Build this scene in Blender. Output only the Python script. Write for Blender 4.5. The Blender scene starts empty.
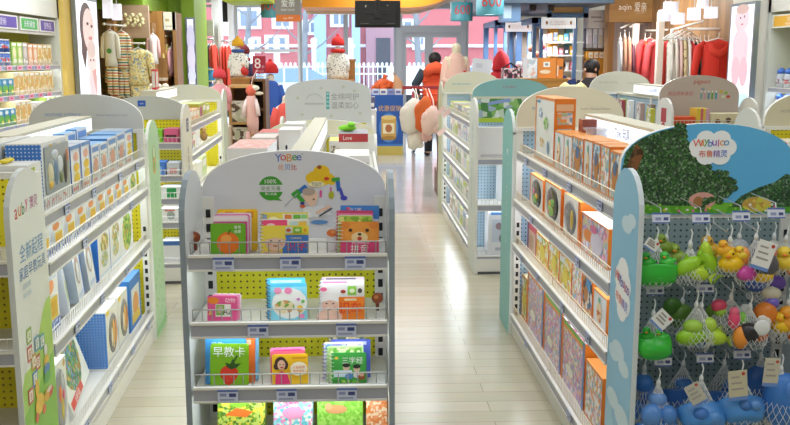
import bpy, math, random
from mathutils import Vector, Matrix
random.seed(7)
PI = math.pi
R = math.radians
S = bpy.context.scene
COL = S.collection

# ---------------------------------------------------------------- camera
FPX, CXP, CYP, CAMH = 890.0, 395.0, 212.5, 1.65
PITCH, YAW = R(9.72), R(2.41)
cd = bpy.data.cameras.new('camera')
cam = bpy.data.objects.new('camera', cd)
COL.objects.link(cam)
cam.location = (0, 0, CAMH)
cam.rotation_euler = (PI/2 - PITCH, 0, -YAW)
cd.sensor_width = 36
cd.lens = FPX/790*36
cd.clip_end = 200
S.camera = cam

# ---------------------------------------------------------------- sky and exposure
w = bpy.data.worlds.new('sky')
S.world = w
w.use_nodes = True
bg = w.node_tree.nodes['Background']
bg.inputs[0].default_value = (0.82, 0.91, 1.0, 1)
bg.inputs[1].default_value = 3.3
S.view_settings.view_transform = 'Standard'
S.view_settings.look = 'None'
S.view_settings.gamma = 1
S.view_settings.use_curve_mapping = False
S.view_settings.exposure = 0.0


def area(name, loc, size, energy, color=(1, 1, 1), rot=(0, 0, 0)):
    l = bpy.data.lights.new(name, 'AREA')
    l.shape = 'RECTANGLE'
    l.size, l.size_y = size
    l.energy = energy
    l.color = color
    o = bpy.data.objects.new(name, l)
    COL.objects.link(o)
    o.location = loc
    o.rotation_euler = rot
    return o


# rows of ceiling lamps over the aisles (all above the frame)
for k, (x, y, e) in enumerate([(-0.2, -0.9, 30), (-2.4, 1.6, 22), (0.45, 2.2, 20), (2.4, 1.6, 24), (-0.85, 4.4, 22), (0.5, 4.6, 16),
                               (2.0, 4.8, 24), (-2.5, 5.6, 30), (0.45, 7.4, 30), (-1.0, 8.6, 30), (3.4, 8.0, 46), (-2.6, 9.4, 46),
                               (0.3, 11.2, 60), (-2.2, 13.2, 70), (2.5, 10.6, 60), (0.6, 14.3, 60), (-1.6, 17.0, 80), (1.2, 17.6, 80)]):
    area('ceiling_lamp', (x, y, 2.93), (1.5, 1.1), e*.74, (0.90, 0.955, 1.0))
area('booth_fill', (2.75, 13.9, 2.1), (.9, .3), 26, (0.95, 0.98, 1.0))  # unseen fill, added behind the booth sign to brighten the inside
area('booth_fill', (2.6, 14.9, 2.05), (.5, .3), 16, (0.95, 0.98, 1.0))  # same added fill for the left booth
area('rail_lamp', (3.6, 12.0, 2.55), (.5, .5), 24, (1.0, 0.96, 0.9), (0, R(-25), 0))

# ---------------------------------------------------------------- helpers


def lin(h):
    h = h.lstrip('#')
    o = []
    for i in (0, 2, 4):
        c = int(h[i:i+2], 16)/255
        o.append(c/12.92 if c <= .04045 else ((c+.055)/1.055)**2.4)
    return (*o, 1)


_m = {}


def M(hexc, rough=.5, emit=0.0, metal=0.0, alpha=1.0, trans=0.0):
    k = (hexc, rough, emit, metal, alpha, trans)
    if k in _m:
        return _m[k]
    m = bpy.data.materials.new('m_' + hexc.strip('#'))
    m.use_nodes = True
    b = m.node_tree.nodes['Principled BSDF']
    b.inputs['Base Color'].default_value = lin(hexc)
    b.inputs['Roughness'].default_value = rough
    b.inputs['Metallic'].default_value = metal
    if emit:
        b.inputs['Emission Color'].default_value = lin(hexc)
        b.inputs['Emission Strength'].default_value = emit
    if alpha < 1:
        b.inputs['Alpha'].default_value = alpha
    if trans:
        b.inputs['Transmission Weight'].default_value = trans
        b.inputs['IOR'].default_value = 1.02
    _m[k] = m
    return m


def art(cols, scale=60, rough=.4, emit=0.0):
    """busy printed artwork: voronoi patches in a few ink colours"""
    k = ('art', tuple(cols), scale, rough, emit)
    if k in _m:
        return _m[k]
    m = bpy.data.materials.new('print')
    m.use_nodes = True
    t = m.node_tree
    b = t.nodes['Principled BSDF']
    tc = t.nodes.new('ShaderNodeTexCoord')
    oi = t.nodes.new('ShaderNodeObjectInfo')
    ad = t.nodes.new('ShaderNodeVectorMath'); ad.operation = 'ADD'
    sc = t.nodes.new('ShaderNodeVectorMath'); sc.operation = 'SCALE'; sc.inputs[3].default_value = 7
    cb = t.nodes.new('ShaderNodeCombineXYZ')
    for i in range(3):
        t.links.new(oi.outputs['Random'], cb.inputs[i])
    t.links.new(cb.outputs[0], sc.inputs[0])
    t.links.new(tc.outputs['Object'], ad.inputs[0])
    t.links.new(sc.outputs[0], ad.inputs[1])
    v = t.nodes.new('ShaderNodeTexVoronoi')
    v.inputs['Scale'].default_value = scale
    t.links.new(ad.outputs[0], v.inputs['Vector'])
    r = t.nodes.new('ShaderNodeValToRGB')
    r.color_ramp.interpolation = 'CONSTANT'
    sp = t.nodes.new('ShaderNodeSeparateColor')
    t.links.new(v.outputs['Color'], sp.inputs[0])
    t.links.new(sp.outputs[0], r.inputs[0])
    el = r.color_ramp.elements
    while len(el) < len(cols):
        el.new(.5)
    for i, c in enumerate(cols):
        el[i].position = i/len(cols)
        el[i].color = lin(c)
    t.links.new(r.outputs[0], b.inputs['Base Color'])
    b.inputs['Roughness'].default_value = rough
    if emit:
        t.links.new(r.outputs[0], b.inputs['Emission Color'])
        b.inputs['Emission Strength'].default_value = emit
    _m[k] = m
    return m


def dots(base, hole, axes='xz', pitch=.025, rad=.0045, rough=.5):
    """pegboard / polka print: round dots on a square grid in object space"""
    k = ('dots', base, hole, axes, pitch, rad)
    if k in _m:
        return _m[k]
    m = bpy.data.materials.new('perforated')
    m.use_nodes = True
    t = m.node_tree
    b = t.nodes['Principled BSDF']
    tc = t.nodes.new('ShaderNodeTexCoord')
    sx = t.nodes.new('ShaderNodeSeparateXYZ')
    t.links.new(tc.outputs['Object'], sx.inputs[0])
    sq = []
    for a in axes:
        d = t.nodes.new('ShaderNodeMath'); d.operation = 'DIVIDE'; d.inputs[1].default_value = pitch
        t.links.new(sx.outputs['xyz'.index(a)], d.inputs[0])
        f = t.nodes.new('ShaderNodeMath'); f.operation = 'FRACT'
        t.links.new(d.outputs[0], f.inputs[0])
        s = t.nodes.new('ShaderNodeMath'); s.operation = 'SUBTRACT'; s.inputs[1].default_value = .5
        t.links.new(f.outputs[0], s.inputs[0])
        p = t.nodes.new('ShaderNodeMath'); p.operation = 'POWER'; p.inputs[1].default_value = 2
        t.links.new(s.outputs[0], p.inputs[0])
        sq.append(p)
    a = t.nodes.new('ShaderNodeMath'); a.operation = 'ADD'
    t.links.new(sq[0].outputs[0], a.inputs[0]); t.links.new(sq[1].outputs[0], a.inputs[1])
    l = t.nodes.new('ShaderNodeMath'); l.operation = 'LESS_THAN'; l.inputs[1].default_value = (rad/pitch)**2
    t.links.new(a.outputs[0], l.inputs[0])
    mx = t.nodes.new('ShaderNodeMix'); mx.data_type = 'RGBA'
    mx.inputs[6].default_value = lin(base); mx.inputs[7].default_value = lin(hole)
    t.links.new(l.outputs[0], mx.inputs[0])
    t.links.new(mx.outputs[2], b.inputs['Base Color'])
    b.inputs['Roughness'].default_value = rough
    _m[k] = m
    return m


def wood(c1, c2, axis=2, scale=14, rough=.45):
    k = ('wood', c1, c2, axis, scale)
    if k in _m:
        return _m[k]
    m = bpy.data.materials.new('wood')
    m.use_nodes = True
    t = m.node_tree
    b = t.nodes['Principled BSDF']
    tc = t.nodes.new('ShaderNodeTexCoord')
    mp = t.nodes.new('ShaderNodeMapping')
    s = [scale]*3
    s[axis] = .8
    mp.inputs['Scale'].default_value = s
    t.links.new(tc.outputs['Object'], mp.inputs[0])
    n = t.nodes.new('ShaderNodeTexNoise')
    n.inputs['Scale'].default_value = 1.0
    n.inputs['Detail'].default_value = 4
    t.links.new(mp.outputs[0], n.inputs['Vector'])
    r = t.nodes.new('ShaderNodeValToRGB')
    r.color_ramp.elements[0].position = .35; r.color_ramp.elements[0].color = lin(c1)
    r.color_ramp.elements[1].position = .65; r.color_ramp.elements[1].color = lin(c2)
    t.links.new(n.outputs[0], r.inputs[0])
    t.links.new(r.outputs[0], b.inputs['Base Color'])
    b.inputs['Roughness'].default_value = rough
    _m[k] = m
    return m


def at(px, py, Y):
    """world point seen at photo pixel (px, py) at distance Y down the shop"""
    fw = Vector((math.sin(YAW)*math.cos(PITCH), math.cos(YAW)*math.cos(PITCH), -math.sin(PITCH)))
    rt = Vector((math.cos(YAW), -math.sin(YAW), 0))
    up = rt.cross(fw)
    d = fw + rt*((px-CXP)/FPX) - up*((py-CYP)/FPX)
    return Vector((0, 0, CAMH)) + d*(Y/d.y)


_txt = {}


def text_geo(s):
    """flat lettering as (verts, faces, width, height) for a cap height of about 1"""
    if s in _txt:
        return _txt[s]
    c = bpy.data.curves.new('t', 'FONT')
    c.body = s
    c.resolution_u = 2
    o = bpy.data.objects.new('t', c)
    COL.objects.link(o)
    bpy.context.view_layer.update()
    me = bpy.data.meshes.new_from_object(o.evaluated_get(bpy.context.evaluated_depsgraph_get()))
    vs = [(v.co.x, v.co.y) for v in me.vertices]
    fs = [tuple(p.vertices) for p in me.polygons]
    bpy.data.objects.remove(o); bpy.data.curves.remove(c); bpy.data.meshes.remove(me)
    if not vs:
        vs = [(0, 0), (.01, 0), (0, .01)]; fs = []
    x0 = min(v[0] for v in vs); x1 = max(v[0] for v in vs)
    y0 = min(v[1] for v in vs); y1 = max(v[1] for v in vs)
    vs = [(x-(x0+x1)/2, y-(y0+y1)/2) for x, y in vs]
    _txt[s] = (vs, fs, x1-x0, y1-y0)
    return _txt[s]


class MB:
    def __init__(s):
        s.v = []; s.f = []; s.mi = []; s.sm = []; s.mats = []
        s.T = Matrix.Identity(4)
        s.k = 0

    def _m(s, m):
        if m not in s.mats:
            s.mats.append(m)
        return s.mats.index(m)

    def add(s, vs, fs, m, smooth=False):
        b = len(s.v); i = s._m(m)
        for p in vs:
            s.v.append(tuple(s.T @ Vector(p)))
        for f in fs:
            s.f.append(tuple(b+k for k in f)); s.mi.append(i); s.sm.append(smooth)
        return s

    def box(s, x0, y0, z0, x1, y1, z1, m, mf=None, ml=None, mr=None, mt=None):
        """mf front (-y), ml left (-x), mr right (+x), mt top"""
        vs = [(x0, y0, z0), (x1, y0, z0), (x1, y1, z0), (x0, y1, z0), (x0, y0, z1), (x1, y0, z1), (x1, y1, z1), (x0, y1, z1)]
        for f, mm in (((3, 2, 1, 0), m), ((4, 5, 6, 7), mt or m), ((0, 1, 5, 4), mf or m), ((2, 3, 7, 6), m), ((1, 2, 6, 5), mr or m), ((3, 0, 4, 7), ml or m)):
            b = len(s.v)
            for k in f:
                s.v.append(tuple(s.T @ Vector(vs[k])))
            s.f.append((b, b+1, b+2, b+3)); s.mi.append(s._m(mm)); s.sm.append(False)
        return s

    def prism(s, pts, y0, y1, m, mside=None, mback=None):
        """outline in x,z pushed from y0 (front) to y1"""
        n = len(pts)
        s.add([(x, y0, z) for x, z in pts], [tuple(range(n))], m)
        s.add([(x, y1, z) for x, z in pts], [tuple(reversed(range(n)))], mback or m)
        s.add([(x, y0, z) for x, z in pts] + [(x, y1, z) for x, z in pts],
              [(i, i+n, (i+1) % n + n, (i+1) % n) for i in range(n)], mside or m)
        return s

    def poly(s, pts, y, m):
        s.k += 1
        y -= s.k*4e-5      # stacked print layers never share a plane
        return s.add([(x, y, z) for x, z in pts], [tuple(range(len(pts)))], m)

    def rect(s, x0, z0, x1, z1, y, m):
        return s.poly([(x0, z0), (x1, z0), (x1, z1), (x0, z1)], y, m)

    def ell2(s, cx, cz, rx, rz, y, m, n=16):
        return s.poly([(cx+rx*math.cos(2*PI*i/n), cz+rz*math.sin(2*PI*i/n)) for i in range(n)], y, m)

    def text(s, st, cx, cz, h, y, m, wmax=None, flip=False):
        vs, fs, tw, th = text_geo(st)
        k = h/th
        kx = k if not wmax or tw*k <= wmax else wmax/tw
        sg = -1 if flip else 1
        s.k += 1
        y = y+s.k*4e-5 if flip else y-s.k*4e-5
        return s.add([(cx+sg*x*kx, y, cz+z*k) for x, z in vs], [tuple(reversed(f)) if flip else f for f in fs], m)

    def tube(s, path, r, m, n=6, cap=True):
        """r: number, or one (rx, ry) / number per point"""
        P = [Vector(p) for p in path]
        rs = r if isinstance(r, (list, tuple)) else [r]*len(P)
        vs = []; fs = []
        ref = None
        for i, p in enumerate(P):
            d = (P[min(i+1, len(P)-1)] - P[max(i-1, 0)]).normalized()
            if ref is None:
                ref = Vector((1, 0, 0)) if abs(d.x) < .8 else Vector((0, 1, 0))
            a = (ref - d*ref.dot(d)).normalized(); b = d.cross(a); ref = a
            q = rs[i]
            ra, rb = q if isinstance(q, (list, tuple)) else (q, q)
            for k in range(n):
                t = 2*PI*k/n
                vs.append(p + a*(ra*math.cos(t)) + b*(rb*math.sin(t)))
        for i in range(len(P)-1):
            for k in range(n):
                k2 = (k+1) % n
                fs.append((i*n+k, i*n+k2, (i+1)*n+k2, (i+1)*n+k))
        if cap:
            fs.append(tuple(reversed(range(n)))); fs.append(tuple((len(P)-1)*n+k for k in range(n)))
        return s.add(vs, fs, m, n > 5)

    def ell(s, c, rx, ry, rz, m, nu=12, nv=8):
        vs = []; fs = []
        for j in range(1, nv):
            t = PI*j/nv
            for i in range(nu):
                p = 2*PI*i/nu
                vs.append((c[0]+rx*math.sin(t)*math.cos(p), c[1]+ry*math.sin(t)*math.sin(p), c[2]+rz*math.cos(t)))
        a = len(vs); vs += [(c[0], c[1], c[2]+rz), (c[0], c[1], c[2]-rz)]
        for j in range(nv-2):
            for i in range(nu):
                i2 = (i+1) % nu
                fs.append((j*nu+i, (j+1)*nu+i, (j+1)*nu+i2, j*nu+i2))
        for i in range(nu):
            i2 = (i+1) % nu
            fs.append((a, i, i2)); fs.append((a+1, (nv-2)*nu+i2, (nv-2)*nu+i))
        return s.add(vs, fs, m, True)

    def lathe(s, prof, m, n=16, c=(0, 0), cap=True, sx=1, sy=1):
        vs = []; fs = []
        for r, z in prof:
            for i in range(n):
                t = 2*PI*i/n
                vs.append((c[0]+sx*r*math.cos(t), c[1]+sy*r*math.sin(t), z))
        for j in range(len(prof)-1):
            for i in range(n):
                i2 = (i+1) % n
                fs.append((j*n+i, j*n+i2, (j+1)*n+i2, (j+1)*n+i))
        if cap:
            fs.append(tuple(reversed(range(n)))); fs.append(tuple((len(prof)-1)*n+i for i in range(n)))
        return s.add(vs, fs, m, True)

    def build(s, name, parent=None, label=None, loc=None, rotz=0, bevel=0):
        me = bpy.data.meshes.new(name)
        me.from_pydata(s.v, [], s.f)
        for m in s.mats:
            me.materials.append(m)
        me.polygons.foreach_set('material_index', s.mi)
        me.polygons.foreach_set('use_smooth', s.sm)
        me.update()
        o = bpy.data.objects.new(name, me)
        COL.objects.link(o)
        if parent:
            o.parent = parent
        if label:
            o['label'] = label
        if loc is not None:
            o.location = loc
        if rotz:
            o.rotation_euler = (0, 0, rotz)
        if bevel:
            b = o.modifiers.new('b', 'BEVEL'); b.width = bevel; b.segments = 2; b.limit_method = 'ANGLE'
        return o


def thing(name, label, cat, loc=(0, 0, 0), rotz=0, group=None, rot=None):
    o = bpy.data.objects.new(name, None)
    o.empty_display_size = .05
    COL.objects.link(o)
    o.location = loc
    o.rotation_euler = rot if rot else (0, 0, rotz)
    o['label'] = label; o['category'] = cat
    if group:
        o['group'] = group
    return o


def tag(o, label, cat, group=None):
    o['label'] = label; o['category'] = cat
    if group:
        o['group'] = group
    return o


def struct(o):
    o['kind'] = 'structure'
    return o


def dup(root, loc, rotz=None, label=None, group=None):
    r = root.copy(); COL.objects.link(r); r.location = loc
    if rotz is not None:
        e = list(root.rotation_euler); e[2] = rotz; r.rotation_euler = e
    if label:
        r['label'] = label
    if group:
        r['group'] = group
    for ch in list(root.children):
        c = ch.copy(); COL.objects.link(c); c.parent = r
        for g in ch.children:
            d = g.copy(); COL.objects.link(d); d.parent = c
    return r


def rounded(x0, z0, x1, z1, r, n=4):
    out = []
    for cx, cz, a in ((x1-r, z0+r, -90), (x1-r, z1-r, 0), (x0+r, z1-r, 90), (x0+r, z0+r, 180)):
        for i in range(n+1):
            t = R(a+90*i/n)
            out.append((cx+r*math.cos(t), cz+r*math.sin(t)))
    return out


def arch(w, z0, zs, zt, n=20, r=.0):
    """header outline: straight sides z0..zs, elliptical top reaching zt"""
    p = [(0, z0), (w, z0)]
    for i in range(n+1):
        t = PI*i/n
        p.append((w/2+w/2*math.cos(t), zs+(zt-zs)*math.sin(t)**.8))
    return p


class Fr:
    """frame of a shelving run: x along its front, -y out of the front"""
    def __init__(s, loc, rot):
        s.loc = Vector((*loc, 0)); s.rot = rot
        s.mat = Matrix.Translation(s.loc) @ Matrix.Rotation(rot, 4, 'Z')

    def w(s, x, y, z):
        return s.mat @ Vector((x, y, z))


ORD = ['first', 'second', 'third', 'fourth', 'fifth', 'sixth', 'seventh', 'eighth', 'ninth', 'tenth', 'eleventh', 'twelfth', 'thirteenth', 'fourteenth']
WHITE = M('#eceae4', .4)
CREAM = M('#ded9c8', .45)
STEEL = M('#d9d9dc', .3, 0, .6)
WIRE = M('#e4e2dc', .35, 0, .3)
BLACK = M('#1b1b1f', .5)
RAIL = M('#a9abb8', .35)
TAGW = M('#cfd6ef', .4)
TAGB = M('#5a6fb5', .4)
LED = M('#eef6ff', .5, 8.5)

# ---------------------------------------------------------------- the room
def floor_mat(c1, c2, mortar, bw, rh, rough):
    m = bpy.data.materials.new('plank_floor')
    m.use_nodes = True
    t = m.node_tree
    b = t.nodes['Principled BSDF']
    tc = t.nodes.new('ShaderNodeTexCoord')
    br = t.nodes.new('ShaderNodeTexBrick')
    br.inputs['Color1'].default_value = lin(c1)
    br.inputs['Color2'].default_value = lin(c2)
    br.inputs['Mortar'].default_value = lin(mortar)
    br.inputs['Scale'].default_value = 1
    br.inputs['Mortar Size'].default_value = .0018
    br.inputs['Brick Width'].default_value = bw
    br.inputs['Row Height'].default_value = rh
    br.inputs['Bias'].default_value = 0
    t.links.new(tc.outputs['Object'], br.inputs['Vector'])
    n = t.nodes.new('ShaderNodeTexNoise')
    mp = t.nodes.new('ShaderNodeMapping'); mp.inputs['Scale'].default_value = (2, 22, 1)
    t.links.new(tc.outputs['Object'], mp.inputs[0]); t.links.new(mp.outputs[0], n.inputs['Vector'])
    n.inputs['Scale'].default_value = 2.0; n.inputs['Detail'].default_value = 3
    mx = t.nodes.new('ShaderNodeMix'); mx.data_type = 'RGBA'; mx.blend_type = 'MULTIPLY'; mx.inputs[0].default_value = .16
    t.links.new(br.outputs[0], mx.inputs[6]); t.links.new(n.outputs[1], mx.inputs[7])
    t.links.new(mx.outputs[2], b.inputs['Base Color'])
    b.inputs['Roughness'].default_value = rough
    return m


FRONT = 20.0
XL, XR = -3.9, 4.75
CEIL = 3.0
mb = MB(); mb.box(XL-.2, -2.6, -.1, XR+.2, 9.58, 0, floor_mat('#cec7b0', '#c4bca2', '#9c937c', 1.25, .125, .2))
struct(mb.build('floor'))
mb = MB(); mb.box(XL-.2, 9.61, -.1, XR+.2, FRONT, 0, floor_mat('#cfcdc8', '#c9c6bf', '#aaa69c', .6, .3, .1))
struct(mb.build('floor_front'))
mb = MB(); mb.box(XL-.2, 9.58, -.1, XR+.2, 9.61, .002, M('#8b8272', .4, 0, .5))
struct(mb.build('trim_1'))
mb = MB(); mb.box(XL-.2, -2.6, CEIL, XR+.2, FRONT, CEIL+.1, M('#f1f0ec', .8))
struct(mb.build('ceiling'))
mb = MB(); mb.box(XL-.2, -2.6, 0, XL, FRONT, CEIL, M('#e3c878', .6)); struct(mb.build('wall_left'))
mb = MB(); mb.box(XR, -2.6, 0, XR+.2, FRONT, CEIL, M('#e8e2d4', .6)); struct(mb.build('wall_right'))
mb = MB(); mb.box(XL, -2.75, 0, XR, -2.6, CEIL, M('#ece9e0', .6)); struct(mb.build('wall_back'))

# storefront: frames, glass, doors
FRM = M('#a3a6ac', .45)
FRML = M('#dfe3e6', .4)
GL = M('#eaf6ff', .03, 0, 0, 1, .97)


def px_x(px, Y): return at(px, 60, Y).x


def px_z(py, Y): return at(395, py, Y).z


Y0 = FRONT
mb = MB()
mb.box(XL-.2, Y0, px_z(3, Y0), XR+.2, Y0+.2, CEIL+.2, M('#e8e8e8', .6))        # lintel
mb.box(XL-.2, Y0, 0, px_x(196, Y0), Y0+.2, CEIL, M('#e8e8e8', .6))
mb.box(px_x(510, Y0), Y0, 0, XR+.2, Y0+.2, CEIL, M('#d9d4c8', .6))
struct(mb.build('wall_front'))
zt = px_z(3, Y0)
wins = [(196, 236), (236, 300), (300, 346), (346, 396), (466, 510)]
for i, (a, b) in enumerate(wins):
    f = MB()
    xa, xb = px_x(a, Y0), px_x(b, Y0)
    fm = FRML if i < 2 else FRM
    for x in (xa, xb-.05):
        f.box(x, Y0+.02, 0, x+.05, Y0+.12, zt, fm)
    for z in (0, zt-.1) + ((px_z(52, Y0),) if i in (0, 1) else ()):
        f.box(xa, Y0+.03, z, xb, Y0+.11, z+.06, fm)
    o = struct(f.build('window_%d' % (i+1)))
    g = MB(); g.box(xa+.05, Y0+.06, .06, xb-.05, Y0+.066, zt-.1, GL); g.build('pane', o)
# the double door with transom
xa, xb, xm = px_x(396, Y0), px_x(466, Y0), px_x(429, Y0)
zd = px_z(30, Y0)
f = MB()
for x, wd in ((xa, .14), (xb-.12, .12)):
    f.box(x, Y0-.02, 0, x+wd, Y0+.14, zt, FRM)
f.box(xa, Y0-.012, zd-.06, xb, Y0+.13, zd+.1, FRM)
f.box(xa, Y0-.012, zt-.12, xb, Y0+.13, zt, FRM)
o = struct(f.build('door_1'))
g = MB(); g.box(xa+.1, Y0+.06, zd+.1, xb-.1, Y0+.066, zt-.1, GL); g.build('transom_pane', o)
for i, (a, b) in enumerate(((xa+.14, xm), (xm, xb-.12))):
    f = MB()
    for x in (a, b-.09):
        f.box(x, Y0+.02, 0, x+.09, Y0+.09, zd-.06, FRM)
    for z in (0, zd-.16):
        f.box(a, Y0+.026, z, b, Y0+.084, z+.1, FRM)
    d = struct(f.build('door_%d' % (i+2)))
    g = MB(); g.box(a+.09, Y0+.05, .1, b-.09, Y0+.056, zd-.16, GL); g.build('pane', d)
    h = MB(); hx = b-.14 if i == 0 else a+.14
    h.tube([(hx, Y0-.03, .9), (hx, Y0-.03, 1.4)], .016, STEEL); h.build('door_handle', d)

# orange bulkhead and other ceiling pieces far down the shop
ORG = M('#dd8c12', .5)
yb = 15.0
mb = MB()
x0, x1, z0 = px_x(303, yb), px_x(470, yb), px_z(7.5, yb)
pts = [(x0, CEIL), (x0, z0)]
for i in range(9):
    t = i/8
    pts.append((x0+.1+(x1-x0-.1)*(.62+.38*t), z0+(CEIL-z0-.02)*t*t*.8))
pts.append((x1, CEIL))
mb.prism(pts, yb, yb+1.2, ORG)
pts2 = [(x, z-.05) if 0 < i < len(pts)-1 else (x, z) for i, (x, z) in enumerate(pts)]
mb.prism(pts2, yb+1.2, yb+1.3, WHITE)
struct(mb.build('trim_2'))
mb = MB(); mb.box(px_x(224, 12), 12, px_z(1.2, 12), px_x(271, 12), 13, CEIL, M('#b9d51c', .5)); struct(mb.build('trim_3'))
mb = MB()
yk = 11.5
mb.box(px_x(497, yk), yk, px_z(2.5, yk), px_x(612, yk), yk+3.6, CEIL, M('#4c5a6b', .6)); struct(mb.build('trim_4'))
# left: dark ceiling strip and green beam, green pillar
mb = MB(); mb.box(-3.9, 12.6, 2.62, -3.1, 14.9, CEIL, M('#3a3833', .6)); struct(mb.build('trim_5'))
GRN = M('#8fb22e', .55); GRND = M('#86a728', .55)
mb = MB(); mb.box(px_x(183, 15.2), 15.2, 0, px_x(196, 15.2), 16.4, CEIL, GRN)
mb.box(-3.9, 13.6, px_z(12, 14.2), -3.15, 16.2, CEIL, GRND)
mb.box(-3.9, 15.4, 0, px_x(183, 15.2), 15.5, CEIL, GRN); struct(mb.build('pillar_green'))
# white column and door-jamb at the far left
yc = 17.6
mb = MB(); mb.box(px_x(213, yc), yc, 0, px_x(221, yc), yc+.4, CEIL, M('#f1f2f2', .5)); struct(mb.build('pillar_white'))
mb = MB(); mb.box(px_x(229, 18.6), 18.6, 0, px_x(234, 18.6), 18.8, CEIL, M('#f4f6f7', .5)); struct(mb.build('pillar_slim'))
mb = MB(); mb.box(px_x(220, 18.9), 18.9, px_z(22, 18.9), px_x(229, 18.9), 19.0, CEIL, M('#2f2e30', .6)); struct(mb.build('trim_6'))
# yellow pillar on the left wall
mb = MB(); mb.box(-3.9, 10.8, 0, -3.42, 12.05, CEIL, M('#e8c76a', .55)); struct(mb.build('pillar_yellow'))
# right: wood lined wall behind the coats and an orange-brown return
mb = MB(); mb.box(4.4, 9.9, 0, 4.75, 15.6, CEIL, wood('#8a6a48', '#b48a5e', 2, 9)); struct(mb.build('wall_right_wood'))
mb = MB(); mb.box(4.15, 9.25, 0, 4.75, 9.9, CEIL, M('#efe9dc', .5)); struct(mb.build('pillar_cream'))

# ---------------------------------------------------------------- the street outside
mb = MB(); mb.box(-40, FRONT, -.3, 40, 60, -.06, M('#c9cdd2', .8)); mb.build('street')['kind'] = 'structure'
yb = 36.0
bl = thing('building', 'pink brick building with white framed windows across the street', 'building', (0, yb, 0))
mb = MB(); mb.box(-16, 0, -.1, 16, .4, 12, M('#cf7476', .8)); mb.build('brick_wall', bl)
mb = MB()
for z in (2.15, 4.6):
    mb.box(-16, -.12, z, 16, 0, z+.12, M('#f2e8ea', .6))
mb.build('ledge', bl)
for a, b, c, d in ((240, 11, 258, 26), (248, 40, 258, 50), (305, 23, 315, 32), (333, 11, 346, 24), (268, 38, 286, 50), (275, 20, 290, 26), (436, -2, 452, 4), (395, 22, 412, 34), (415, 38, 424, 47)):
    p, q = at(a, d, yb), at(b if False else c, b, yb)
    f = MB(); f.box(p.x-.12, -.08, p.z-.12, q.x+.12, 0, q.z+.12, M('#f4f4f6', .5)); wf = f.build('window_frame', bl)
    f = MB(); n = 2
    for i in range(n):
        xa = p.x+(q.x-p.x)*i/n
        f.box(xa+.04, -.1, p.z, xa+(q.x-p.x)/n-.04, -.085, q.z, M('#8a98ac', .2))
    f.build('pane', wf)
mb = MB()
p, q = at(315, 60, yb), at(326, 10, yb)
mb.box(p.x, -.5, 0, q.x, 0, 12, M('#a9c4e6', .6)); mb.build('bay', bl)
mb = MB()
p, q = at(352, 60, yb), at(360, 10, yb)
mb.box(p.x, -.5, 0, q.x, 0, 12, M('#a9c4e6', .6)); mb.build('bay', bl)
mb = MB()
p, q = at(366, 70, yb), at(398, 28, yb)
mb.box(p.x, -.2, 0, q.x, -.02, q.z, M('#b48a94', .7)); mb.build('shop_front', bl)
p, q = at(376, 70, yb), at(390, 38, yb)
f = MB(); f.box(p.x, -.26, 0, q.x, -.2, q.z, M('#4b4a55', .5)); f.build('doorway', bl)
# gate posts of the railing
PW = M('#eef1f4', .6)
for i, (px, wd, lab) in enumerate(((252, 7, 'white gate post with ball top behind the red discount sign'), (277, 8, 'white gate post with square cap beyond the blue children\'s outfit'), (314, 6, 'slim white gate post left of the red hatted mannequin'), (350, 10, 'wide white gate post right of the red hatted mannequin'))):
    y = 32.4
    t = thing('gate_post', lab, 'post', (px_x(px, y), y, 0))
    hw = wd/2*y/890
    z = px_z(44, y)
    f = MB(); f.box(-hw*.7, -hw*.7, -.1, hw*.7, hw*.7, z-.12, PW); f.build('shaft', t)
    f = MB(); f.box(-hw, -hw, z-.12, hw, hw, z, PW); f.build('cap', t)
    f = MB(); f.ell((0, 0, z+.1), .12, .12, .12, PW); f.build('ball', t)
fe = thing('railing', 'white scrolled metal railing along the far side of the street', 'railing', (0, 31.6, 0))
f = MB()
for i in range(70):
    x = -6.0+i*.16
    f.tube([(x, 0, 0), (x, 0, 1.45)], .018, PW, 4)
    f.ell((x, 0, 1.5), .05, .03, .07, PW, 6, 4)
f.build('bars', fe)
f = MB()
for z in (.15, 1.15, 1.4):
    f.box(-6.1, -.02, z, 5.2, .02, z+.05, PW)
f.build('rail', fe)


def car(label, x, y, rotz, body):
    t = thing('car', label, 'car', (x, y, -.06), rotz)
    m = M(body, .2); bk = M('#20242b', .3); gl = M('#8fa6ba', .15)
    f = MB()
    # side outline pushed across the width; x is length
    pts = [(-2.2, .3), (2.2, .3), (2.25, .7), (1.5, .95), (.9, 1.0), (-1.0, 1.05), (-2.1, .98), (-2.25, .6)]
    f.prism(pts, -.88, .88, m); f.build('body', t, bevel=.06)
    f = MB(); f.prism([(1.0, .98), (.35, 1.45), (-1.0, 1.48), (-1.8, 1.03)], -.76, .76, gl, m); f.build('cabin', t, bevel=.05)
    f = MB()
    for s in (-1, 1):
        for xx in (.34, -.25, -.95):
            f.box(xx-.03, s*.765-.01, .98, xx+.03, s*.765+.01, 1.46, m)
    f.build('door_pillar', t)
    f = MB(); f.box(2.2, -.6, .5, 2.27, .6, .72, bk); f.build('grille', t)
    f = MB(); f.box(2.24, -.24, .36, 2.29, .24, .48, M('#2c4fb0', .4)); f.build('number_plate', t)
    for s in (-1, 1):
        f = MB(); f.ell((2.12, s*.66, .72), .12, .17, .1, M('#f4f6f8', .1)); f.build('headlight', t)
        for xx in (-1.35, 1.4):
            f = MB(); f.T = Matrix.Translation((xx, s*.8, .32)) @ Matrix.Rotation(PI/2, 4, 'X')
            f.lathe([(.05, -.1), (.32, -.1), (.33, 0), (.32, .1), (.05, .1)], bk, 16); f.build('wheel', t)
    return t


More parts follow.
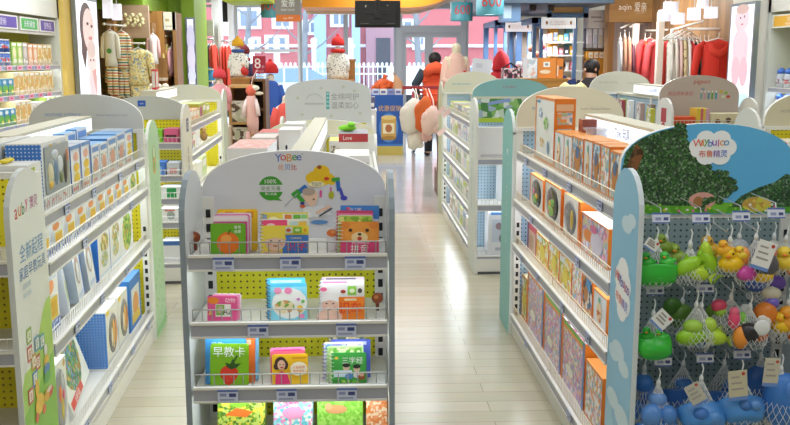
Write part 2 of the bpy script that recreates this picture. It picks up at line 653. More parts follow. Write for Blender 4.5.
car('white car parked nose-on outside the glass door', px_x(413, 28), 28.2, -PI/2, '#f2f4f6')
car('white car parked outside the left shop window', px_x(276, 28.4), 28.4, R(184), '#dfe6ee')
car('silver car parked behind the white one beyond the door', px_x(458, 34), 34.3, R(178), '#c3ccd8')
# bare street trees
for i, (px, y, lean, lab) in enumerate(((303, 33.4, .25, 'bare grey tree trunk outside, in line with the hanging grey sign'), (418, 33.4, -.2, 'bare street tree seen through the transom over the door'), (246, 33.4, .3, 'thin bare tree outside at the left window'))):
    t = thing('bare_tree', lab, 'tree', (px_x(px, y), y, -.06))
    bm_ = M('#8d9094', .8)
    f = MB(); f.tube([(0, 0, 0), (.03, 0, 1.4), (lean*.4, 0, 3), (lean, .1, 5.5)], [.16, .13, .1, .05], bm_, 7); f.build('trunk', t)
    f = MB()
    for k in range(9):
        z = 1.9+k*.35; a = k*2.4
        b0 = Vector((lean*.4*(z/3), 0, z)); e = b0+Vector((math.cos(a)*1.3, math.sin(a)*.5, 1.0))
        f.tube([b0, (b0+e)/2+Vector((0, 0, -.12)), e], [.045, .03, .012], bm_, 5)
    f.build('branch', t)

# ---------------------------------------------------------------- shelving builders
def side_plate(mb, pts, xa, xb, m, mo=None, me=None):
    """outline in (y, z) made into a plate from x=xa to x=xb"""
    T = mb.T
    mb.T = T @ Matrix.Rotation(PI/2, 4, 'Z')
    mb.prism([(y, z) for y, z in pts], -xa, -xb, m, me or m, mo or m)
    mb.T = T


def shelf(parent, x0, x1, yf, yb, z, fence=.055, tags=(), led=True, board=WHITE, T=None, gap=.03, wire=WIRE, rail=RAIL, rail_h=.045):
    T = T or Matrix.Identity(4)
    f = MB(); f.T = T
    f.box(x0, yf, z-.022, x1, yb, z, board)
    s = f.build('shelf', parent)
    f = MB(); f.T = T
    f.prism([(0, 0), (1, 0), (1, 1), (0, 1)], 0, 0, rail) if False else None
    f.box(x0, yf-.012, z-rail_h+.012, x1, yf, z+.012, rail)
    f.box(x0, yf-.016, z+.006, x1, yf, z+.014, WHITE)
    f.box(x0, yf-.016, z-rail_h+.008, x1, yf, z-rail_h+.014, WHITE)
    f.build('price_rail', s)
    if fence:
        f = MB(); f.T = T
        r = .0017
        for k in range(int((x1-x0)/gap)+1):
            x = x0+.004+k*(x1-x0-.008)/int((x1-x0)/gap)
            f.tube([(x, yf+.01, z), (x, yf+.006, z+fence)], r, wire, 4, False)
        for zz in (z+fence, z+.012):
            f.tube([(x0+.004, yf+.006, zz), (x1-.004, yf+.006, zz)], r*1.35, wire, 4)
        f.build('wire_fence', s)
    if led:
        f = MB(); f.T = T
        f.box(x0+.03, yf+.02, z-.034, x1-.03, yf+.05, z-.024, LED)
        f.build('light_strip', s)
    for x in tags:
        f = MB(); f.T = T
        f.box(x-.032, yf-.0185, z-.034, x+.032, yf-.0165, z+.008, TAGW)
        f.rect(x-.032, z+.001, x+.032, z+.008, yf-.0188, TAGB)
        f.rect(x-.025, z-.014, x-.004, z-.004, yf-.0188, M('#8f9ac8', .4))
        f.rect(x+.004, z-.016, x+.026, z-.004, yf-.0188, M('#3c4a86', .4))
        f.rect(x-.025, z-.028, x+.02, z-.022, yf-.0188, M('#9aa4cc', .4))
        f.build('price_tag', s)
    return s


def slots(mb, x, z0, z1, ys):
    k = z0
    while k < z1:
        for y in ys:
            mb.rect(x-.008, k, x+.008, k+.028, y, BLACK)
        k += .05


def end_unit(name, label, fr, W, D, fin_h, panel, levels, header=None, fin=WHITE, fin_edge=None, fin_out=None, top=1.24, fence=True, tags={}, led=True, group=None, fin_sides=(0, 1), plinth=True, hd_mat=WHITE, wire=WIRE):
    t = thing(name, label, 'display shelf', fr.loc, fr.rot, group)
    f = MB(); f.box(.03, 0, .1, W-.03, .02, top, panel); bp = f.build('back_panel', t)
    for x in (.0, W-.038):
        f = MB(); f.box(x, -.012, 0, x+.038, .032, top, WHITE)
        slots(f, x+.019, .12, top-.03, (-.013, .033)); f.build('upright', t)
    f = MB(); f.box(0, 0, top, W, .034, top+.022, WHITE); f.build('top_rail', t)
    if plinth:
        f = MB(); f.box(0, -D, 0, W, 0, .12, WHITE); f.box(.01, -D-.004, 0, W-.01, -D, .02, M('#55565a', .5)); f.build('plinth', t)
    for i in fin_sides:
        xa, xb = ((-.018, 0), (W, W+.018))[i]
        f = MB()
        pts = [(-D, 0), (0, 0), (0, fin_h-.13)]
        for k in range(13):
            a = PI*k/12
            pts.append((-D/2+D/2*math.cos(a), fin_h-.14+.14*math.sin(a)))
        mi, mo = (fin, fin_out or fin)
        if i == 0:
            side_plate(f, pts, xa, xb, mo, mi, fin_edge or WHITE)
        else:
            side_plate(f, pts, xa, xb, mi, mo, fin_edge or WHITE)
        f.build('side_panel', t)
    if header:
        z0, zs, zt_ = header
        f = MB(); f.prism(arch(W, z0, zs, zt_), -.006, .022, hd_mat, WHITE); f.build('header', t)
    for k, (z, d, fe) in enumerate(levels):
        shelf(t, .006, W-.006, -d, 0, z, fence=fe, tags=tags.get(k, ()), led=led and k > 0 or led == 2, wire=wire)
    return t


def gondola(name, label, fr, L, W, levels, panel, top=1.24, bays=2, tags={}, led=True, group=None, gap=.03, wire=WIRE, light=None, lw=.06, lit_side=0, lit_text=None, back=True):
    t = thing(name, label, 'shelving unit', fr.loc, fr.rot, group)
    f = MB(); f.box(0, W/2-.012, .1, L, W/2+.012, top, panel); f.build('spine_panel', t)
    for i in range(bays+1):
        x = L*i/bays
        f = MB(); f.box(max(x-.02, 0), W/2-.03, 0, min(x+.02, L), W/2+.03, top, WHITE); f.build('upright', t)
    f = MB(); f.box(0, .012, 0, L, W-.012, .105, WHITE); f.box(0, 0, 0, L, W, .09, WHITE); f.build('plinth', t)
    f = MB(); f.box(0, W/2-.04, top, L, W/2+.04, top+.02, CREAM); f.build('top_cap', t)
    flip = Matrix.Translation((L, W, 0)) @ Matrix.Rotation(PI, 4, 'Z')
    for k, (z, d, fe) in enumerate(levels):
        for b in range(bays):
            xa, xb = L*b/bays+.004, L*(b+1)/bays-.004
            yf = W/2-.03-d
            tg = [xa+(xb-xa)*q for q in tags.get(k, ())]
            shelf(t, xa, xb, yf, W/2-.03, z, fence=fe, tags=tg, led=led and z > .25, gap=gap, wire=wire)
            if back:
                shelf(t, xa, xb, yf, W/2-.03, z, fence=0, led=False, T=flip)
    if light:
        xa, xb, z0, z1 = light
        f = MB(); f.box(xa, W/2-lw, z0, xb, W/2+lw, z1, M('#d9d3bd', .5)); lb = f.build('light_box', t)
        f = MB(); yy = (W/2-lw-.001)
        f.rect(xa+.015, z0+.012, xb-.015, z1-.012, yy, M('#eaf4ff', .4, .85)); f.rect(xa+.015, z0+.012, xb-.015, z1-.012, W/2+lw+.002, M('#eaf4ff', .4, .85))
        if lit_text:
            f.text(lit_text[0], lit_text[1], (z0+z1)/2, (z1-z0)*.5, yy-.001, M('#6a6c92', .5))
        f.build('lit_face', lb)
    return t

# ---------------------------------------------------------------- printed boxes and books
def deco(mb, D, x0, z0, w, h, y, step=.0005):
    """flat printed shapes on a front at y (out of the front is -y)"""
    for i, d in enumerate(D):
        yy = y-step*(i+1)
        k = d[0]
        U = lambda u: x0+u*w
        V = lambda v: z0+v*h
        if k == 'r':
            mb.rect(U(d[1]), V(d[2]), U(d[3]), V(d[4]), yy, M(d[5], .4))
        elif k == 'e':
            mb.ell2(U(d[1]), V(d[2]), d[3]*w, d[4]*h, yy, M(d[5], .4), 14)
        elif k == 'a':
            mb.rect(U(d[1]), V(d[2]), U(d[3]), V(d[4]), yy, art(d[5], d[6]))
        elif k == 'ae':
            mb.ell2(U(d[1]), V(d[2]), d[3]*w, d[4]*h, yy, art(d[5], d[6]), 16)
        elif k == 'p':
            mb.poly([(U(a), V(b)) for a, b in d[1]], yy, M(d[2], .4))
        elif k == 't':
            mb.text(d[1], U(d[2]), V(d[3]), d[4]*h, yy, M(d[5], .4), d[6]*w if len(d) > 6 else None)


def carton(name, label, cat, fr, x0, x1, z, h, d, yf, body='#f2f1ee', front=None, ends=None, top=None, D=(), De=(), win=None, group=None, yaw=0, lean=0, toy=None):
    """a printed carton on a shelf: origin at the middle of its base"""
    w = x1-x0
    p = fr.w((x0+x1)/2, yf+d/2, z+.0015)
    f = MB()
    b = M(body, .45)
    g = lambda c: (art(c[0], c[1]) if isinstance(c, tuple) else c if not isinstance(c, str) else M(c, .45)) if c else b
    f.box(-w/2, -d/2, 0, w/2, d/2, h, b, g(front), g(ends), g(ends), g(top))
    deco(f, D, -w/2, 0, w, h, -d/2)
    if De:
        T = f.T
        for s in (-1, 1):
            f.T = T @ Matrix.Rotation(s*PI/2, 4, 'Z')
            deco(f, De, -d/2, 0, d, h, -w/2)
        f.T = T
    o = f.build(name, None, None, p, fr.rot+yaw)
    if lean:
        o.location.z += d*abs(math.sin(lean))+.001
        o.rotation_euler = (lean, 0, fr.rot+yaw)
    tag(o, label, cat, group)
    if win:     # clear window standing just proud of the card: (u, v, ru, rv, colour, toy colour)
        f = MB()
        if len(win) > 6:
            f.prism(rounded(-win[2]*w, -win[3]*h, win[2]*w, win[3]*h, .012), -.005, -.0008, M(win[4], .12))
            f.v = [(a, c, b) for a, b, c in f.v]
            f.v = [(a, b, -c) for a, b, c in f.v]
        else:
            f.lathe([(win[2]*w, 0), (win[2]*w*.96, .004), (win[2]*w*.8, .007), (.001, .009)], M(win[4], .12), 16, sy=win[3]*h/(win[2]*w))
        f.T = Matrix.Identity(4)
        T = Matrix.Translation(((win[0]-.5)*w, -d/2-.0004, win[1]*h)) @ Matrix.Rotation(PI/2, 4, 'X')
        f.v = [tuple(T @ Vector(q)) for q in f.v]
        f.build('window', o)
        if toy:
            f = MB()
            for (u, v, ru, rv, c) in toy:
                f.ell(((u-.5)*w, -d/2-.004, v*h), ru*w, .008, rv*h, M(c, .4), 8, 6)
            f.build('toy', o)
    return o


def book(label, loc, w, h, t, D, cover='#ffffff', edge='#f4f2ea', lean=-8, yaw=0, ring=None, r=.008, group=None, cat='book', name='board_book'):
    """a book standing on its bottom edge, cover towards -y; origin at the middle of its foot"""
    loc = (loc[0], loc[1], loc[2]+t*abs(math.sin(R(lean))))
    o = thing(name, label, cat, loc, group=group, rot=(R(lean), 0, R(yaw)))
    c = M(cover, .35)
    out = rounded(-w/2, 0, w/2, h, r)
    f = MB()
    f.prism(out, 0, .0025, c); f.prism(out, t-.0025, t, c)
    deco(f, D, -w/2, 0, w, h, 0)
    f.build('cover', o)
    f = MB(); f.prism(rounded(-w/2+.002, .002, w/2-.002, h-.002, r), .0025, t-.0025, M(edge, .6)); f.build('page_block', o)
    if ring:
        f = MB()
        n = int(h/.011)
        for i in range(n):
            z = h*(i+.5)/n
            f.tube([(-w/2+.005+.0075*math.cos(a)-.003, t/2+(t/2+.003)*math.sin(a), z) for a in [2*PI*q/8 for q in range(9)]], .0011, M(ring, .4), 4, False)
        f.build('spiral_binding', o)
    return o

# ---------------------------------------------------------------- the centre book stand
PEGB = dots('#a9c8dd', '#46607a', 'xz'); PEGY = dots('#dcd820', '#4b4a12', 'xz', .022, .0036)
PEGB_S = dots('#b7cfe0', '#5a7086', 'xz'); PEGY2 = dots('#eee02a', '#8a7d10', 'xz')
PEGG = dots('#8fa3a8', '#3c4a50', 'xz', .022, .004)
frC = Fr((-.53, 3.03), 0)
WC, DC = .625, .33
FINB = M('#c3d3dc', .35)
cs = end_unit('book_display_stand', 'front display stand of picture books with arched baby toy header', frC, WC, DC, 1.3, PEGY,
              [(1.044, .32, .05), (.829, .32, .05), (.617, .32, .05), (.40, .32, .05)], (1.02, 1.2, 1.347), fin=M('#dfe3e4', .35), fin_edge=M('#8f9ba6', .4), wire=M('#a7a7a2', .35, 0, .2), top=1.19,
              tags={0: [.115, .32, .52], 1: [.215, .49], 2: [.115, .3, .49], 3: [.2, .48]}, hd_mat=M('#dcdce4', .45), led=2)
for o in cs.children:
    if o.name.startswith('header'):
        hd = o
f = MB()      # header print; x from 0..WC, at y just in front
y = -.0066
PX = lambda px: (px-357)*3.03/882+.53
PZ = lambda py: at(290, py, 3.03).z
for ch, px, c in (('Y', 278.5, '#2f62c9'), ('o', 283.5, '#d8382c'), ('B', 289.5, '#e79a20'), ('e', 294.5, '#3c9a3e'), ('e', 299, '#2f62c9')):
    f.text(ch, PX(px), PZ(157.5), .026 if ch in 'YB' else .019, y, M(c, .4))
f.text('®', PX(302.5), PZ(154), .007, y, M('#8a8a95', .4))
for ch, px, c in (('优', 281, '#e58a22'), ('贝', 287.5, '#3d78c8'), ('比', 294, '#d8382c')):
    f.text(ch, PX(px), PZ(167), .019, y, M(c, .4))
f.build('brand_lettering', hd)
f = MB()
g1 = M('#3f9e33', .4); wt = M('#ffffff', .4)
f.ell2(PX(270.5), PZ(188), .042, .042, y, g1, 24)
f.poly([(PX(276), PZ(196)), (PX(281.5), PZ(200.5)), (PX(272), PZ(199.5))], y, g1)
f.text('100%', PX(270.5), PZ(181), .014, y-.0006, wt)
f.rect(PX(257), PZ(191.5), PX(284), PZ(184.5), y-.0004, M('#dcdce4', .45))
f.text('安全无毒', PX(270.5), PZ(188), .016, y-.0008, M('#5f9a5a', .4), .07)
f.text('婴儿玩具', PX(270.5), PZ(193.5), .009, y-.0006, wt)
f.build('slogan_bubble', hd)
f = MB()      # printed baby under a play arch
ye, bl_, gr_, rd_, pk_ = [M(c, .4) for c in ('#f2c61f', '#2c6fc4', '#3aa43a', '#d8382c', '#e05aa0')]


def E2(px, py, rx, ry, m, k=0, rotn=None):
    f.ell2(PX(px), PZ(py), rx*.00343, ry*.00343, y-.0004*k, m, 16)


def BAR(p, q, wd, m, k=0):
    a, b = Vector((PX(p[0]), PZ(p[1]))), Vector((PX(q[0]), PZ(q[1])))
    n = Vector((-(b-a).y, (b-a).x)).normalized()*wd*.00343/2
    f.poly([tuple(a+n), tuple(a-n), tuple(b-n), tuple(b+n)], y-.0004*k, m)


skin = M('#eec8b0', .5)
E2(319, 178, 14, 8, ye, 0); E2(321, 171, 8, 6, ye, 1); E2(331, 180, 4, 5, ye, 1); E2(319, 167, 2.2, 2, M('#a0522d'), 2)
BAR((306, 186), (297, 193), 5, bl_, 1); BAR((299, 191), (292, 196), 6, gr_, 2); BAR((297, 195), (303, 202), 4, gr_, 2)
BAR((331, 180), (339, 179), 4, gr_, 1); BAR((337, 181), (338, 191), 4, bl_, 2); BAR((339, 188), (342, 197), 3, M('#4a4fc0'), 2)
E2(343, 198, 3.5, 2.4, M('#4a4fc0'), 3); E2(326, 178.5, 2.6, 1.6, rd_, 3); E2(316, 184, 8, 3, M('#f6e9b0'), 3)
f.text('TOY', PX(316), PZ(184), .012, y-.0022, bl_)
BAR((320, 190), (320, 197), 2.4, pk_, 2); BAR((330, 187), (330, 192), 1.5, pk_, 2); E2(330.5, 195, 2.8, 4, M('#b8b52a'), 3)
E2(302, 206, 3, 1.6, M('#d05a30'), 2); E2(301.5, 203, 2.4, 1.6, M('#46389a'), 3)
BAR((284, 206), (297, 193), .9, M('#a6a6b8'), 1)
E2(310, 196, 7, 8, skin, 3); E2(311, 202, 4.5, 4, skin, 4); E2(308, 191.5, 6.6, 4, M('#b9a79a'), 4); E2(313, 199, 1, .8, M('#5c3d35'), 6)
f.poly([(PX(303), PZ(207)), (PX(322), PZ(205)), (PX(331), PZ(214)), (PX(300), PZ(219))], y-.001, M('#e9e9ee', .5))
BAR((315, 213), (329, 206), 3, skin, 5); BAR((318, 216), (331, 208), 1.5, M('#4c4a52'), 6)
E2(318, 222, 9, 2.2, M('#5f92cf'), 2)
f.build('baby_picture', hd)

# round brown tag hanging on the left edge
t = thing('hang_tag', 'round brown tag beside the stack topped by the apple book', 'tag', (PX(203.5)-.53, 2.84, 1.065))
f = MB(); f.T = Matrix.Translation((0, 0, .022)) @ Matrix.Rotation(PI/2, 4, 'X'); f.lathe([(.017, -.002), (.019, 0), (.017, .002)], M('#9a4a28', .4), 16)
f.T = Matrix.Translation((0, 0, .022)); f.ell2(-.004, .004, .008, .007, -.0026, M('#d88a4a'), 10); f.build('disc', t)
f = MB(); f.box(-.006, -.004, -.0205, .006, .012, .004, M('#7c3a20', .5)); f.build('foot', t)
t2 = dup(t, (PX(375)-.53, 2.86, .8505), label='small orange and brown round tag right of the capped baby book')

ZS = [1.0445, .8295, .6175, .4005]


def bx(px, Y): return (px-357)*Y/882


def stack(px0, px1, Yb, z, specs, lean=-9, yaw=0):
    """specs front to back: (label, dx, w, h, t, D, cover, ring)"""
    X = (bx(px0, Yb)+bx(px1, Yb))/2
    y = Yb
    ks = 1.1 if z > 1 else 1.04
    for i, (lab, dx, w, h, t, D, cov, ring) in enumerate(specs):
        book(lab, (X+dx, y, z+.0015), w, h*ks, t, D, cov, lean=lean, yaw=yaw, ring=ring)
        y += t/math.cos(R(lean))+.0045


def face(hat, cap, sk='#f2cdb8', u=.3, v=.45, ru=.22, rv=.3):
    return [('e', u, v, ru, rv, sk), ('p', [(u-ru*1.05, v+rv*.25), (u-ru*.9, v+rv*.85), (u, v+rv*1.3), (u+ru*.9, v+rv*.85), (u+ru*1.05, v+rv*.25), (u, v+rv*.5)], hat),
            ('e', u-ru*.4, v+rv*.12, ru*.12, rv*.07, '#3a2c2a'), ('e', u+ru*.4, v+rv*.12, ru*.12, rv*.07, '#3a2c2a'), ('e', u, v-rv*.45, ru*.22, rv*.08, '#b0604e'),
            ('e', u-ru*.6, v-rv*.25, ru*.2, rv*.12, '#efb0a0'), ('e', u+ru*.6, v-rv*.25, ru*.2, rv*.12, '#efb0a0')]


apple = [('r', 0.03, .03, .97, .97, '#6fb620'), ('e', .5, .4, .33, .34, '#f07a1c'), ('e', .45, .52, .16, .13, '#f8a84a'), ('p', [(.48, .68), (.56, .82), (.6, .8), (.52, .66)], '#4a6a1c'), ('t', '智慧', .78, .88, .1, '#ffffff'), ('t', '启蒙', .78, .75, .1, '#ffffff')]
pinkp = [('r', .02, .02, .98, .84, '#e0509a'), ('r', .02, .86, .98, .98, '#fbe9f2')]
yel = [('r', .02, .02, .98, .98, '#f5c61c'), ('r', .2, .8, .4, .94, '#d98a2a'), ('r', .72, .8, .9, .94, '#d98a2a'), ('e', .5, .5, .3, .3, '#e6b01a')]
stack(208.5, 243.5, 2.735, ZS[0], [
    ('green board book with an orange apple, foremost of the top left stack', 0, .108, .092, .011, apple, '#6fb620', None),
    ('pink and white board book directly behind the apple book', .006, .11, .112, .012, pinkp, '#f3d3e4', None),
    ('crimson board book third in the stack behind the apple book', .008, .11, .113, .012, [('r', .02, .02, .98, .97, '#d84a8c')], '#e87ab0', None),
    ('white board book fourth behind the apple book', .012, .108, .114, .012, [('r', .1, .1, .9, .9, '#f4e8ea')], '#f4f0f0', None),
    ('tall yellow board book at the back of the apple book stack', .02, .128, .122, .016, yel, '#e9b81c', None)])
b1 = [('r', 0, 0, 1, 1, '#f4dd4c'), ('r', .45, 0, 1, .68, '#3f7fd6')] + face('#f6dd55', 0) + [('r', .05, 0, .42, .14, '#efc2a4'), ('r', .52, .75, .66, .95, '#d9e6e9'), ('r', .68, .75, .86, .95, '#86c440'), ('r', .88, .75, .99, .95, '#f4e23c'), ('e', .58, .85, .05, .06, '#c85a28'), ('e', .93, .85, .035, .06, '#e9a81f'), ('e', .77, .85, .05, .05, '#dff0b4'), ('t', '识字', .74, .32, .34, '#e23a2c', .44), ('t', 'CHINESE', .74, .58, .07, '#f7e36a', .4)]
b2 = [('r', 0, 0, 1, 1, '#f7f5ee'), ('r', 0, .62, .55, .97, '#ef4e86'), ('r', .6, .7, .98, .95, '#dfe9d0'), ('e', .2, .8, .1, .08, '#fbd6e2'), ('r', .62, .72, .76, .92, '#bcd8ea'), ('r', .8, .72, .96, .92, '#f0c24a')]
b3 = [('r', 0, 0, 1, 1, '#f0dc55'), ('r', .46, .6, .98, .96, '#f0efe2'), ('r', .5, .7, .65, .94, '#e6853a'), ('r', .68, .66, .84, .94, '#6cb83c'), ('r', .86, .66, .98, .94, '#8fd07a'), ('r', .03, .6, .12, .95, '#8fa8c8'), ('e', .26, .84, .1, .06, '#f8ecb0')]
stack(259, 307, 2.735, ZS[0], [
    ('spiral book with a baby in a yellow hat and red characters on blue', 0, .148, .084, .014, b1, '#f4dd4c', '#dcdce6'),
    ('pink and white spiral book behind the yellow hatted baby book', -.001, .147, .1, .014, b2, '#f7f5ee', '#c6cadb'),
    ('yellow spiral book with small animal pictures, rearmost of the middle top stack', -.003, .147, .116, .014, b3, '#f0dc55', '#8e9bb8')])
bear = [('r', 0, 0, 1, .5, '#e2437e'), ('r', 0, .42, 1, 1, '#f0973a'), ('e', .5, .62, .4, .34, '#f3a040'), ('e', .13, .9, .12, .11, '#e98a34'), ('e', .87, .9, .12, .11, '#e98a34'), ('e', .5, .52, .22, .17, '#f8d9a2'), ('e', .5, .62, .05, .04, '#4a2f22'), ('e', .26, .74, .05, .05, '#43291f'), ('e', .7, .74, .05, .05, '#43291f'), ('e', .5, .49, .06, .06, '#c4463a'), ('r', 0, 0, 1, .38, '#e2437e'), ('t', '拼音', .5, .18, .26, '#ffffff', .62), ('r', .3, .34, .75, .38, '#f8b9cf')]
gb = [('r', .02, .02, .98, .98, '#b3cf4a'), ('a', .02, .76, .98, .96, ['#b3cf4a', '#7fae33', '#dfe68a'], 90)]
cb = [('r', 0, 0, 1, 1, '#c93a6c'), ('r', .12, .84, .8, .92, '#efa6c2')]
cb2 = [('r', 0, 0, 1, 1, '#ee7fb2'), ('r', .1, .8, .9, .95, '#fbe6ef')]
blb = [('r', 0, 0, 1, 1, '#3f86d8'), ('t', '交通', .36, .87, .16, '#f6e2ee', .44), ('e', .2, .93, .05, .03, '#e25078'), ('r', .75, 0, 1, .7, '#d8e6f6')]
stack(338.5, 378, 2.735, ZS[0], [
    ('orange bear face spiral book with white characters on pink', 0, .12, .094, .012, bear, '#f0973a', '#e8dfe6'),
    ('lime green book directly behind the bear face book', -.014, .11, .11, .012, gb, '#dfe2c4', '#cfd8b0'),
    ('pale pink book third in the stack behind the bear face book', -.014, .112, .112, .012, cb2, '#f7dbe8', None),
    ('crimson book fourth in the stack behind the bear face book', -.016, .116, .118, .013, cb, '#c93a6c', '#d88aa8'),
    ('blue book with pale characters, rearmost and tallest behind the bear face book', .0, .124, .13, .014, blb, '#3f86d8', None)], yaw=-4)
# small printed orange fish-like card between the stacks
t = thing('picture_card', 'small orange card leaning left of the stack of bear books', 'card', (bx(331, 2.8), 2.80, ZS[0]+.0015), rot=(R(-10), 0, 0))
f = MB(); f.prism(rounded(-.02, 0, .02, .075, .006), 0, .004, M('#e6e3ea', .5)); f.ell2(0, .058, .019, .012, -.0006, M('#ea7a34'), 14); f.ell2(.004, .062, .01, .006, -.0012, M('#f4a45e'), 10); f.build('card', t)

# second shelf
pk = [('r', 0, 0, 1, 1, '#ec5b98'), ('e', .2, .82, .2, .14, '#f28a2e'), ('r', .28, .18, .8, .68, '#f6f2ea'), ('r', .3, .24, .58, .66, '#86b54a'), ('e', .44, .46, .1, .15, '#c8b79a'), ('t', '动物', .78, .84, .2, '#ffe6f2'), ('t', 'AZ', .7, .38, .2, '#333333'), ('p', [(.03, .25), (.12, .45), (.2, .25)], '#f3c05a')]
stack(202.5, 233, 2.75, ZS[1], [
    ('small pink book with a koala picture, front left on second shelf', 0, .094, .076, .01, pk, '#ec5b98', None),
    ('small pink and white book behind the koala picture book', .012, .092, .08, .009, [('r', .03, .03, .97, .97, '#f6a8c8')], '#f7e8ee', None)], yaw=-5)
cy = [('r', 0, 0, 1, 1, '#58c4e6'), ('r', .06, 0, 1, .9, '#8adcf0'), ('e', .55, .45, .46, .42, '#f6f7f2'), ('ae', .42, .36, .26, .18, ['#d8a060', '#7cae4a', '#efe0b0', '#f2e6d6'], 80), ('e', .25, .8, .1, .09, '#f09ac0'), ('e', .52, .8, .1, .09, '#ee8ab4'), ('e', .82, .3, .08, .1, '#f3c84a'), ('e', .86, .1, .08, .06, '#ec8ab8'), ('e', .9, .5, .05, .05, '#7cc46a'), ('e', .78, .56, .05, .04, '#d98acb')]
stack(265, 304, 2.75, ZS[1], [
    ('cyan spiral book with candy pictures in a white circle, second shelf', 0, .122, .113, .016, cy, '#58c4e6', '#4c5c78'),
    ('second cyan spiral book behind the candy picture book', -.006, .122, .124, .014, [('r', 0, 0, 1, 1, '#4fb4dc'), ('r', .1, .86, .9, .95, '#bfe9f6')], '#3f9cc8', '#4c5c78')], yaw=2)
cap_ = [('r', 0, 0, 1, 1, '#f2f1ee'), ('p', [(.42, 0), (1, 0), (1, .63), (.42, .63)], '#ef8424'), ('r', .62, .68, .82, .93, '#8fcf4e'), ('r', .83, .68, .98, .93, '#e9e6d9'), ('e', .9, .8, .05, .07, '#4e4a44'), ('e', .72, .8, .06, .06, '#e6f4c8'), ('e', .52, .78, .06, .05, '#a43a2c'), ('e', .2, .08, .3, .2, '#efc6b2')] + face('#f7f4f2', 0, u=.22, v=.42, ru=.19, rv=.27) + [('e', .08, .85, .08, .06, '#f0709c'), ('t', '识车', .68, .33, .34, '#e63a2a', .5), ('r', .55, .53, .82, .59, '#f2d9b0')]
stack(317.5, 363, 2.75, ZS[1], [
    ('spiral book of a baby in a white cap with red characters on orange', 0, .141, .11, .014, cap_, '#f2f1ee', '#cfcfdc'),
    ('white and pink spiral book behind the white capped baby book', .001, .139, .117, .012, [('r', 0, 0, 1, 1, '#f4eef0'), ('r', .05, .9, .6, .97, '#e98ab0')], '#f4eef0', '#b9b4c8'),
    ('grey edged spiral book rearmost behind the white capped baby book', .002, .138, .122, .012, [('r', 0, 0, 1, 1, '#d9c4cc'), ('r', .1, .93, .8, .98, '#6b6470')], '#d9c4cc', '#8f8aa0')])
# third shelf
sb = [('r', .02, .02, .98, .98, '#86c220'), ('e', .5, .3, .24, .2, '#e8402a'), ('p', [(.27, .34), (.4, .06), (.5, .02), (.62, .1), (.74, .38), (.5, .5)], '#e8402a'), ('p', [(.45, .45), (.4, .56), (.53, .53), (.6, .66), (.66, .53), (.82, .55), (.7, .44), (.56, .4)], '#2f5a24'), ('p', [(.6, .6), (.7, .74), (.74, .72), (.65, .58)], '#2f5a24'), ('t', '早教卡', .5, .82, .24, '#ffffff', .84)] + [('e', .36+.1*(i % 4), .14+.08*(i//2), .01, .01, '#f7b08a') for i in range(6)]
stack(204, 241.5, 2.735, ZS[2], [
    ('green book with a big red strawberry and white characters', 0, .122, .13, .012, sb, '#86c220', None),
    ('blue book with white characters behind the strawberry book', -.014, .13, .142, .013, [('r', 0, 0, 1, 1, '#3f97d8'), ('t', '早教', .3, .86, .13, '#e6f4fb'), ('r', .1, .05, .9, .6, '#64b4e6')], '#2f86cc', None),
    ('orange red book third behind the strawberry book', .018, .12, .14, .012, [('r', 0, 0, 1, 1, '#e8742e'), ('r', .1, .84, .9, .95, '#f6c39a')], '#e05a3a', None),
    ('pale blue book rearmost behind the strawberry book', .022, .132, .15, .012, [('r', 0, 0, 1, 1, '#7fc0e4'), ('r', .1, .84, .9, .95, '#d5ecf6')], '#5aa6da', None)], yaw=-3)
gl_ = [('r', 0, 0, 1, 1, '#f5c521'), ('e', .24, .72, .17, .22, '#4a302c'), ('e', .13, .62, .09, .12, '#4a302c'), ('e', .36, .66, .09, .16, '#4a302c'), ('e', .26, .66, .11, .17, '#eec2a6'), ('e', .22, .68, .018, .02, '#2b2020'), ('e', .31, .68, .018, .02, '#2b2020'), ('e', .27, .58, .05, .025, '#c84a4a'), ('p', [(.08, .02), (.1, .36), (.26, .46), (.42, .36), (.5, .02)], '#e83a7a'), ('e', .74, .52, .24, .24, '#fbf3d8'), ('t', '儿童画册', .74, .58, .1, '#e0703a', .38), ('t', '快乐成长', .74, .45, .09, '#e0703a', .34), ('r', .56, .86, .95, .92, '#e09a1f')]
stack(267, 304.5, 2.745, ZS[2], [
    ('yellow book with a curly haired child in a pink scarf', 0, .115, .092, .011, gl_, '#f5c521', None),
    ('crimson and yellow book behind the curly haired child book', -.008, .112, .098, .012, [('r', 0, 0, 1, 1, '#e56a86')], '#c43c64', None),
    ('pink book rearmost behind the curly haired child book', -.01, .112, .103, .012, [('r', 0, 0, 1, 1, '#f09ac8'), ('r', .1, .86, .9, .95, '#e83f8e')], '#e27ab0', None)], yaw=4)
sz = [('r', 0, 0, 1, 1, '#3fae49'), ('r', .03, .03, .97, .97, '#48b850'), ('t', '三字经', .6, .76, .22, '#ffffff', .6), ('e', .42, .52, .1, .11, '#f3d0b4'), ('e', .42, .6, .11, .07, '#2d2a2a'), ('e', .72, .48, .1, .11, '#f3d0b4'), ('e', .72, .56, .11, .07, '#2d2a2a'), ('r', .06, .22, .58, .44, '#d9edf8'), ('e', .5, .24, .12, .1, '#5e92cf'), ('e', .72, .28, .1, .1, '#f2f2f2'), ('e', .86, .22, .1, .12, '#a0522d'), ('e', .86, .3, .07, .07, '#e8bfa0'), ('a', .03, .03, .97, .12, ['#6fc94a', '#3f9a3a', '#a8dc5a'], 70), ('e', .14, .85, .06, .05, '#f3d24a')]
pu = [('r', 0, 0, 1, 1, '#e7e4f6'), ('a', .04, .8, .96, .96, ['#7a6fd0', '#b9b2ea', '#f2f0fa', '#5a9ad6'], 80)]
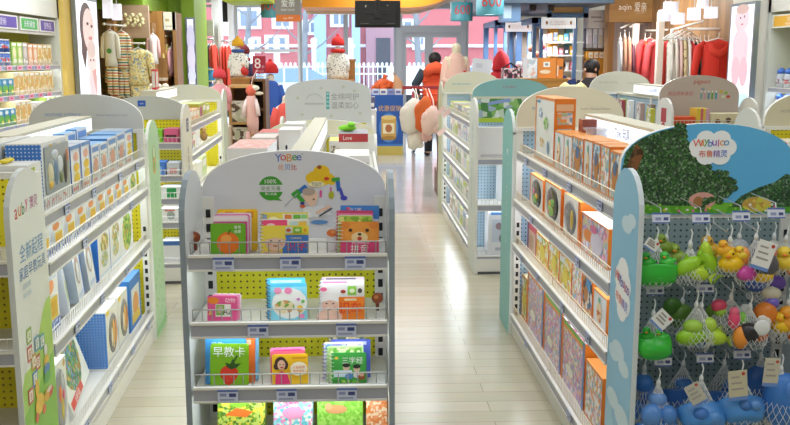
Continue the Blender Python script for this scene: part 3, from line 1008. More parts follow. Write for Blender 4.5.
stack(329, 364, 2.745, ZS[2], [
    ('green spiral book with white characters over two cartoon children', 0, .112, .094, .012, sz, '#3fae49', '#c9dcc0'),
    ('pale green spiral book behind the green two children book', -.012, .118, .11, .013, [('r', 0, 0, 1, 1, '#c9e6a4'), ('a', .05, .82, .95, .96, ['#a4d06a', '#e9f2c4', '#6fb84a'], 90)], '#c9e6a4', '#7fae6a'),
    ('lilac spiral book third behind the green two children book', -.018, .128, .116, .014, pu, '#e7e4f6', '#6a5fb0'),
    ('blue violet book fourth behind the green two children book', .006, .128, .12, .012, [('r', 0, 0, 1, 1, '#5468c8'), ('r', .1, .86, .9, .95, '#c9d2f2')], '#4250b0', None),
    ('grey picture book rearmost behind the green two children book', -.006, .12, .128, .012, [('a', 0, .8, 1, 1, ['#8a8f70', '#c4b48a', '#5a6a50', '#d8d0bc'], 90)], '#a09a88', '#7a7a7a')])
# lowest visible shelf: only the upper halves show
lo = [('green vegetable picture book lying open to view at the lowest left', 207.5, 260, .155, .075, ['#7fae2c', '#e4d94a', '#5a8a2a', '#c7dc6a'], '#8aa83a', [('p', [(.15, .6), (.4, .74), (.75, .66), (.6, .55)], '#ef7a2c'), ('e', .45, .85, .2, .1, '#8fd03a'), ('e', .85, .9, .12, .07, '#f4b6c8')]),
      ('cyan book with pink characters left of centre on the lowest shelf', 266, 309, .128, .055, ['#6fd0d8', '#f49ac4', '#f4f0e0', '#9adfe6'], '#62c6d2', [('t', '故事会', .45, .84, .1, '#f0609c', .6), ('e', .5, .62, .28, .12, '#f3a3c6')]),
      ('light green book with a brown hen on the lowest shelf', 311, 362, .15, .065, ['#8fd04a', '#a8dc66', '#7cc43c'], '#86cc40', [('t', '农场动物', .45, .9, .08, '#ffffff', .8), ('e', .42, .68, .24, .09, '#d9a06a'), ('e', .25, .74, .08, .07, '#e4b27c')]),
      ('orange edged book at the right end of the lowest shelf', 364, 386, .07, .055, ['#f2a06a', '#f7d9b8', '#e98a4a'], '#ef9a5a', [('r', 0, .9, 1, 1, '#a8cc4a'), ('e', .6, .95, .2, .03, '#4a4a3a')])]
for lab, p0, p1, wd, dy, ac, cov, D in lo:
    Yb = 2.775
    X = (bx(p0, Yb)+bx(p1, Yb))/2
    book(lab, (X, Yb-.01, ZS[3]+.0015), wd, .165, .012, [('a', 0, 0, 1, 1, ac, 110), ('r', .06, .93, .5, .97, '#f6f4e4')] + D, cov, lean=-14)
    book({'g': 'olive ', 'c': 'aqua ', 'l': 'lime ', 'o': 'peach '}[lab[0]]+'book hidden behind the '+lab.split(' on the')[0].split(' lying')[0].split(' at the')[0].split(' left of')[0], (X+.004, Yb+.012, ZS[3]+.0015), wd-.004, .165, .012, [], {'g': '#7f8f4a', 'c': '#8fc8cc', 'l': '#a4c870', 'o': '#e0b08a'}[lab[0]], lean=-14)

# ---------------------------------------------------------------- right gondola of orange toy boxes
GOLDW = M('#e9dcc0', .35, 0, .3)
frR = Fr((.93, 5.16), -PI/2)
LR, WR = 2.02, .63
gondola('toy_gondola', 'right gondola of orange toy boxes with glowing Toys light box on top', frR, LR, WR,
        [(1.11, .27, .06), (.83, .285, .06), (.565, .285, .06), (.13, .285, .06)], dots('#b5d3e8', '#5f7c98', 'xz'), top=1.24,
        tags={0: [.3, .8], 1: [.55], 2: [.3, .75], 3: [.5]}, wire=GOLDW, light=(.55, 1.75, 1.265, 1.375), lit_side=0, lit_text=('Toys 玩具', 1.22))
# far end of it: end unit turned round, its header and fin seen from here
frRf = Fr((.93+WR, 5.197), PI)
GRADF = M('#b9d8cf', .4)
ru = end_unit('end_display_unit', 'far end display of the orange toy gondola with cream arched header', frRf, WR, .36, 1.36, PEGB,
              [(1.0, .3, .05), (.7, .3, .05), (.4, .3, .05)], (1.26, 1.3, 1.5), fin=WHITE, fin_out=M('#7fc6c4', .4), fin_edge=M('#e4e9e6', .4), hd_mat=M('#e6dcc2', .5), led=False)


def on_child(root, nm):
    return [o for o in root.children if o.name.split('.')[0] == nm]


def tiny_header_text(root, W, z, a, b, ca='#5fa9c4', cb='#9a9a90'):
    """two lines of small lettering on the back of a header turned away (its back is at y=.022)"""
    h = on_child(root, 'header')[0]
    f = MB()
    f.text(a, W*.70, z, .017, .0228, M(ca, .5), W*.32, flip=True)
    f.text(b, W*.27, z-.004, .015, .0228, M(cb, .5), W*.38, flip=True)
    f.build('lettering', h)


tiny_header_text(ru, WR, 1.372, 'MOTHER SCHOOL', "Mother's Boutique Dreams")


def fin_text(root, which, x, lines, flipped):
    """vertical lettering on the outer face of a fin: lines of (text, y, z, h, colour); outer face at x"""
    p = on_child(root, 'side_panel')[which]
    f = MB()
    f.T = Matrix.Translation((x, 0, 0)) @ Matrix.Rotation(-PI/2 if not flipped else PI/2, 4, 'Z')
    return p, f


# teal far fin: its aisle face is local x = WR+.018 ; text mesh rotated so that it reads from the aisle
p, f = fin_text(ru, 1, WR+.0186, None, True)
for i, ch in enumerate('Mother Boutique'):
    f.text(ch, -.17, 1.02-i*.034, .02, 0, M('#e8f4f0', .5), .03)
f.text('♥', -.17, 1.1, .04, 0, M('#e8f4f0', .5))
f.build('lettering', p)


def W_(px, X): return X*882/(px-357)


def rx(px):     # photo column of something on the aisle face -> distance along the right gondola
    return max(.006, min(LR-.006, 5.16-W_(px, .955)))


OA = ['#f4efe9', '#f0a050', '#8fb6d4', '#e9d8d8', '#f6f2ee', '#b7c6a0', '#d8a9b8']
PA = ['#e8b4cf', '#b79ad0', '#f3e3ee', '#e08aa8', '#c9d4a8', '#9fb6d8', '#f2c9a0']
YA = ['#f1c93a', '#e8a82a', '#f6eec4', '#9cc24a', '#f4f0e0', '#e8d05a']
DA = ['#26344a', '#c8742e', '#3f8ac4', '#e8e2da', '#7a3a2a', '#d9a45a']


def orange_box(i, n, px0, px1, z, h, d, lev, desc, kind, yf, dz=0):
    x0, x1 = rx(px0), rx(px1)
    lab = f"{desc}, {ORD[i]} from far end, {lev} shelf, right orange gondola"
    win = toy = None
    D = [('r', 0, 0, 1, .04, '#ef8a2c'), ('r', 0, .96, 1, 1, '#ef8a2c'), ('r', 0, 0, .05, 1, '#ef8a2c')]
    De = [('r', .15, .62, .85, .74, '#f3e3d2'), ('r', .2, .3, .8, .56, '#e9eef2'), ('a', .22, .32, .78, .54, OA, 70)]
    ends = '#ef8526'; top = '#f0a050'; front = (OA, 55)
    if kind == 'tall':
        front = '#eef0ee'
        D += [('ae', .3, .75, .1, .08, ['#4f8ac4', '#7fb0d8', '#eef0ee'], 60), ('ae', .6, .6, .12, .1, ['#6fb04a', '#b7d88a', '#eef0ee'], 60), ('ae', .4, .3, .12, .08, ['#d0a03a', '#eef0ee', '#e8c46a'], 60), ('e', .75, .25, .06, .1, '#6f9ac4'), ('r', .1, .9, .3, .94, '#5a9ac4')]
        De = [('r', .1, .82, .9, .92, '#f6c79a'), ('a', .15, .62, .85, .8, OA, 60), ('r', .15, .28, .85, .56, '#dfe7f2'), ('ae', .5, .42, .28, .1, ['#3f5f9a', '#8fa6cf', '#e8ecf4'], 70), ('r', .1, .06, .9, .18, '#f7b877')]
    elif kind == 'bottle':
        front = '#e6eaf0'
        D += [('e', .5, .45, .2, .3, '#f0d8b0'), ('e', .5, .8, .1, .08, '#7ac0a0'), ('a', .35, .2, .65, .5, ['#e8a050', '#f4e0c0', '#c86a3a'], 70)]
    elif kind == 'blue':
        front = (['#8fb2cf', '#c9dce8', '#d8a05a', '#6f94b4', '#eee8dc'], 50)
        D += [('e', .55, .5, .3, .3, '#c7803a'), ('e', .55, .65, .18, .15, '#3f6a9a')]
    elif kind == 'dark':
        front = '#e9e4dc'
        win = (.52, .5, .36, .42, '#2e2f33', 0)
        toy = [(.5, .34, .2, .14, '#6faa4a'), (.62, .46, .12, .1, '#e8b04a'), (.42, .55, .1, .12, '#d87a8a')]
        if i:
            toy = [(.5, .34, .22, .16, '#8fc05a'), (.6, .55, .16, .12, '#7ab04a'), (.45, .5, .1, .1, '#f0b44a'), (.4, .3, .1, .08, '#e77a9a')]
    elif kind == 'grey':
        front = '#f0ebe4'
        D = [('r', 0, 0, 1, .03, '#ef8a2c'), ('r', .88, 0, 1, 1, '#ef7a20')]
        win = (.42, .5, .36, .4, '#6e7078', 0)
        toy = [(.6, .5, .1, .26, '#d8b44a'), (.34, .5, .12, .2, '#8b8d94')]
    elif kind == 'pink':
        front = (PA, 45); top = '#f3ede6'
        D += [('e', .3, .5, .18, .16, '#e98a3a'), ('e', .62, .45, .22, .28, '#d9d2e4'), ('e', .5, .75, .14, .1, '#d86a9a')]
    elif kind == 'yellow':
        front = (YA, 40); top = '#f5e6b8'
        D += [('e', .55, .45, .22, .25, '#f0dc4a'), ('r', .06, .75, .5, .92, '#e9eef0')]
    elif kind == 'night':
        front = (DA, 36); top = '#f2b56a'
        D = [('r', 0, .9, 1, 1, '#f0962f'), ('r', 0, 0, .06, 1, '#f0962f'), ('e', .4, .5, .2, .2, '#c8843a'), ('e', .7, .7, .14, .1, '#4fa0d8')]
    elif kind == 'red':
        front = '#d9b9a8'; top = '#e2402e'; D = [('r', 0, .8, 1, 1, '#d84a6a'), ('e', .5, .4, .3, .26, '#c2a080'), ('r', 0, 0, .2, 1, '#7a3a6a')]; ends = '#b84a6a'
    elif kind == 'lilac':
        front = (PA, 60); top = None
        D = [('r', 0, .93, 1, 1, '#7fb84a'), ('r', 0, .88, 1, .93, '#f0923a'), ('r', 0, 0, .07, 1, '#ef8526'), ('r', .93, 0, 1, 1, '#6f94cf'), ('e', .4, .3, .16, .08, '#f7f2e6')]
        top = (['#d9cfd6', '#8a4a5e', '#efe8ea', '#6f7f7a', '#c46a8a'], 60)
    o = carton('toy_box', lab, 'toy box', frR, x0+.004, x1-.004, z, h, d, yf, '#f0c79a', front, ends, top, D, De, win, 'boxes on the orange toy gondola', toy=toy)
    return o


rows = [
    ('top', 1.11, .065, [(527, 545, .345, .11, 'tall white toy box with orange end', 'tall'), (546, 555, .19, .12, 'bottle picture toy box', 'bottle'), (555, 563, .19, .12, 'narrow bottle picture toy box', 'bottle'),
                         (563, 574, .195, .13, 'orange toy box with blue picture', 'blue'), (575, 583, .2, .12, 'narrow orange edged toy box', 'bottle'), (583.5, 591, .2, .12, 'orange toy box with patch picture', 'blue'), (591.5, 600, .2, .12, 'orange toy box with busy print', 'x'), (600.5, 611, .19, .12, 'orange toy box beside the near post', 'blue')]),
    ('second', .83, .05, [(526, 539, .19, .15, 'white toy box with dark round window', 'dark'), (540.5, 557, .205, .15, 'dark windowed box with green toy', 'dark'), (560, 577, .2, .2, 'orange topped box with grey round window', 'grey'), (578, 606, .165, .2, 'wide box with pink playful print', 'pink')]),
    ('third', .565, .05, [(524.5, 533, .165, .12, 'small red topped toy box', 'red'), (533.5, 546, .16, .16, 'yellow topped toy box', 'yellow'), (546.5, 557, .17, .16, 'yellow toy box with duck print', 'yellow'), (557.5, 570, .17, .16, 'yellow and green toy box', 'yellow'), (570.5, 581, .175, .2, 'orange and white toy box', 'x'), (581.5, 592, .18, .2, 'orange topped toy box with night print', 'night'), (593, 607, .15, .15, 'white toy box with faint print', 'bottle')]),
    ('bottom', .13, .05, [(518, 525.5, .26, .1, 'small orange toy box', 'yellow'), (526, 543, .345, .2, 'tall lilac patterned box', 'lilac'), (543.5, 562, .32, .2, 'tall pink patterned box', 'lilac'), (562.5, 587, .305, .2, 'large lilac patterned box', 'lilac'), (588, 606, .25, .16, 'orange edged toy box', 'x')])]
for lev, z, yf, items in rows:
    for i, it in enumerate(items):
        px0, px1, h, d, desc, kind = it
        orange_box(i, len(items), px0, px1, z, h, d, lev, desc, kind, yf)
# clear bag of toys behind the top row, and a dark red box at the light box end
o = thing('toy_bag', 'clear bag of violet toys lying behind the orange boxes on top', 'bag', frR.w(.98, .2, 1.112))
f = MB(); f.lathe([(.02, 0), (.05, .01), (.065, .08), (.06, .17), (.045, .2), (.065, .22)], M('#c9cbd6', .15, 0, 0, .45), 12, cap=False); f.build('bag', o)
f = MB()
for k in range(9):
    f.ell((.03*math.cos(k*2.4), .03*math.sin(k*2.4), .035+.015*k), .028, .028, .026, M(['#8a86b8', '#b7b3d4', '#6a72a8'][k % 3], .4), 8, 6)
f.build('toys', o)
carton('gift_box', 'dark red box standing at the far end of the Toys light box', 'box', frR, .78, .86, 1.112, .25, .07, .165, '#a4604a', (['#8a3a2e', '#b86a4a', '#6a4a3a'], 50), '#8f4a3c')

# ---------------------------------------------------------------- near right end display of bath toys
frW = Fr((.93, 3.103), 0)
wb = end_unit('bath_toy_display', 'right front end display of netted bath toys under a garden picture header', frW, WR, .29, 1.29, PEGG,
              [], (1.105, 1.27, 1.43), fin=M('#d7e3ea', .35), fin_out=M('#8fc8e8', .4), fin_edge=M('#d5dde2', .4), top=1.09, hd_mat=M('#62b8ea', .45), plinth=True)
hd = on_child(wb, 'header')[0]
h0 = arch(WR, 1.105, 1.27, 1.43)


def clip_arch(x):   # top edge of header at x
    t = max(0, 1-((x-WR/2)/(WR/2))**2)
    return 1.27+.16*math.sqrt(t)**.8


y = -.0066
f = MB()
grass = art(['#5fae2e', '#78c23a', '#6ab534'], 35)
pts = [(0.004, 1.108), (WR-.004, 1.108)] + [(WR-.004-i*(WR-.008)/12, 1.165+.022*math.sin(i*1.1)) for i in range(13)]
f.poly(pts, y, grass); f.build('lawn_picture', hd)
f = MB()
fol = art(['#1f3a1e', '#2f5a2a', '#3d6b34', '#22402a', '#4f7f40', '#48584a', '#33522e', '#7f9a78'], 150)
pts = [(.004, 1.14), (.30, 1.135), (.36, 1.16), (.40, 1.2), (.37, 1.235), (.31, 1.26), (.27, 1.30), (.245, 1.34), (.215, 1.37), (.20, 1.40), (.19, clip_arch(.19)-.004)] + [(x, clip_arch(x)-.004) for x in (.15, .11, .07, .04, .015)] + [(.004, 1.26)]
f.poly(pts, y-.0006, fol); pts0 = pts
f.poly([(.40, 1.13), (.63-.004, 1.13), (.63-.004, 1.24), (.6, 1.25), (.56, 1.22), (.50, 1.2), (.44, 1.17)], y-.0006, fol)
for i in range(60):
    k = random.random()
    q = pts0[1:11]
    a_, b_ = q[int(k*9)], q[int(k*9)+1]
    u = random.random()
    f.ell2(a_[0]+(b_[0]-a_[0])*u+random.uniform(-.012, .02), a_[1]+(b_[1]-a_[1])*u+random.uniform(-.01, .014), .016, .012, y-.0006, fol, 7)
bark = art(['#6a4a2e', '#8a5a34', '#4a3020'], 50)
f.poly([(.004, 1.15), (.03, 1.15), (.05, 1.24), (.08, 1.33), (.05, 1.36), (.02, 1.28), (.004, 1.26)], y-.0012, bark)
f.build('foliage_picture', hd)
f = MB()
pinkh = M('#e8a0a0', .5); stone = art(['#c9a24a', '#e2c45a', '#d8d04a'], 40)
f.ell2(.30, 1.155, .05, .03, y-.0014, M('#e3a79a', .5)); f.ell2(.285, 1.15, .018, .02, y-.002, M('#b07a4a', .5))
f.ell2(.5, 1.14, .055, .028, y-.0014, stone)
for i in range(26):
    a = random.random(); b_ = random.random()
    f.ell2(.02+a*.58, 1.112+b_*.03, .006, .005, y-.0012, M(random.choice(['#f3d24a', '#f6f3ea', '#e87aa8', '#9ad04a']), .5), 6)
f.build('garden_picture', hd)
f = MB(); cl = M('#fbfcfd', .5)
cx, cz = .325, 1.345
for dx, dz, r in ((0, 0, .042), (-.05, .004, .03), (.05, .0, .033), (-.025, .03, .03), (.03, .03, .03), (-.02, -.03, .032), (.03, -.03, .032), (-.055, -.015, .02)):
    f.ell2(cx+dx, cz+dz, r*1.15, r, y-.002-.0001*abs(dx), cl, 18)
for i, (ch, c) in enumerate(zip('Waybuloo', ['#e0503a', '#e9942a', '#5aa83a', '#3f7fd0', '#8a4ab8', '#d84a8a', '#e9942a', '#3f9ad0'])):
    f.text(ch, cx-.052+i*.0145, cz+.016, .026 if ch in 'Wlyb' else .019, y-.003, M(c, .4))
for i, (ch, c) in enumerate(zip('布鲁精灵', ['#d8402e', '#e0602a', '#7a3ab0', '#3f6fd0'])):
    f.text(ch, cx-.036+i*.026, cz-.022, .025, y-.003, M(c, .4))
f.build('cloud_lettering', hd)
# fin print: cloud and lettering on the aisle face (x = -.0186), read looking towards +x
fp = on_child(wb, 'side_panel')[0]
f = MB(); f.T = Matrix.Translation((-.0186, 0, 0)) @ Matrix.Rotation(-PI/2, 4, 'Z')
# in this frame +x runs towards the viewer's right (away from the stand's back)
for dx, dz, r in ((.15, .93, .05), (.12, .90, .05), (.18, .89, .05), (.13, .84, .05), (.18, .83, .05), (.15, .80, .045)):
    f.ell2(dx, dz, r*1.25, r, 0, cl, 18)
for i, (ch, c) in enumerate(zip('Waybuloo', ['#e0503a', '#c03a6a', '#5a3ab0', '#3f5fc0', '#8a4ab8', '#d84a8a', '#b03a8a', '#5a3ab0'])):
    f.text(ch, .083+i*.019, .905-.004*i, .036 if ch in 'Wlyb' else .026, -.001, M(c, .4))
for i, (ch, c) in enumerate(zip('布鲁精灵', ['#d8402e', '#e0602a', '#7a3ab0', '#3f6fd0'])):
    f.text(ch, .095+i*.036, .835-.006*i, .034, -.001, M(c, .4))
skyb = M('#a9d6ee', .4); skyd = M('#6fb3dd', .4)
f.build('cloud_lettering', fp)
f = MB(); f.T = Matrix.Translation((-.0184, 0, 0)) @ Matrix.Rotation(-PI/2, 4, 'Z')
pts = [(.004, .02), (.286, .02), (.286, .38)] + [(.286-i*.028, .38+.05*math.sin(i*.9)) for i in range(1, 10)] + [(.004, .36)]
f.poly(pts, .0001, skyb)
for cx_, cz_, r in ((.08, .62, .05), (.13, .64, .06), (.2, .6, .05), (.09, .45, .06), (.2, .42, .07), (.22, 1.12, .04), (.17, 1.1, .05)):
    f.ell2(cx_, cz_, r*1.2, r*.6, -.0002, M('#cfe8f5', .4), 16)
f.build('sky_picture', fp)

# hooks with price tags, and netted bags hanging from them
HK = M('#e8e8ea', .3, 0, .5)


def hook(x, z, ln=.2, tagged=True):
    f = MB()
    f.tube([(x, 0, z+.02), (x, -.005, z), (x, -ln, z-.012), (x, -ln-.012, z)], .0026, HK, 5)
    f.tube([(x, 0, z+.05), (x, -ln-.005, z+.045), (x, -ln-.012, z+.03)], .002, HK, 5)
    h = f.build('hook', wb)
    if tagged:
        f = MB(); f.T = Matrix.Translation((x, -ln-.014, z+.012)) @ Matrix.Rotation(R(-12), 4, 'X')
        f.box(-.03, -.002, -.018, .03, 0, .018, M('#dfe3f2', .4)); f.rect(-.03, .012, .03, .018, -.0026, TAGB); f.rect(-.03, -.018, .03, -.014, -.0026, TAGB)
        f.rect(-.02, -.008, .0, .002, -.0026, M('#9aa2c8', .4)); f.rect(.008, -.008, .024, .002, -.0026, M('#4a5590', .4)); f.build('price_tag', h)
    return h


def wpos(px, py, Y):
    p = at(px, py, Y); return p


NET = M('#e9ecec', .5)


def net_bag(label, loc, toys, hw, ht, dd=.05, bow=False, cardc=None, rotz=0, group='netted bath toys on hooks', cat='bath toy', name='netted_bath_toy', netc=None):
    """loc: where it hangs; toys: list of (kind, x, y, z, size.., colour), z down from the loop"""
    t = thing(name, label, cat, loc, rotz, group)
    t.scale = (1.16, 1.1, 1.16)
    nm = netc or NET
    f = MB()
    f.tube([(0, 0, .012), (.004, -.002, -.0), (0, -.004, -.02)], .0022, nm, 5)
    f.lathe([(.003, -.02), (.007, -.03), (.006, -.045)], nm, 8)
    f.build('drawstring', t)
    f = MB()        # net strands from the knot, round the toys, and back under them
    n = 20
    prof = []
    for k in range(9):
        u = k/8
        z = -.04-u*(ht-.04)
        wv = hw*(min(1, .08+u*1.25))*(1 if u < .85 else 1-(u-.85)*1.6)
        prof.append((wv, z))
    for i in range(n):
        for s in (1, -1):
            pth = []
            for k, (wv, z) in enumerate(prof):
                a = 2*PI*i/n+s*k*.2
                pth.append((wv*math.cos(a), dd*(wv/hw)*math.sin(a), z))
            f.tube(pth, .00085, nm, 3, False)
    f.build('net', t)
    groups = {}
    for q in toys:
        c = q[-1]
        f = MB()
        m = M(c, .35)
        if q[0] == 'bowl':      # kind, x, z, rx, rz(height), tilt, colour
            _, x, z, r, h, tilt, _c = q
            f.T = Matrix.Translation((x, 0, z)) @ Matrix.Rotation(R(tilt), 4, 'X')
            f.lathe([(r*.45, -h), (r*.8, -h*.85), (r*.98, -h*.3), (r, 0), (r*1.02, .006), (r*.93, .008), (r*.86, -.004), (r*.8, -h*.5), (r*.3, -h*.75)], m, 20, sy=.62)
            f.build('bowl', t)
        elif q[0] == 'duck':
            _, x, z, r, _c = q
            yb_ = -dd*.35
            f.ell((x, yb_, z), r*1.1, r*.9, r*.75, m); f.ell((x-r*.3, yb_-r*.1, z+r*.85), r*.62, r*.6, r*.6, m)
            f.ell((x+r*1.05, yb_, z+r*.25), r*.35, r*.3, r*.22, m); b = f.build('toy_duck', t)
            f = MB(); f.ell((x-r*.5, yb_-r*.68, z+r*.78), r*.24, r*.2, r*.12, M('#f08a2a', .4), 8, 6); f.ell((x-r*.1, yb_-r*.66, z+r*1.0), r*.09, r*.06, r*.1, BLACK, 6, 4); f.build('beak', b)
        elif q[0] == 'fish':
            _, x, z, r, ang, _c = q
            f.T = Matrix.Translation((x, -dd*.3, z)) @ Matrix.Rotation(R(ang), 4, 'Y')
            f.ell((0, 0, 0), r*1.35, r*.7, r*.75, m); f.prism([(r*1.1, 0), (r*1.9, r*.6), (r*1.7, 0), (r*1.9, -r*.6)], -r*.14, r*.14, m)
            f.prism([(-r*.2, r*.6), (r*.4, r*1.1), (r*.5, r*.5)], -r*.1, r*.1, m); f.build('toy_fish', t)
        else:
            _, x, y_, z, a, b_, c_, _c = q
            f.ell((x, y_, z), a, b_, c_, m, 14, 10); f.build('toy_ball', t)
    if cardc:
        x, z, cw, ch, ang, c = cardc
        f = MB(); f.T = Matrix.Translation((x, -dd-.006, z)) @ Matrix.Rotation(R(ang), 4, 'Y')
        f.box(-cw/2, -.0015, -ch/2, cw/2, 0, ch/2, M(c, .5)); f.rect(-cw/2, -ch/2, cw/2, -ch/2+ch*.12, -.002, M('#6f94d8', .5))
        for k in range(3):
            f.rect(-cw*.36, ch*(.28-.2*k)-.002, cw*(.1+.1*k), ch*(.28-.2*k)+.003, -.002, M('#a9a4a0', .5))
        f.ell2(cw*.3, ch*.38, cw*.1, cw*.1, -.002, M('#c84a3a', .5), 10)
        f.build('hang_card', t)
    return t


Yf = 2.9
hks = [(661, 218), (701, 218), (741, 216), (776, 213), (655, 290), (705, 288), (765, 300), (663, 361), (705, 358), (742, 354), (776, 362)]
for i, (px, py) in enumerate(hks):
    p = at(px, py, Yf)
    hook(p.x-.93, p.z-.012, 3.103-Yf-.014, tagged=(i != 6 and i != 10))
for px, py in ((725, 222), (757, 222), (687, 284), (732, 282), (683, 357), (725, 358)):
    p = at(px, py, 3.0)
    hook(p.x-.93, p.z-.02, .12, tagged=False)


def hang(px, py, Y): return at(px, py, Y)


G1, G2, G3 = '#35b93a', '#2fae36', '#4cc94c'
YG, YG2 = '#9bd02c', '#b9dc3a'
B1, B2 = '#4a8fd8', '#3f7fd0'
YL = '#f4c81e'
net_bag('green tub of green frogs in a net, upper left of the bath toys', hang(657, 231, 2.87), [('bowl', 0, -.11, .068, .05, -20, G1), ('duck', -.028, -.09, .022, G2), ('duck', .026, -.088, .022, G3)], .06, .16, .045, cardc=(-.03, -.03, .04, .03, 35, '#f1f1ee'))
net_bag('yellow green fish in a net, left one of the upper pair', hang(691, 233, 2.87), [('fish', -.008, -.095, .032, -30, YG), ('fish', .02, -.115, .028, 20, YG2)], .042, .15, .035)
net_bag('yellow green fish in a net, right one of the upper pair', hang(706, 231, 2.89), [('fish', .006, -.09, .034, 55, YG), ('fish', .0, -.06, .024, 80, YG2)], .04, .145, .035)
net_bag('yellow ducks with an orange beak hanging in a net, upper row', hang(731, 229, 2.87), [('duck', .0, -.1, .034, YL), ('duck', -.02, -.06, .022, '#f6b62a'), ('duck', .028, -.075, .02, '#f2d23a')], .045, .135, .04)
net_bag('mixed dark and bright animals in a net behind the big white card', hang(757, 226, 2.86), [('ball', .022, -.02, -.11, .04, .03, .036, '#5a5a62'), ('ball', .03, -.01, -.075, .03, .02, .02, '#e07a6a'), ('duck', .018, -.14, .03, YL), ('ball', -.03, -.02, -.135, .03, .025, .022, '#d850b0'), ('ball', -.035, 0, -.09, .02, .02, .03, '#f0a04a')], .055, .175, .05, cardc=(.0, -.075, .055, .085, 18, '#f5f4f1'))
net_bag('pale ducks in a net at the right edge of the upper row', hang(787, 228, 2.9), [('duck', 0, -.1, .034, '#f0cf3a'), ('ball', .02, -.02, -.12, .024, .02, .02, '#e8873a')], .045, .14, .04)
net_bag('olive frogs in a net behind the green tub, upper row', hang(667, 227, 3.02), [('duck', -.015, -.06, .03, '#8aa83a'), ('duck', .03, -.09, .028, '#9cb84a')], .05, .13, .04)
net_bag('amber ducks in a net behind the fish pair, upper row', hang(709, 226, 3.02), [('duck', 0, -.07, .03, '#e8b43a'), ('duck', .03, -.09, .025, '#f0c84a')], .05, .13, .04)
net_bag('grey whales in a net behind the yellow ducks, upper row', hang(740, 226, 3.03), [('ball', 0, 0, -.07, .035, .03, .03, '#b9bcc4'), ('ball', .03, 0, -.1, .03, .025, .025, '#8a8e9a')], .05, .13, .04)
net_bag('white seal toys in a net, upper right back row', hang(775, 226, 3.03), [('ball', 0, 0, -.08, .035, .03, .035, '#d0ccc2'), ('ball', .02, 0, -.12, .03, .02, .02, '#c8b89a')], .045, .14, .04)
net_bag('green tub of turtles tipped forward in a net, middle left', hang(654, 303, 2.86), [('bowl', 0, -.115, .056, .06, -62, G1), ('duck', -.018, -.095, .02, G2), ('duck', .018, -.1, .019, G3), ('duck', 0, -.13, .019, G2)], .055, .165, .05, cardc=(.006, -.035, .05, .05, 45, '#eef0f0'))
net_bag('lime fish and frog in a net, left one of the middle pair', hang(697, 294, 2.87), [('fish', -.015, -.125, .034, -6, YG), ('ball', -.01, -.01, -.095, .03, .025, .022, '#a5cf4a')], .055, .155, .04)
net_bag('lime fish in a net, right one of the middle pair', hang(702, 295, 2.88), [('fish', .04, -.125, .032, 14, YG2), ('ball', .022, -.01, -.09, .024, .022, .024, '#b4d84a')], .06, .15, .04, rotz=.1)
net_bag('sky blue fish hanging below the lime pair', hang(700, 308, 2.93), [('fish', 0, -.1, .026, 0, B2)], .035, .13, .03)
net_bag('pink and green creatures in a net, middle row centre', hang(732, 286, 2.9), [('ball', 0, -.03, -.095, .018, .018, .03, '#e8507a'), ('ball', 0, -.03, -.07, .014, .014, .014, '#f06a8c'), ('ball', .028, -.02, -.1, .02, .018, .026, '#7cc43a'), ('ball', -.035, 0, -.06, .024, .02, .02, '#d84a6a'), ('ball', -.03, 0, -.075, .02, .02, .02, '#9ac84a'), ('ball', .045, 0, -.075, .02, .018, .02, '#dfe3e6')], .06, .13, .05)
net_bag('black and orange penguins in a net with a round white badge', hang(751, 296, 2.87), [('ball', -.008, -.02, -.105, .032, .028, .03, '#2f2c30'), ('ball', -.03, -.02, -.12, .024, .022, .034, '#f0983a'), ('ball', .022, -.04, -.085, .025, .006, .024, '#eef0f2'), ('ball', .03, 0, -.12, .03, .02, .02, '#e0782e')], .055, .155, .045)
net_bag('orange and white fish in a net, middle row right', hang(772, 290, 2.9), [('ball', -.02, -.01, -.07, .036, .03, .036, '#e8862e'), ('ball', -.03, -.03, -.085, .022, .012, .022, '#f2ede6'), ('duck', .03, -.105, .03, YL), ('ball', .0, 0, -.04, .024, .02, .02, '#7a6ad0')], .06, .15, .045)
net_bag('orange lion toys in a net at the right edge, middle row', hang(789, 292, 2.9), [('duck', 0, -.09, .036, '#f0a42a'), ('ball', .02, -.02, -.13, .025, .02, .02, '#d86a2a')], .05, .15, .04)
net_bag('violet and cream shells in a net below the big white card', hang(767, 268, 2.94), [('ball', -.03, 0, -.05, .034, .028, .022, '#4a68b8'), ('ball', .03, 0, -.045, .03, .025, .024, '#7a5ac4'), ('ball', .005, -.03, -.07, .03, .02, .02, '#d9d2bc')], .055, .1, .045)
net_bag('moss green frogs in a net behind the tipped tub', hang(683, 291, 3.02), [('ball', 0, 0, -.08, .04, .03, .04, '#5f8a34'), ('ball', -.03, 0, -.05, .03, .02, .03, '#4a7a2e')], .055, .13, .045)
net_bag('dark green crocodile in a net behind the lime pair', hang(715, 292, 3.03), [('ball', 0, 0, -.08, .03, .02, .045, '#6a8a2e'), ('ball', .02, 0, -.12, .03, .02, .02, '#7f9a3a')], .045, .14, .04)
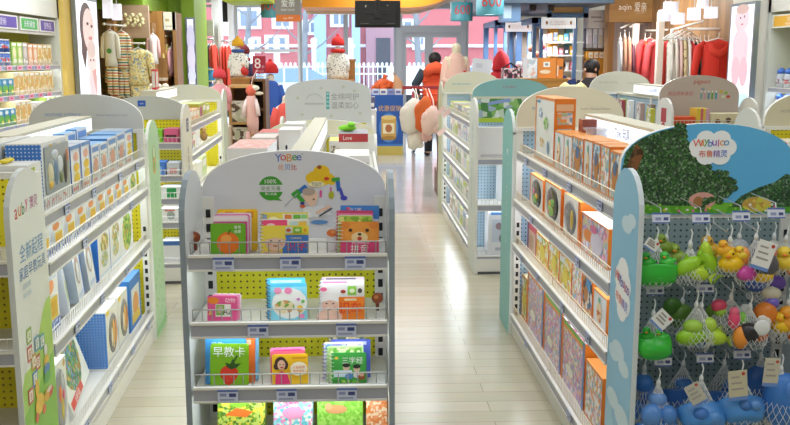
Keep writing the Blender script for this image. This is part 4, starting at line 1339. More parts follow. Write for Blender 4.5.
# blue tubs in the lowest visible row
net_bag('blue tub of blue balls in a net, leftmost of the lower front row', hang(659, 372, 2.84), [('bowl', 0, -.165, .062, .06, -25, B1), ('ball', -.022, -.02, -.125, .032, .03, .034, '#5a8fd6'), ('ball', .026, -.02, -.125, .028, .028, .03, '#4f86d0'), ('ball', 0, 0, -.085, .028, .026, .026, '#6a96d6')], .06, .21, .05)
net_bag('oval blue tub of seals in a net, second of the lower front row', hang(702, 368, 2.84), [('bowl', .004, -.135, .072, .06, -58, B1), ('ball', -.012, -.045, -.125, .024, .02, .02, '#3f78c8'), ('ball', .026, -.045, -.138, .024, .02, .022, '#5a92d8')], .068, .2, .05, cardc=(-.035, -.06, .045, .07, -30, '#c9c6ba'))
net_bag('oval blue tub of dolphins in a net, third of the lower front row', hang(742, 364, 2.84), [('bowl', .002, -.125, .07, .058, -52, B1), ('ball', .0, -.04, -.112, .02, .02, .018, '#3f74bc'), ('ball', .028, -.04, -.112, .02, .02, .018, '#5a8ed0')], .066, .185, .05, cardc=(-.032, -.045, .055, .09, -6, '#cfc9ae'))
net_bag('big blue whale tub in a net at the right edge of the lower row', hang(782, 358, 2.85), [('ball', .01, 0, -.13, .06, .045, .085, B2), ('ball', .03, -.02, -.1, .04, .03, .04, '#4f86d4')], .07, .22, .06, cardc=(-.06, -.02, .045, .085, 3, '#cdc8b6'))
net_bag('blue balls in a net far left behind the lower front row', hang(645, 358, 2.96), [('ball', 0, 0, -.08, .03, .03, .03, B2), ('ball', .02, 0, -.12, .034, .03, .034, '#3f74c4'), ('ball', -.01, 0, -.165, .03, .03, .03, '#4a86d4'), ('ball', .025, 0, -.2, .03, .03, .03, '#3a6cc0')], .05, .23, .045)
net_bag('navy blue tub in a net between the first two lower tubs', hang(684, 354, 3.0), [('bowl', 0, -.12, .066, .06, -20, '#3468b4'), ('ball', 0, -.01, -.1, .03, .02, .03, '#3f78c4')], .062, .18, .05)
net_bag('navy blue tub in a net between the second and third lower tubs', hang(725, 353, 3.0), [('bowl', 0, -.13, .064, .06, -20, '#3468b4'), ('ball', .02, -.01, -.11, .03, .02, .03, '#3f78c4')], .06, .18, .05)
net_bag('navy blue whale in a net between third tub and right edge', hang(762, 346, 3.0), [('ball', 0, 0, -.12, .05, .035, .06, '#3468b4'), ('ball', 0, 0, -.17, .04, .03, .03, '#3a70bc')], .055, .2, .045)

# ---------------------------------------------------------------- left gondola of blue and white toy boxes
AL = R(2.8)
frL = Fr((-1.125, 3.18), PI/2+AL)
LL, WL = 1.95, .63
gondola('toy_gondola', 'left gondola of blue and white toy boxes with yellow pegboard end', frL, LL, WL,
        [(1.09, .275, .06), (.915, .285, .055), (.61, .285, .055), (.175, .285, .055)], PEGY2, top=1.24,
        tags={0: [.3, .75], 1: [.5], 2: [.3, .75], 3: [.35, .8]}, light=(.5, 1.85, 1.255, 1.345), lit_text=('Toys 玩具', .75))
frLf = Fr(tuple(frL.w(LL+.037, 0, 0))[:2], PI+AL)
lu = end_unit('end_display_unit', 'far end display of the left toy gondola with grey arched header', frLf, WL, .36, 1.3, PEGY2,
              [(1.0, .3, .05), (.7, .3, .05), (.4, .3, .05)], (1.26, 1.29, 1.46), fin=WHITE, fin_out=M('#b9dfb4', .4), fin_edge=M('#eceee6', .4), hd_mat=M('#c9cac8', .5), led=False)
tiny_header_text(lu, WL, 1.345, 'MOTHER SCIENCE', "Mother's Boutique Dreams", '#6f9ad0', '#8f93a6')
frLn = Fr(tuple(frL.w(-.037, WL, 0))[:2], AL)
ln = end_unit('end_display_unit', 'left front end display with white and green printed side panel', frLn, WL, .36, 1.3, PEGY2,
              [(1.0, .3, .05), (.7, .3, .05), (.4, .3, .05)], None, fin=WHITE, fin_out=M('#eef0ec', .4), fin_edge=M('#cfd3d2', .4), led=False)
# near fin print: read looking from +x towards -x ; outer face at x = WL+.018
fp = on_child(ln, 'side_panel')[1]
FT = Matrix.Translation((WL+.0186, 0, 0)) @ Matrix.Rotation(PI/2, 4, 'Z')
# in this frame +x runs from the front edge (-.36) to the back edge (0)
f = MB(); f.T = FT
for i, (ch, c) in enumerate(zip('auby', ['#e0402e', '#e98a2a', '#3f8a3a', '#d83a8a'])):
    f.text(ch, -.30+i*.036, 1.165+.004*i, .042 if ch in 'by' else .034, 0, M(c, .4))
f.text('澳贝', -.118, 1.18, .042, 0, M('#c04a9a', .4), .09)
f.text('全新起程', -.17, 1.03, .06, 0, M('#5f9ad2', .4), .27)
f.text('家庭早教玩具', -.17, .965, .045, 0, M('#3f7fc0', .4), .28)
f.text('益智启蒙', -.245, .92, .02, 0, M('#a9c4dc', .4)); f.text('快乐成长', -.245, .89, .02, 0, M('#a9c4dc', .4))
f.build('lettering', fp)
f = MB(); f.T = FT
pts = [(-.356, .02), (-.004, .02), (-.004, .82)] + [(-.004-i*.032, .82-.02*i+.03*math.sin(i*.7)) for i in range(1, 11)] + [(-.356, .6)]
f.poly(pts, .0002, M('#b4da6a', .4))
f.poly([(-.356, .02), (-.004, .02), (-.004, .62), (-.1, .6), (-.2, .55), (-.356, .5)], .0000, M('#86c43a', .4))
f.build('meadow_picture', fp)
f = MB(); f.T = FT
for x, z, c, ch in ((-.26, .66, '#8fb83a', 'A'), (-.265, .60, '#d0503a', 'B'), (-.23, .56, '#c9a23a', 'A'), (-.185, .61, '#5aa0c4', 'E'), (-.19, .545, '#c8503a', 'B'), (-.23, .50, '#4a86c8', 'C'), (-.13, .6, '#5ab0c0', 'C'), (-.285, .46, '#d0503a', 'B')):
    z += .09
    f.rect(x-.026, z-.026, x+.026, z+.026, -.0006, M(c, .4)); f.rect(x-.018, z-.018, x+.018, z+.018, -.001, M('#f3efe2', .4)); f.text(ch, x, z, .024, -.0014, M(c, .4))
for x, z, rx_, c in ((-.1, .56, .02, '#e8e8e8'), (-.1, .52, .03, '#e9c23a'), (-.1, .49, .035, '#4a86c8'), (-.1, .46, .04, '#5ab04a'), (-.09, .40, .045, '#d8402e')):
    f.ell2(x, z+.09, rx_, .02, -.001, M(c, .4))
f.ell2(-.09, .502, .03, .01, -.0016, M('#f3e0d0', .4))
f.ell2(-.2, 0.490, .05, .035, -.001, M('#f0c21e', .4)); f.ell2(-.22, 0.550, .02, .035, -.0012, M('#f0c21e', .4)); f.ell2(-.16, 0.455, .018, .018, -.0014, M('#d8602e', .4)); f.ell2(-.24, 0.455, .018, .018, -.0014, M('#d8602e', .4)); f.ell2(-.12, 0.490, .03, .022, -.0012, M('#e2a91e', .4))
f.build('block_picture', fp)
# far fin print: local x = -.018 is its aisle face
fp = on_child(lu, 'side_panel')[0]
f = MB(); f.T = Matrix.Translation((-.0186, 0, 0)) @ Matrix.Rotation(-PI/2, 4, 'Z')
f.ell2(.17, 1.1, .06, .05, 0, M('#8fc06a', .4)); f.ell2(.17, 1.11, .04, .035, -.0005, M('#d9ecc4', .4)); f.ell2(.17, 1.03, .05, .05, -.0003, M('#e0b04a', .4)); f.ell2(.17, 1.03, .035, .03, -.0008, M('#8fc06a', .4))
for i, ch in enumerate('爱亲宝贝快乐成长'):
    f.text(ch, .17, .92-i*.042, .032, 0, M('#86b88a', .4)); f.text('母婴生活馆欢迎您'[i], .25, .92-i*.042, .028, 0, M('#86b88a', .4))
for i in range(26):
    f.ell2(.04+.28*((i*37) % 11)/11, .08+.46*((i*29) % 26)/26, .008, .012, 0, M('#7cc07a', .4), 8)
f.poly([(.004, .02), (.35, .02), (.35, .1), (.2, .07), (.004, .06)], .0002, M('#8fd08a', .4))
f.build('print', fp)


def lx(px): return W_(px, -1.165)-3.18 if px < 60 else (W_(px, -1.2)-3.18 if px < 115 else W_(px, -1.225)-3.18)


GA = ['#8fa6c0', '#d9dde2', '#5f7f9a', '#e8e2d2', '#a8b8a0', '#c9cfd8', '#e0c060']


def blue_box(i, x0, x1, z, h, d, yf, lev, desc, kind, yaw=0, lean=0, lab=None):
    lab = lab or f"{desc}, {ORD[i]} from near end, {lev} shelf, left gondola"
    D = []; De = []; win = toy = None
    body = '#f3f3f1'; front = None; ends = None; top = None
    if kind == 'cereal':
        D = [('r', 0, 0, 1, .17, '#4a6fc0'), ('e', .42, .76, .26, .13, '#ee9a5c'), ('r', .12, .86, .9, .97, '#c9d6e6'), ('r', .3, .2, .86, .56, '#f0cc2e'), ('r', .36, .26, .8, .5, '#e8b81c'), ('e', .15, .5, .1, .2, '#d9e2ee'), ('a', .0, .0, 1, .17, ['#4a6fc0', '#e6ecf6', '#8aa4d8'], 60)]
        ends = '#dfe6f2'; top = '#f4f6f9'
    elif kind == 'bow':
        ends = '#efeeea'
        De = [('e', .75, .4, .18, .35, '#b9bcb6'), ('e', .75, .4, .14, .28, '#d4d8d0'), ('e', .78, .5, .08, .12, '#8fb04a'), ('e', .2, .74, .04, .06, '#b7c63a'), ('e', .32, .74, .03, .05, '#9ab04a'), ('e', .8, .82, .03, .04, '#d8a04a')]
        D = [('e', .5, .5, .3, .3, '#c9ccc8'), ('e', .5, .5, .22, .22, '#dfe2dc'), ('r', .1, .85, .5, .93, '#b7c63a')]
    elif kind == 'polka':
        ends = None; front = '#eceff1'
        D = [('a', .06, .2, .94, .95, GA, 38), ('e', .75, .5, .1, .3, '#6f6a66'), ('e', .4, .45, .15, .2, '#9fb8c8'), ('r', 0, 0, 1, .14, '#f4f4f2'), ('a', .04, .02, .8, .12, ['#d8604a', '#f4f4f2', '#f4f4f2'], 70)]
        win = (.5, .56, .44, .36, '#9aa4aa', 0, 'r')
        toy = [(.22, .5, .1, .18, '#d9d2b0'), (.22, .34, .08, .08, '#e0b84a'), (.42, .5, .08, .22, '#6f8ca8'), (.58, .6, .1, .14, '#d4dade'), (.6, .38, .07, .1, '#7a8a5a'), (.76, .5, .07, .26, '#55504c'), (.4, .78, .14, .08, '#c7d0d8'), (.85, .7, .05, .12, '#c98a6a')]
        top = '#dfdcd4'
    elif kind == 'duck':
        front = '#eef1f5'; ends = '#3f74c4'; top = '#b9c2cf'
        D = [('e', .5, .75, .25, .1, '#e9b0a0'), ('e', .5, .52, .28, .1, '#f0c83a'), ('e', .5, .3, .3, .12, '#f3d34a'), ('r', .05, .04, .6, .12, '#d8604a'), ('r', .9, 0, 1, 1, '#4a7fd0'), ('r', 0, .92, 1, 1, '#6f9ad8')]
    elif kind == 'pic':
        front = '#eceef0'; ends = '#5b96d6'; top = '#7fb0e0'
        D = [('a', .12, .15, .88, .7, GA, 50), ('e', .5, .45, .26, .2, '#d9a08a'), ('r', .1, .8, .9, .94, '#6f9ad8'), ('r', .05, .03, .6, .1, '#e0806a')]
        De = [('e', .5, .72, .22, .12, '#e8a04a'), ('r', .2, .2, .8, .5, '#7fb4e4')]
    elif kind == 'round':
        front = '#f1f2f2'; ends = '#2f74c8'
        D = [('ae', .55, .66, .34, .2, ['#c9a84a', '#8aa04a', '#e8d8a0', '#a87a4a', '#d9dfe2'], 60), ('ae', .5, .36, .3, .16, ['#9fb06a', '#d9c87a', '#c0d0d8'], 60), ('r', .1, .9, .7, .95, '#6f9ad8'), ('r', .06, .04, .94, .12, '#d9e4f2')]
    elif kind == 'green':
        front = '#f1f2f2'; top = '#7ac43a'
        D = [('ae', .5, .5, .36, .42, ['#6fae3a', '#9ac84a', '#e0b04a', '#4a8a3a', '#c9d86a'], 55), ('r', .1, .03, .9, .08, '#d9e4f2')]
    elif kind == 'tilt':
        front = '#eff1f3'; ends = '#9aa6b4'; top = '#e4e8ec'
        D = [('r', .86, 0, 1, 1, '#2f74c8'), ('r', 0, .9, 1, 1, '#3f80d0'), ('e', .42, .55, .3, .28, '#b8a39a'), ('e', .42, .5, .2, .18, '#dfe3e6'), ('r', .08, .05, .7, .14, '#c9d6e8')]
    elif kind == 'clear':
        front = '#dfe4e8'; ends = '#c2c8d0'
        D = [('e', .5, .35, .25, .22, '#b8d06a'), ('r', .3, .6, .9, .9, '#e9ecf2'), ('r', .35, .8, .85, .88, '#8fa4cc')]
    elif kind == 'bl':
        front = '#3f86d8'; ends = '#3f86d8'; top = '#5b9ae0'
        D = [('r', .15, .12, .85, .8, '#e9edf0'), ('e', .5, .45, .26, .24, '#e8a04a'), ('r', .15, .12, .85, .3, '#f0cc3a')]
        De = [('r', .2, .2, .8, .75, '#d9e6f2'), ('e', .5, .5, .2, .16, '#d8b04a')]
    elif kind == 'jungle':
        front = '#edf0ea'
        D = [('ae', .5, .5, .4, .42, ['#4f8a34', '#c8742a', '#7ab04a', '#8fb0c4', '#5f8ab4', '#2f6a3a', '#d8a83a', '#3f7a44'], 60), ('r', .04, .02, .6, .12, '#d8402e'), ('t', '丛林乐园', .32, .07, .08, '#ffffff', .5), ('e', .2, .92, .1, .05, '#2f8a6a')]
        ends = '#dfe3dc'
    elif kind == 'oval':
        front = '#e9eae6'
        win = (.5, .5, .36, .42, '#8f9294', 0)
        toy = [(.4, .6, .12, .14, '#e07a3a'), (.5, .4, .1, .2, '#d8c03a'), (.6, .55, .1, .1, '#c84a6a')]
        D = [('e', .86, .92, .08, .05, '#c8a04a'), ('r', .06, .03, .5, .09, '#d8604a')]
    elif kind in ('dotend', 'flash'):
        front = '#f2f1ec'; top = '#f6f6f4'
        D = [('r', .05, .9, .3, .98, '#f0d23a'), ('r', .05, .03, .95, .1, '#d9dde2')]
        win = (.55, .5, .36, .36, '#8a8684', 0)
        toy = [(.5, .5, .12, .3, '#e0b04a'), (.68, .5, .1, .26, '#d98a4a'), (.36, .48, .08, .2, '#f0e6d8')]
        ends = None
    elif kind == 'pinktop':
        front = '#3f86d8'; ends = '#3f86d8'; top = '#e84a9a'
        D = [('r', .2, .15, .8, .6, '#e9e2c4'), ('e', .5, .4, .2, .2, '#d8a03a')]
    o = carton('toy_box', lab, 'toy box', frL, x0, x1, z, h, d, yf, body, front, ends, top, D, De, win, 'boxes on the left toy gondola', yaw, lean, toy)
    if kind in ('polka', 'dotend'):
        f = MB(); dm = dots('#3d7fd6', '#cfe0f4', 'yz', .014, .003)
        f.box(-(x1-x0)/2-.0012, -d/2, 0, -(x1-x0)/2-.0004, d/2, h*.98, dm); f.build('dotted_end', o)
        o['label'] = lab
    return o


top = [(.012, .17, .19, .235, 'white window box with yellow bow', 'bow', .045), (.2, .58, .25, .13, 'window box with dotted blue end', 'polka', .05), (.6, .76, .2, .12, 'blue and white duck box', 'duck', .05), (.77, .93, .2, .12, 'blue sided box with yellow duck', 'duck', .05),
       (.95, 1.1, .17, .12, 'white box with animal picture', 'pic', .05), (1.11, 1.27, .165, .12, 'white box with baby picture', 'pic', .05), (1.28, 1.48, .175, .14, 'blue topped box with bear', 'pic', .05), (1.49, 1.69, .18, .14, 'white and blue box', 'pic', .05), (1.7, 1.9, .18, .14, 'blue edged box', 'duck', .05)]
for i, (x0, x1, h, d, desc, kind, yf) in enumerate(top):
    blue_box(i, x0, x1, 1.09, h, d, yf, 'top', desc, kind)
blue_box(0, .2, .58, 1.09, .25, .08, .2, '', '', 'polka', lab='window box with dotted blue end standing behind the other dotted one')
blue_box(0, 1.08, 1.28, 1.09, .215, .07, .2, '', '', 'pic', lab='blue topped box standing behind the baby picture box')
blue_box(0, 1.3, 1.5, 1.09, .22, .07, .2, '', '', 'pic', lab='blue topped box behind the bear box, top left row')
# bow on the first box
bwt = thing('ribbon_bow', 'yellow ribbon bow lying on the white window box', 'bow', frL.w(.09, .14, 1.2835), frL.rot)
f = MB(); f.ell((-.025, 0, .008), .028, .018, .008, M('#f0d81e', .4), 10, 6); f.ell((.025, 0, .008), .028, .018, .008, M('#f0d81e', .4), 10, 6); f.build('loop', bwt)
f = MB(); f.ell((0, 0, .009), .009, .012, .009, M('#e0c412', .4), 8, 6); f.build('knot', bwt)
n = 10
xs = [.03, .215, .4, .585, .77, .955, 1.14, 1.325, 1.51]
for i, x in enumerate(xs):
    blue_box(i, x, x+.175, .915, .125 if i < 8 else .12, .2, .04, 'second', 'white carton with yellow square' if i < 8 else 'white carton', 'cereal')
blue_box(9, 1.7, 1.9, .915, .12, .2, .04, 'second', 'green topped white carton', 'green')
bx3 = [(.12, .3, .235, .2, 'blue edged carton with yellow square', 'cereal', 0, 0), (.36, .52, .22, .1, 'clear window box', 'clear', .25, -.12), (.55, .74, .24, .1, 'tilted grey and blue box', 'tilt', .12, -.1), (.77, .94, .25, .1, 'tilted blue edged box', 'tilt', .05, -.1),
       (.97, 1.21, .255, .18, 'white box with round animals', 'round', 0, 0), (1.22, 1.46, .26, .18, 'white box with animal circles', 'round', 0, 0), (1.47, 1.78, .255, .18, 'white box with green round print', 'green', 0, 0)]
for i, (x0, x1, h, d, desc, kind, yw, le) in enumerate(bx3):
    blue_box(i, x0, x1, .61, h, d, .05, 'third', desc, kind, yw, le)
bx4 = [(.1, .3, .31, .22, 'white box with oval window', 'oval', 0, 0), (.36, .9, .36, .05, 'leaning white box of jungle print', 'jungle', .12, -.3), (1.0, 1.24, .28, .24, 'white box with dotted blue end', 'dotend', 0, 0), (1.27, 1.5, .28, .2, 'white window box with yellow flash', 'flash', 0, 0), (1.56, 1.86, .29, .2, 'blue box with picture panel', 'bl', 0, 0)]
for i, (x0, x1, h, d, desc, kind, yw, le) in enumerate(bx4):
    blue_box(i, x0, x1, .175, h, d, .04 if i != 1 else .07, 'bottom', desc, kind, yw, le)
carton('toy_box', 'pink topped blue box behind the window boxes, bottom left row', 'toy box', frL, 1.3, 1.52, .175, .32, .05, .25, '#3f86d8', None, None, '#e84a9a')

# ---------------------------------------------------------------- gondola behind the centre stand
PY_ = PEGY2
frC1 = Fr((-.53, 5.3), -PI/2)
gondola('shelving_unit', 'cream topped gondola directly behind the centre book stand', frC1, 2.22, .63, [(1.1, .27, .05), (.75, .28, .05), (.4, .28, .05), (.13, .28, .05)], PY_, top=1.2, light=(.05, 2.16, 1.222, 1.318), lw=.036)
frC1f = Fr((.1, 5.337), PI)
end_unit('end_display_unit', 'low cream header at the far end of the centre gondola', frC1f, .63, .34, 1.2, PY_, [(.9, .3, .05), (.5, .3, .05)], (1.19, 1.215, 1.3), hd_mat=M('#e6e3c6', .5), led=False, top=1.19)
PKA = ['#f0b4ac', '#f6d9d2', '#e88a86', '#f7ece6']
C1L = [(1.6, 1.98, .225, .15, 'pale pink flat topped carton', (['#eef0f4', '#e6e8f0'], 20), (['#f2b0a6', '#f6cfc8', '#ee9a94'], 60)), (1.26, 1.52, .19, .12, 'white carton with pink top', '#f4f2f0', '#f3d3cc'), (1.02, 1.22, .235, .1, 'white carton with green print', '#f5f5f2', '#f7f7f5', .17), (.72, .92, .24, .1, 'white carton near light box end', '#f2f2f2', '#f8f8f6', .17), (1.0, 1.22, .2, .11, 'red and white carton', (['#c8504a', '#f0e6e0', '#d88a84'], 40), '#efd8d2'), (.7, .93, .2, .11, 'dark red carton', (['#b8403c', '#e8d8d0'], 40), '#d8605a')]
for i, (x0, x1, h, d, desc, fr_, tp, *yf_) in enumerate(C1L):
    carton('carton', desc + ' on the left of the centre gondola top', 'carton', frC1, x0, x1, 1.1, h, d, (yf_ or [.045])[0], '#f0ece8', fr_, None, tp, [('r', .1, .6, .5, .8, '#e8a8a0')], [('e', .35, .66, .05, .05, '#3a3a48'), ('r', .1, .1, .5, .3, '#cfd86a')] if i in (2, 3) else [('r', .1, .3, .9, .6, '#ffffff')], group='cartons on the centre gondola')
frC1b = Fr((.1, 3.08), PI/2)     # its right hand side, seen from the right aisle
C1R = [(.62, .9, .155, .15, 'white carton with brown end print', '#efe9df', '#f3efe6'), (1.2, 1.5, .2, .14, 'grey carton with red flap', '#e6e4e8', '#9a9aa4'), (.1, .5, .12, .2, 'low white carton', '#f2f0ec', '#f4f2ee'), (1.6, 1.85, .13, .2, 'yellow print carton', (['#e8d83a', '#f6f2d8', '#c8b82a'], 40), '#ece05a')]
for i, (x0, x1, h, d, desc, fr_, tp) in enumerate(C1R):
    carton('carton', desc + ' on the right of the centre gondola top', 'carton', frC1b, x0, x1, 1.1, h, d, .05, '#efece8', fr_, None, tp, [], [('r', 0, .8, 1, 1, '#c8444c'), ('t', 'Love', .3, .9, .1, '#ffffff', .3), ('r', .1, .45, .9, .5, '#6a6a74'), ('e', .2, .25, .07, .09, '#5a5a9a'), ('e', .8, .3, .1, .14, '#c8c4cc')] if i == 1 else [('a', .05, .2, .95, .8, ['#c8b49a', '#e9e2d6', '#8a7a6a', '#f4f0e8'], 60)], group='cartons on the centre gondola')
t = thing('plush_toy', 'yellow and white plush lying beside the light box', 'plush toy', frC1b.w(.95, .13, 1.1015))
f = MB(); f.ell((0, 0, .05), .06, .05, .05, M('#f0dc3a', .9)); f.build('body', t)
f = MB(); f.ell((-.03, -.03, .105), .036, .036, .034, M('#f6ecc0', .9)); f.build('head', t)
t = thing('plush_frog', 'bright green plush frog on the right of centre gondola', 'plush toy', frC1b.w(1.35, .15, 1.3015))
f = MB(); f.ell((0, 0, .016), .045, .035, .016, M('#8ee03a', .9)); f.build('body', t)
f = MB(); f.ell((.02, -.02, .036), .02, .02, .012, M('#9cec4a', .9)); f.build('head', t)

for k, z in enumerate((.75, .4)):
    x = .12
    for i in range(7):
        c = ['#e8d83a', '#f2f0ec', '#d8a8b8', '#9fc4dc', '#f0e6c8', '#c8d878', '#e6e2e4'][(i*3+k) % 7]
        carton('carton', f"{['yellow', 'white', 'pink', 'blue', 'cream', 'lime', 'grey'][(i*3+k) % 7]} carton, {ORD[i]} from near end, {['middle', 'low'][k]} right shelf of centre gondola", 'carton', frC1b, x, x+.2, z, .17+.02*(i % 3), .18, .05, c, None, None, None, [('r', .1, .6, .9, .88, '#faf8f2'), ('e', .5, .34, .25, .2, '#d8b47a')], group='cartons on the centre gondola')
        x += .28

# second centre gondola with the white header
frC2 = Fr((-.52, 6.5), 0)
u = end_unit('end_display_unit', 'white arched header end display with grey and teal lettering', frC2, .62, .35, 1.26, PY_, [(1.0, .3, .05), (.7, .3, .05), (.4, .3, .05)], (1.2, 1.41, 1.515), hd_mat=M('#dfe1e3', .5), led=False, top=1.2)
h = on_child(u, 'header')[0]
f = MB()
f.rect(.295, 1.30, .318, 1.425, -.0066, M('#3fb3b8', .4))
for i, ch in enumerate('爱亲母婴'):
    f.text(ch, .3065, 1.41-i*.029, .018, -.007, M('#f4fafa', .4))
f.text('金绵呵护', .43, 1.39, .05, -.0066, M('#a3a3a8', .5), .2); f.text('温柔如心', .43, 1.328, .05, -.0066, M('#a3a3a8', .5), .2)
f.build('lettering', h)
f = MB(); gy = M('#c4c8ca', .5)
for a in range(9):
    t0, t1 = R(20+a*140/9), R(20+(a+1)*140/9)
    f.poly([(.21+.06*math.cos(t0), 1.35+.055*math.sin(t0)), (.21+.066*math.cos(t0), 1.35+.061*math.sin(t0)), (.21+.066*math.cos(t1), 1.35+.061*math.sin(t1)), (.21+.06*math.cos(t1), 1.35+.055*math.sin(t1))], -.0066, gy)
f.rect(.14, 1.332, .28, 1.345, -.0066, gy)
for x, z in ((.09, 1.38), (.12, 1.26), (.26, 1.45), (.33, 1.25), (.5, 1.43), (.54, 1.27), (.2, 1.23), (.42, 1.46)):
    f.ell2(x, z, .013, .011, -.0066, M('#cfd3c6', .5), 8)
f.build('print', h)
gondola('shelving_unit', 'gondola behind the white lettered header', Fr((-.52, 8.9), -PI/2), 2.35, .62, [(1.0, .27, .05), (.6, .28, .05), (.13, .28, .05)], PY_, top=1.18, back=True)

# ---------------------------------------------------------------- second left gondola
A2 = R(1.7)
frL2 = Fr((-1.3, 6.98), PI/2+A2)
gondola('shelving_unit', 'second left gondola with yellow pegboard and orange boxes', frL2, 2.0, .63, [(1.12, .27, .05), (.9, .28, .05), (.6, .28, .05), (.14, .28, .05)], PY_, top=1.24, light=(.05, 1.0, 1.33, 1.415), tags={0: [.5], 1: [.5]})
frL2n = Fr(tuple(frL2.w(-.037, .63, 0))[:2], A2)
u = end_unit('end_display_unit', 'left end display with grey header and small blue logo square', frL2n, .63, .4, 1.33, PY_, [(1.04, .36, .05), (.8, .36, .05), (.63, .36, .05), (.45, .36, .05), (.14, .38, .05)], (1.2, 1.22, 1.38), hd_mat=M('#c9cbc8', .5), led=2, fin=WHITE, fin_out=M('#e2e0d2', .4))
h = on_child(u, 'header')[0]
f = MB(); f.rect(.25, 1.3, .31, 1.345, -.0066, M('#2f5fc0', .4)); f.text('aqin', .28, 1.322, .016, -.007, M('#dfe8fa', .4)); f.build('logo', h)
fp = on_child(u, 'side_panel')[1]
f = MB(); f.T = Matrix.Translation((.63+.0186, 0, 0)) @ Matrix.Rotation(PI/2, 4, 'Z')
f.rect(-.24, 1.12, -.14, 1.22, 0, M('#3a4a78', .4)); f.text('G', -.19, 1.17, .06, -.001, M('#dfe4f2', .4))
for i, ch in enumerate('母婴用品'):
    f.text(ch, -.19, .98-i*.07, .055, 0, M('#7a5a7a' if i < 2 else '#5a6a9a', .4))
f.build('lettering', fp)
frL2f = Fr(tuple(frL2.w(2.037, 0, 0))[:2], PI+A2)
u = end_unit('end_display_unit', 'far end of the second left gondola with green grey side panel', frL2f, .63, .36, 1.36, PY_, [(1.0, .3, .05), (.5, .3, .05)], (1.25, 1.28, 1.41), hd_mat=M('#d6d5c8', .5), led=False, fin=WHITE, fin_out=M('#c3d0ba', .4), fin_edge=M('#dfe2d6', .4))


def row(fr, L, z, yf, d, items, where, name='carton', cat='carton', hmul=1, gap=.006, start=.01, group=None, ords=True):
    """items: (width, height, colour words, body, front, top); labels count from the near end"""
    x = start
    n = 0
    while x < L-.03 and n < len(items):
        wd, h, desc, body, fr_, tp = items[n][:6]
        D = items[n][6] if len(items[n]) > 6 else [('r', .12, .55, .88, .85, '#f6f4ee'), ('r', .12, .12, .7, .2, '#d8d4cc')]
        if x+wd > L-.01:
            break
        carton(name, f"{desc}, {ORD[min(n, 13)]} {where}", cat, fr, x, x+wd, z, h*hmul, d, yf, body, fr_, None, tp, D, group=group)
        x += wd+gap
        n += 1


NEARW = 'from near end, '
OR_ = ['#f0a86a', '#f4d0a0', '#e8865a', '#d8b48a', '#f2e4cc']
row(frL2, 2.0, 1.12, .05, .2, [(.17, .13, 'orange topped carton', '#f0c49a', (OR_, 40), '#ef8f5a'), (.17, .13, 'peach carton', '#f0c49a', (OR_, 40), '#f0a070'), (.17, .13, 'orange carton', '#ecb48a', (OR_, 40), '#ef8f5a'), (.17, .12, 'cream carton', '#f2e2c6', (OR_, 40), '#f4d8b4'), (.17, .12, 'salmon carton', '#eeb49a', (OR_, 40), '#f0a080'), (.2, .15, 'olive and magenta carton', '#b8c04a', '#b7bf52', '#b8c860', [('e', .5, .5, .36, .36, '#b83a7a')]), (.2, .15, 'olive carton', '#c0c060', '#b4b44a', '#c4c86a'), (.25, .13, 'green yellow carton', '#c8cc50', '#bcc04a', '#c8d060')], 'near end, top shelf, second left gondola', group='cartons on the second left gondola')
row(frL2, 2.0, .9, .05, .2, [(.2, .15, 'white carton with blue print', '#eef2f6', (['#eef2f6', '#7fb0e0', '#d9e6c4', '#f6f6f6'], 30), '#f4f6f8'), (.22, .17, 'blue and white carton', '#dfe8f2', (['#eef2f6', '#4a86d0', '#f6f6f6'], 26), '#f4f6f8'), (.2, .16, 'white and green carton', '#f4f4ee', (['#f4f4ee', '#9ac84a', '#e87a7a', '#fff'+'fff'], 30), '#f8f8f6'), (.22, .19, 'white tall carton', '#f4f4f2', None, '#f8f8f6')], 'near end, second shelf, second left gondola', group='cartons on the second left gondola')
t = thing('toy_bear', 'small brown toy bear alone on the second left gondola shelf', 'toy', frL2.w(1.45, .1, .9015))
f = MB(); f.ell((0, 0, .045), .035, .03, .045, M('#a07a4a', .9)); f.build('body', t)
f = MB(); f.ell((0, -.01, .11), .03, .028, .028, M('#b08a56', .9)); f.build('head', t)
row(frL2, 2.0, .6, .05, .2, [(.3, .2, 'pale yellow carton', '#efe4b4', None, None), (.3, .2, 'cream carton', '#f0ead8', None, None), (.3, .18, 'white carton', '#f3f3f0', None, None), (.3, .2, 'light green carton', '#cfe0a4', None, None)], 'near end, third shelf, second left gondola', group='cartons on the second left gondola')
carton('framed_card', 'red framed picture card on the light box of second left gondola', 'picture', frL2, .28, .42, 1.4165, .16, .03, .3, '#d84a4a', '#e03c3c', '#d84040', None, [('r', .16, .12, .84, .88, '#e6e0d8')], [('r', .1, .1, .9, .9, '#e6e0d8')])
